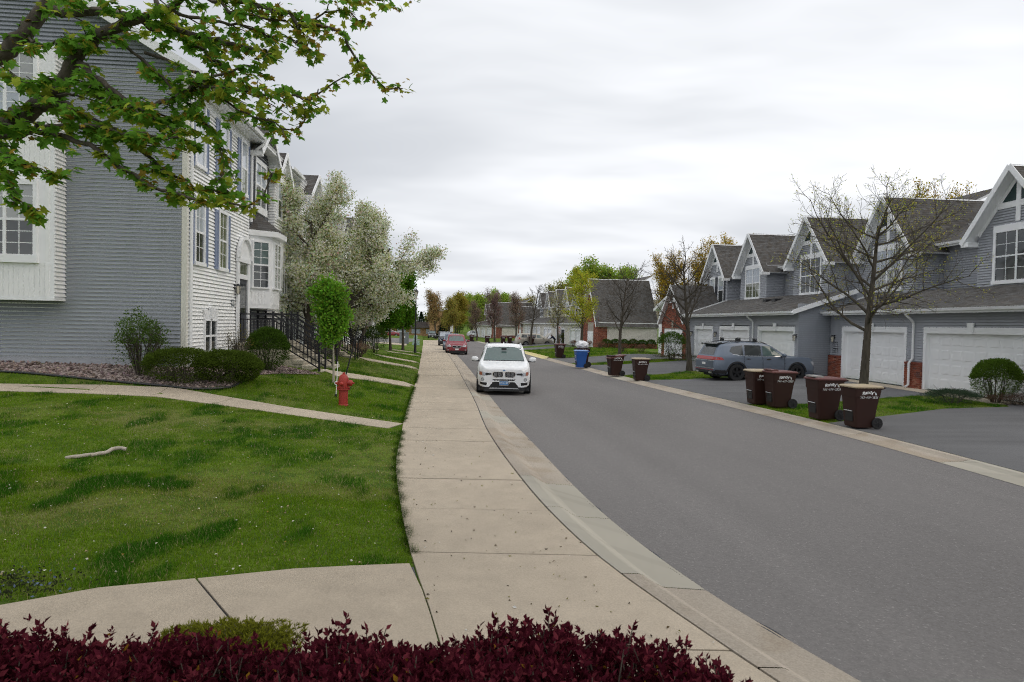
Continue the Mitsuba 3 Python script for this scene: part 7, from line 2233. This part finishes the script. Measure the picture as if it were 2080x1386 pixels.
tree('street_tree', 'tall orange budding tree beside the dark spruce', -18.2, 163, 9.8, 0.24, 101, [(2.6, 0.26, (0.23, 0.165, 0.07), 0.4, 0.4, 0.6)], **{**far, 'rmin': 0.02})
tree('street_tree', 'tall olive tree behind the orange budding ones', -14.5, 172, 9.6, 0.24, 102, [(4.5, 0.3, (0.22, 0.19, 0.035), 0.4, 0.4, 0.6)], **{**far, 'rmin': 0.02})
LG = [(7.0, 0.42, (0.20, 0.27, 0.045), 0.5, 0.35, 0.7)]
big = {**LT, 'kids': [18, 8, 5, 0], 'lenf': [0.50, 0.52, 0.5], 'ang': [58, 45, 45], 'rmin': 0.03, 'cone': 0.3}
G2 = 'trees rising behind the terraces'
for q, (x, y, H, lf, lab) in enumerate((
        (-11, 205, 10, LG, 'fresh green tree behind the olive one, left of the third terrace'), (-4.5, 212, 10.5, LG, 'fresh green tree rising left above the third terrace'), (4, 190, 9.5, [(2.2, 0.3, (0.24, 0.21, 0.04), 0.4, 0.4, 0.6)], 'yellowish tree rising above the third terrace roof'),
        (15.5, 150, 13.2, LG, 'broad bright green tree above the second terrace'), (21.5, 150, 12.4, LG, 'second bright green tree right of the broad one above the second terrace'), (10.5, 146, 9.8, [(2.4, 0.3, (0.19, 0.19, 0.04), 0.4, 0.4, 0.6)], 'olive tree left of the bright green ones'))):
    tree('tall_tree', lab, x, y, H, 0.32, 110 + q, lf, group=None, **big)
OB = [(2.6, 0.17, (0.30, 0.22, 0.032), 0.20, 0.35, 0.55)]
vase = {**BT, 'kids': [22, 9, 5, 0], 'ang': [34, 26, 24], 'lenf': [0.55, 0.52, 0.5], 'up': [0.02, 0.12, 0.10, 0.06], 'rmin': 0.015, 'leaf_from': 2, 'cone': 0.35}
vase['from'] = [0.22, 0.2, 0.2]
for q, (x, y, H, lab) in enumerate(((17.0, 76, 7.6, 'olive gold budding tree leftmost behind the nearest terrace'), (19.6, 74, 8.4, 'gold budding tree behind the brick gable of the nearest terrace'), (22.8, 73, 8.8, 'taller gold budding tree behind the fifth gable'), (26.0, 75, 8.6, 'gold budding tree right of the fifth gable'), (32.5, 53, 9.9, 'gold budding treetop above the second gable of the nearest terrace'), (36.0, 54, 9.6, 'gold budding treetop just left of the nearest gable'))):
    tree('tall_tree', lab, x, y, H, 0.22, 130 + q, OB, z=0.0, **vase)

# woodland and spruces at the end of the street
rg = np.random.default_rng(77)
wd = thing('woodland', 'light green wood closing the end of the street', 'woods', kind='stuff')
tk, lf = MB(), MB()
for q in range(46):
    x, y = rg.uniform(-95, 30), rg.uniform(255, 330)
    H = rg.uniform(9, 13.5) * (1.0 if x < -20 else 1.15)
    zb_ = float(zr(220)) - 0.3
    tk.tube([[x, y, zb_], [x, y, zb_ + H * 0.7]], [0.3, 0.1], 5)
    n = 900
    u = unit(rg.normal(size=(n, 3)))
    lump = meshkit.fbm(u * 2.2 + q * 3.1, 3)
    P = u * (rg.random(n) ** 0.4 * (0.55 + 0.9 * lump))[:, None] * [3.6, 3.6, H * 0.46] + [x, y, zb_ + H * 0.55]
    base = np.array([[0.115, 0.160, 0.035], [0.155, 0.185, 0.050], [0.085, 0.130, 0.030]][q % 3])
    c = base * (0.65 + 0.7 * rg.random((n, 1)))
    v, f, c = leaf_cards(P, rg.normal(size=(n, 3)), rg.uniform(0.4, 0.9, n), c, rg, 0.7, 0.1)
    lf.add(v, f, c=c)
put(wd, 'trunks', tk, 'bark', kind='stuff')
put(wd, 'leaves', lf, 'leaf_vc', kind='stuff')


def spruce(label, x, y, H, R, seed):
    rg = np.random.default_rng(seed)
    root = thing('spruce_tree', label, 'tree')
    z = float(zr(y)) - 0.2
    put(root, 'trunk', MB().tube([[x, y, z], [x, y, z + H]], [0.2, 0.03], 7), 'bark')
    n = 5200
    t = rg.random(n) ** 1.6
    a = rg.uniform(0, 2 * PI, n)
    tier = 0.75 + 0.25 * np.sin(t * 60 + 2 * np.sin(a * 3))
    r = R * (1 - t) * tier * np.sqrt(rg.random(n))
    P = np.stack([x + r * np.cos(a), y + r * np.sin(a), z + 0.5 + t * (H - 0.5) - 0.12 * r], 1)
    D = np.stack([np.cos(a), np.sin(a), -0.25 + 0 * a], 1) + rg.normal(size=(n, 3)) * 0.4
    c = np.array([0.020, 0.040, 0.022]) * rg.uniform(0.5, 1.5, (n, 1))
    v, f, c = leaf_cards(P, D, rg.uniform(0.25, 0.5, n), c, rg, 0.3, 0.1)
    put(root, 'crown', MB().add(v, f, c=c), 'leaf_vc', kind='stuff')


spruce('dark spruce by the brick tower at the end of the street', -27.0, 225, 9.5, 3.4, 141)
spruce('dark spruce in front of the tan brick building, behind the white street sign', -16.6, 166, 6.5, 2.6, 142)
spruce('second dark spruce, left of the one by the brick tower', -31.0, 232, 8.0, 3.2, 143)

# lawn: blades of grass, litter of petals and dead leaves, an exposed root
rg = np.random.default_rng(9)


def blade_field(n, xr, yr, size, keep, tall=1.0):
    x, y = rg.uniform(*xr, n), rg.uniform(*yr, n)
    k = keep(x, y)
    x, y = x[k], y[k]
    n = len(x)
    a = meshkit.fbm(np.stack([x * 0.55, y * 0.55, x * 0 + 1.0], 1), 4, 3)
    b = meshkit.fbm(np.stack([x * 2.4, y * 1.3, x * 0 + 5.0], 1), 3, 4)
    tuft = s01(0.50, 0.74, b + 0.10 * (rg.random(n) - 0.5))
    dry = s01(0.50, 0.66, a) * (1 - tuft)
    sparse = rg.random(n) > 0.45 * dry
    x, y, tuft, dry = x[sparse], y[sparse], tuft[sparse], dry[sparse]
    n = len(x)
    h = size * rg.uniform(0.5, 1.2, n) * (0.8 + 0.9 * tuft) * tall
    th = rg.uniform(0, 2 * PI, n)
    lean = rg.uniform(0.15, 0.8, n)
    z = gh(x, y)
    wd_ = size * 0.085 * rg.uniform(0.8, 1.4, n)
    px, py = -np.sin(th), np.cos(th)
    ph = rg.uniform(0, 2 * PI, n)
    tipx, tipy = x + h * lean * np.cos(ph), y + h * lean * np.sin(ph)
    v = np.stack([np.stack([x - px * wd_, y - py * wd_, z - 0.004], 1), np.stack([x + px * wd_, y + py * wd_, z - 0.004], 1), np.stack([tipx, tipy, z + h * np.sqrt(np.maximum(1 - 0.6 * lean ** 2, 0.2))], 1)], 1).reshape(-1, 3)
    c = np.array([0.092, 0.155, 0.008]) * (1 - tuft[:, None]) + np.array([0.026, 0.085, 0.006]) * tuft[:, None]
    c = c * (1 - 0.42 * dry[:, None]) + np.array([0.21, 0.19, 0.06]) * 0.42 * dry[:, None]
    straw = rg.random(n) < 0.07 + 0.16 * dry
    c[straw] = np.array([0.22, 0.19, 0.10])
    c = c * rg.uniform(0.65, 1.35, (n, 1)) * 1.75
    return v, np.arange(3 * n).reshape(-1, 3), np.repeat(c, 3, axis=0)


from shapely.ops import unary_union
HARD = unary_union(PATHS + [BED.buffer(0.02)])
shapely.prepare(HARD)


def on_left(x, y):
    return (x < SL(y) + 0.03) & ~shapely.contains_xy(HARD, x, y) & (x > -1.05 * y) & ((y - 17.2) < (x + 8.3) * 0.1 + 0.0 + 100 * (x > -8.0))


gr = thing('lawn_grass', 'patchy green lawn on the near side with darker tufts', 'grass', kind='stuff')
for q, (n, xr, yr, sz) in enumerate(((150000, (-7, -0.4), (5.0, 9.0), 0.040), (150000, (-11, -1.0), (8.0, 14.6), 0.045), (60000, (-14, -2), (14.2, 18), 0.05), (60000, (-8, -2.3), (16, 26), 0.06), (40000, (-11, -3.3), (26, 60), 0.09))):
    v, f, c = blade_field(n, xr, yr, sz, on_left)
    put(gr, 'blades', MB().add(v, f, c=c), 'leaf_vc', kind='stuff')
# fringe of longer grass hanging over the pavement and path edges
v, f, c = [], [], []
yy = rg.uniform(6.45, 30, 16000)
xx = SL(yy) + rg.normal(0, 0.035, len(yy)) + 0.03 * np.sin(yy * 9) - 0.01
keepf = ~((yy > 13.85) & (yy < 14.95)) & ~((yy > 23.5) & (yy < 25.2))
vv, ff, cc = blade_field(1, (0, 1), (0, 1), 0.05, lambda x, y: x > 9) if False else (None, None, None)
n = int(keepf.sum())
x, y = xx[keepf], yy[keepf]
h = rg.uniform(0.035, 0.10, n)
ph = rg.normal(0, 0.9, n)
zz = np.where(x > SL(y) - 0.015, zr(y) + ZS - 0.004, gh(np.minimum(x, SL(y) - 0.015), y))
wd_ = 0.006 * rg.uniform(0.7, 1.3, n)
v = np.stack([np.stack([x, y - wd_, zz], 1), np.stack([x, y + wd_, zz], 1), np.stack([x + h * 0.5 * np.cos(ph), y + h * 0.5 * np.sin(ph), zz + h * 0.85], 1)], 1).reshape(-1, 3)
c = np.array([0.075, 0.165, 0.016]) * rg.uniform(0.5, 1.4, (n, 1))
put(gr, 'fringe', MB().add(v, np.arange(3 * n).reshape(-1, 3), c=np.repeat(c, 3, axis=0)), 'leaf_vc', kind='stuff')
DRV = unary_union([Polygon(q).buffer(0) for q in DR])
shapely.prepare(DRV)
g2 = thing('verge_grass', 'short green grass on the verges between the driveways across the street', 'grass', kind='stuff')
for n, xr, yr, sz in ((70000, (7, 15), (16.5, 24), 0.06), (40000, (5.5, 13.5), (30.3, 37.5), 0.08), (20000, (4.5, 11), (43, 48), 0.09), (50000, (1.5, 15.5), (52, 73), 0.12)):
    v, f, c = blade_field(n, xr, yr, sz, lambda x, y: (x > RB(y) + 0.02) & ~shapely.contains_xy(DRV, x, y) & (x < gar(y) - 0.6))
    put(g2, 'blades', MB().add(v, f, c=c), 'leaf_vc', kind='stuff')

lt = thing('leaf_litter', 'pale petals, clover flowers and curled dead leaves scattered over lawn and pavement', 'litter', kind='stuff')
n = 1500
x, y = rg.uniform(-9, -0.6, n), 5.4 + 11 * rg.random(n) ** 1.3
k = on_left(x, y)
P = np.stack([x[k], y[k], gh(x[k], y[k]) + 0.035], 1)
n = len(P)
pal = np.array([[0.62, 0.60, 0.52], [0.34, 0.27, 0.17], [0.30, 0.22, 0.05], [0.22, 0.15, 0.09]])
c = pal[rg.choice(4, n, p=[0.34, 0.34, 0.16, 0.16])] * rg.uniform(0.7, 1.2, (n, 1))
v, f, c = leaf_cards(P, rg.normal(size=(n, 3)) * [1, 1, 0.25], rg.uniform(0.010, 0.032, n), c, rg, 0.7, 0.15)
put(lt, 'lawn_litter', MB().add(v, f, c=c), 'matte_vc', kind='stuff')
n = 170
y = 4.7 + 9 * rg.random(n) ** 1.6
t = rg.random(n)
x = SL(y) * (1 - t) + SR(y) * t
P = np.stack([x, y, zr(y) + ZS + 0.008], 1)
c = np.array([[0.16, 0.15, 0.04], [0.10, 0.075, 0.045], [0.05, 0.04, 0.03], [0.6, 0.6, 0.58]])[rg.choice(4, n, p=[0.4, 0.3, 0.22, 0.08])]
v, f, c = leaf_cards(P, rg.normal(size=(n, 3)) * [1, 1, 0.12], rg.uniform(0.012, 0.045, n), c, rg, 0.5, 0.2)
put(lt, 'pavement_litter', MB().add(v, f, c=c), 'matte_vc', kind='stuff')

rt = thing('tree_root', 'pale weathered tree root surfacing in the lawn', 'root')
pts = [(-6.22, 9.52), (-6.08, 9.56), (-5.93, 9.68), (-5.84, 9.80), (-5.76, 9.98), (-5.62, 10.02)]
hs = [0.0, 0.03, 0.035, 0.05, 0.09, 0.05]
put(rt, 'root_body', MB().tube(resample([(x, y, float(gh(x, y)) + h) for (x, y), h in zip(pts, hs)], 0.05) + 0.006 * rg.normal(size=(len(resample([(x, y, 0.0) for x, y in pts], 0.05)) if False else len(resample([(x, y, float(gh(x, y)) + h) for (x, y), h in zip(pts, hs)], 0.05)), 3)), 0.028, 8), 'root_wood', smooth=True)
gc = thing('ground_cover', 'dark patch of small blue-flowered ground cover at the corner of the lawn by the path', 'ground cover', kind='stuff')
n = 650
x, y = rg.normal(-3.95, 0.32, n), rg.normal(5.25, 0.15, n)
k = ~shapely.contains_xy(HARD, x, y)
P = np.stack([x, y, gh(x, y) + rg.uniform(0.005, 0.05, n)], 1)[k]
c = np.where(rg.random((len(P), 1)) < 0.12, np.array([0.20, 0.26, 0.42]), np.array([0.050, 0.060, 0.030])) * rg.uniform(0.6, 1.3, (len(P), 1))
v, f, c = leaf_cards(P, rg.normal(size=P.shape), 0.03, c, rg, 0.6, 0.1)
put(gc, 'leaves', MB().add(v, f, c=c), 'leaf_vc', kind='stuff')
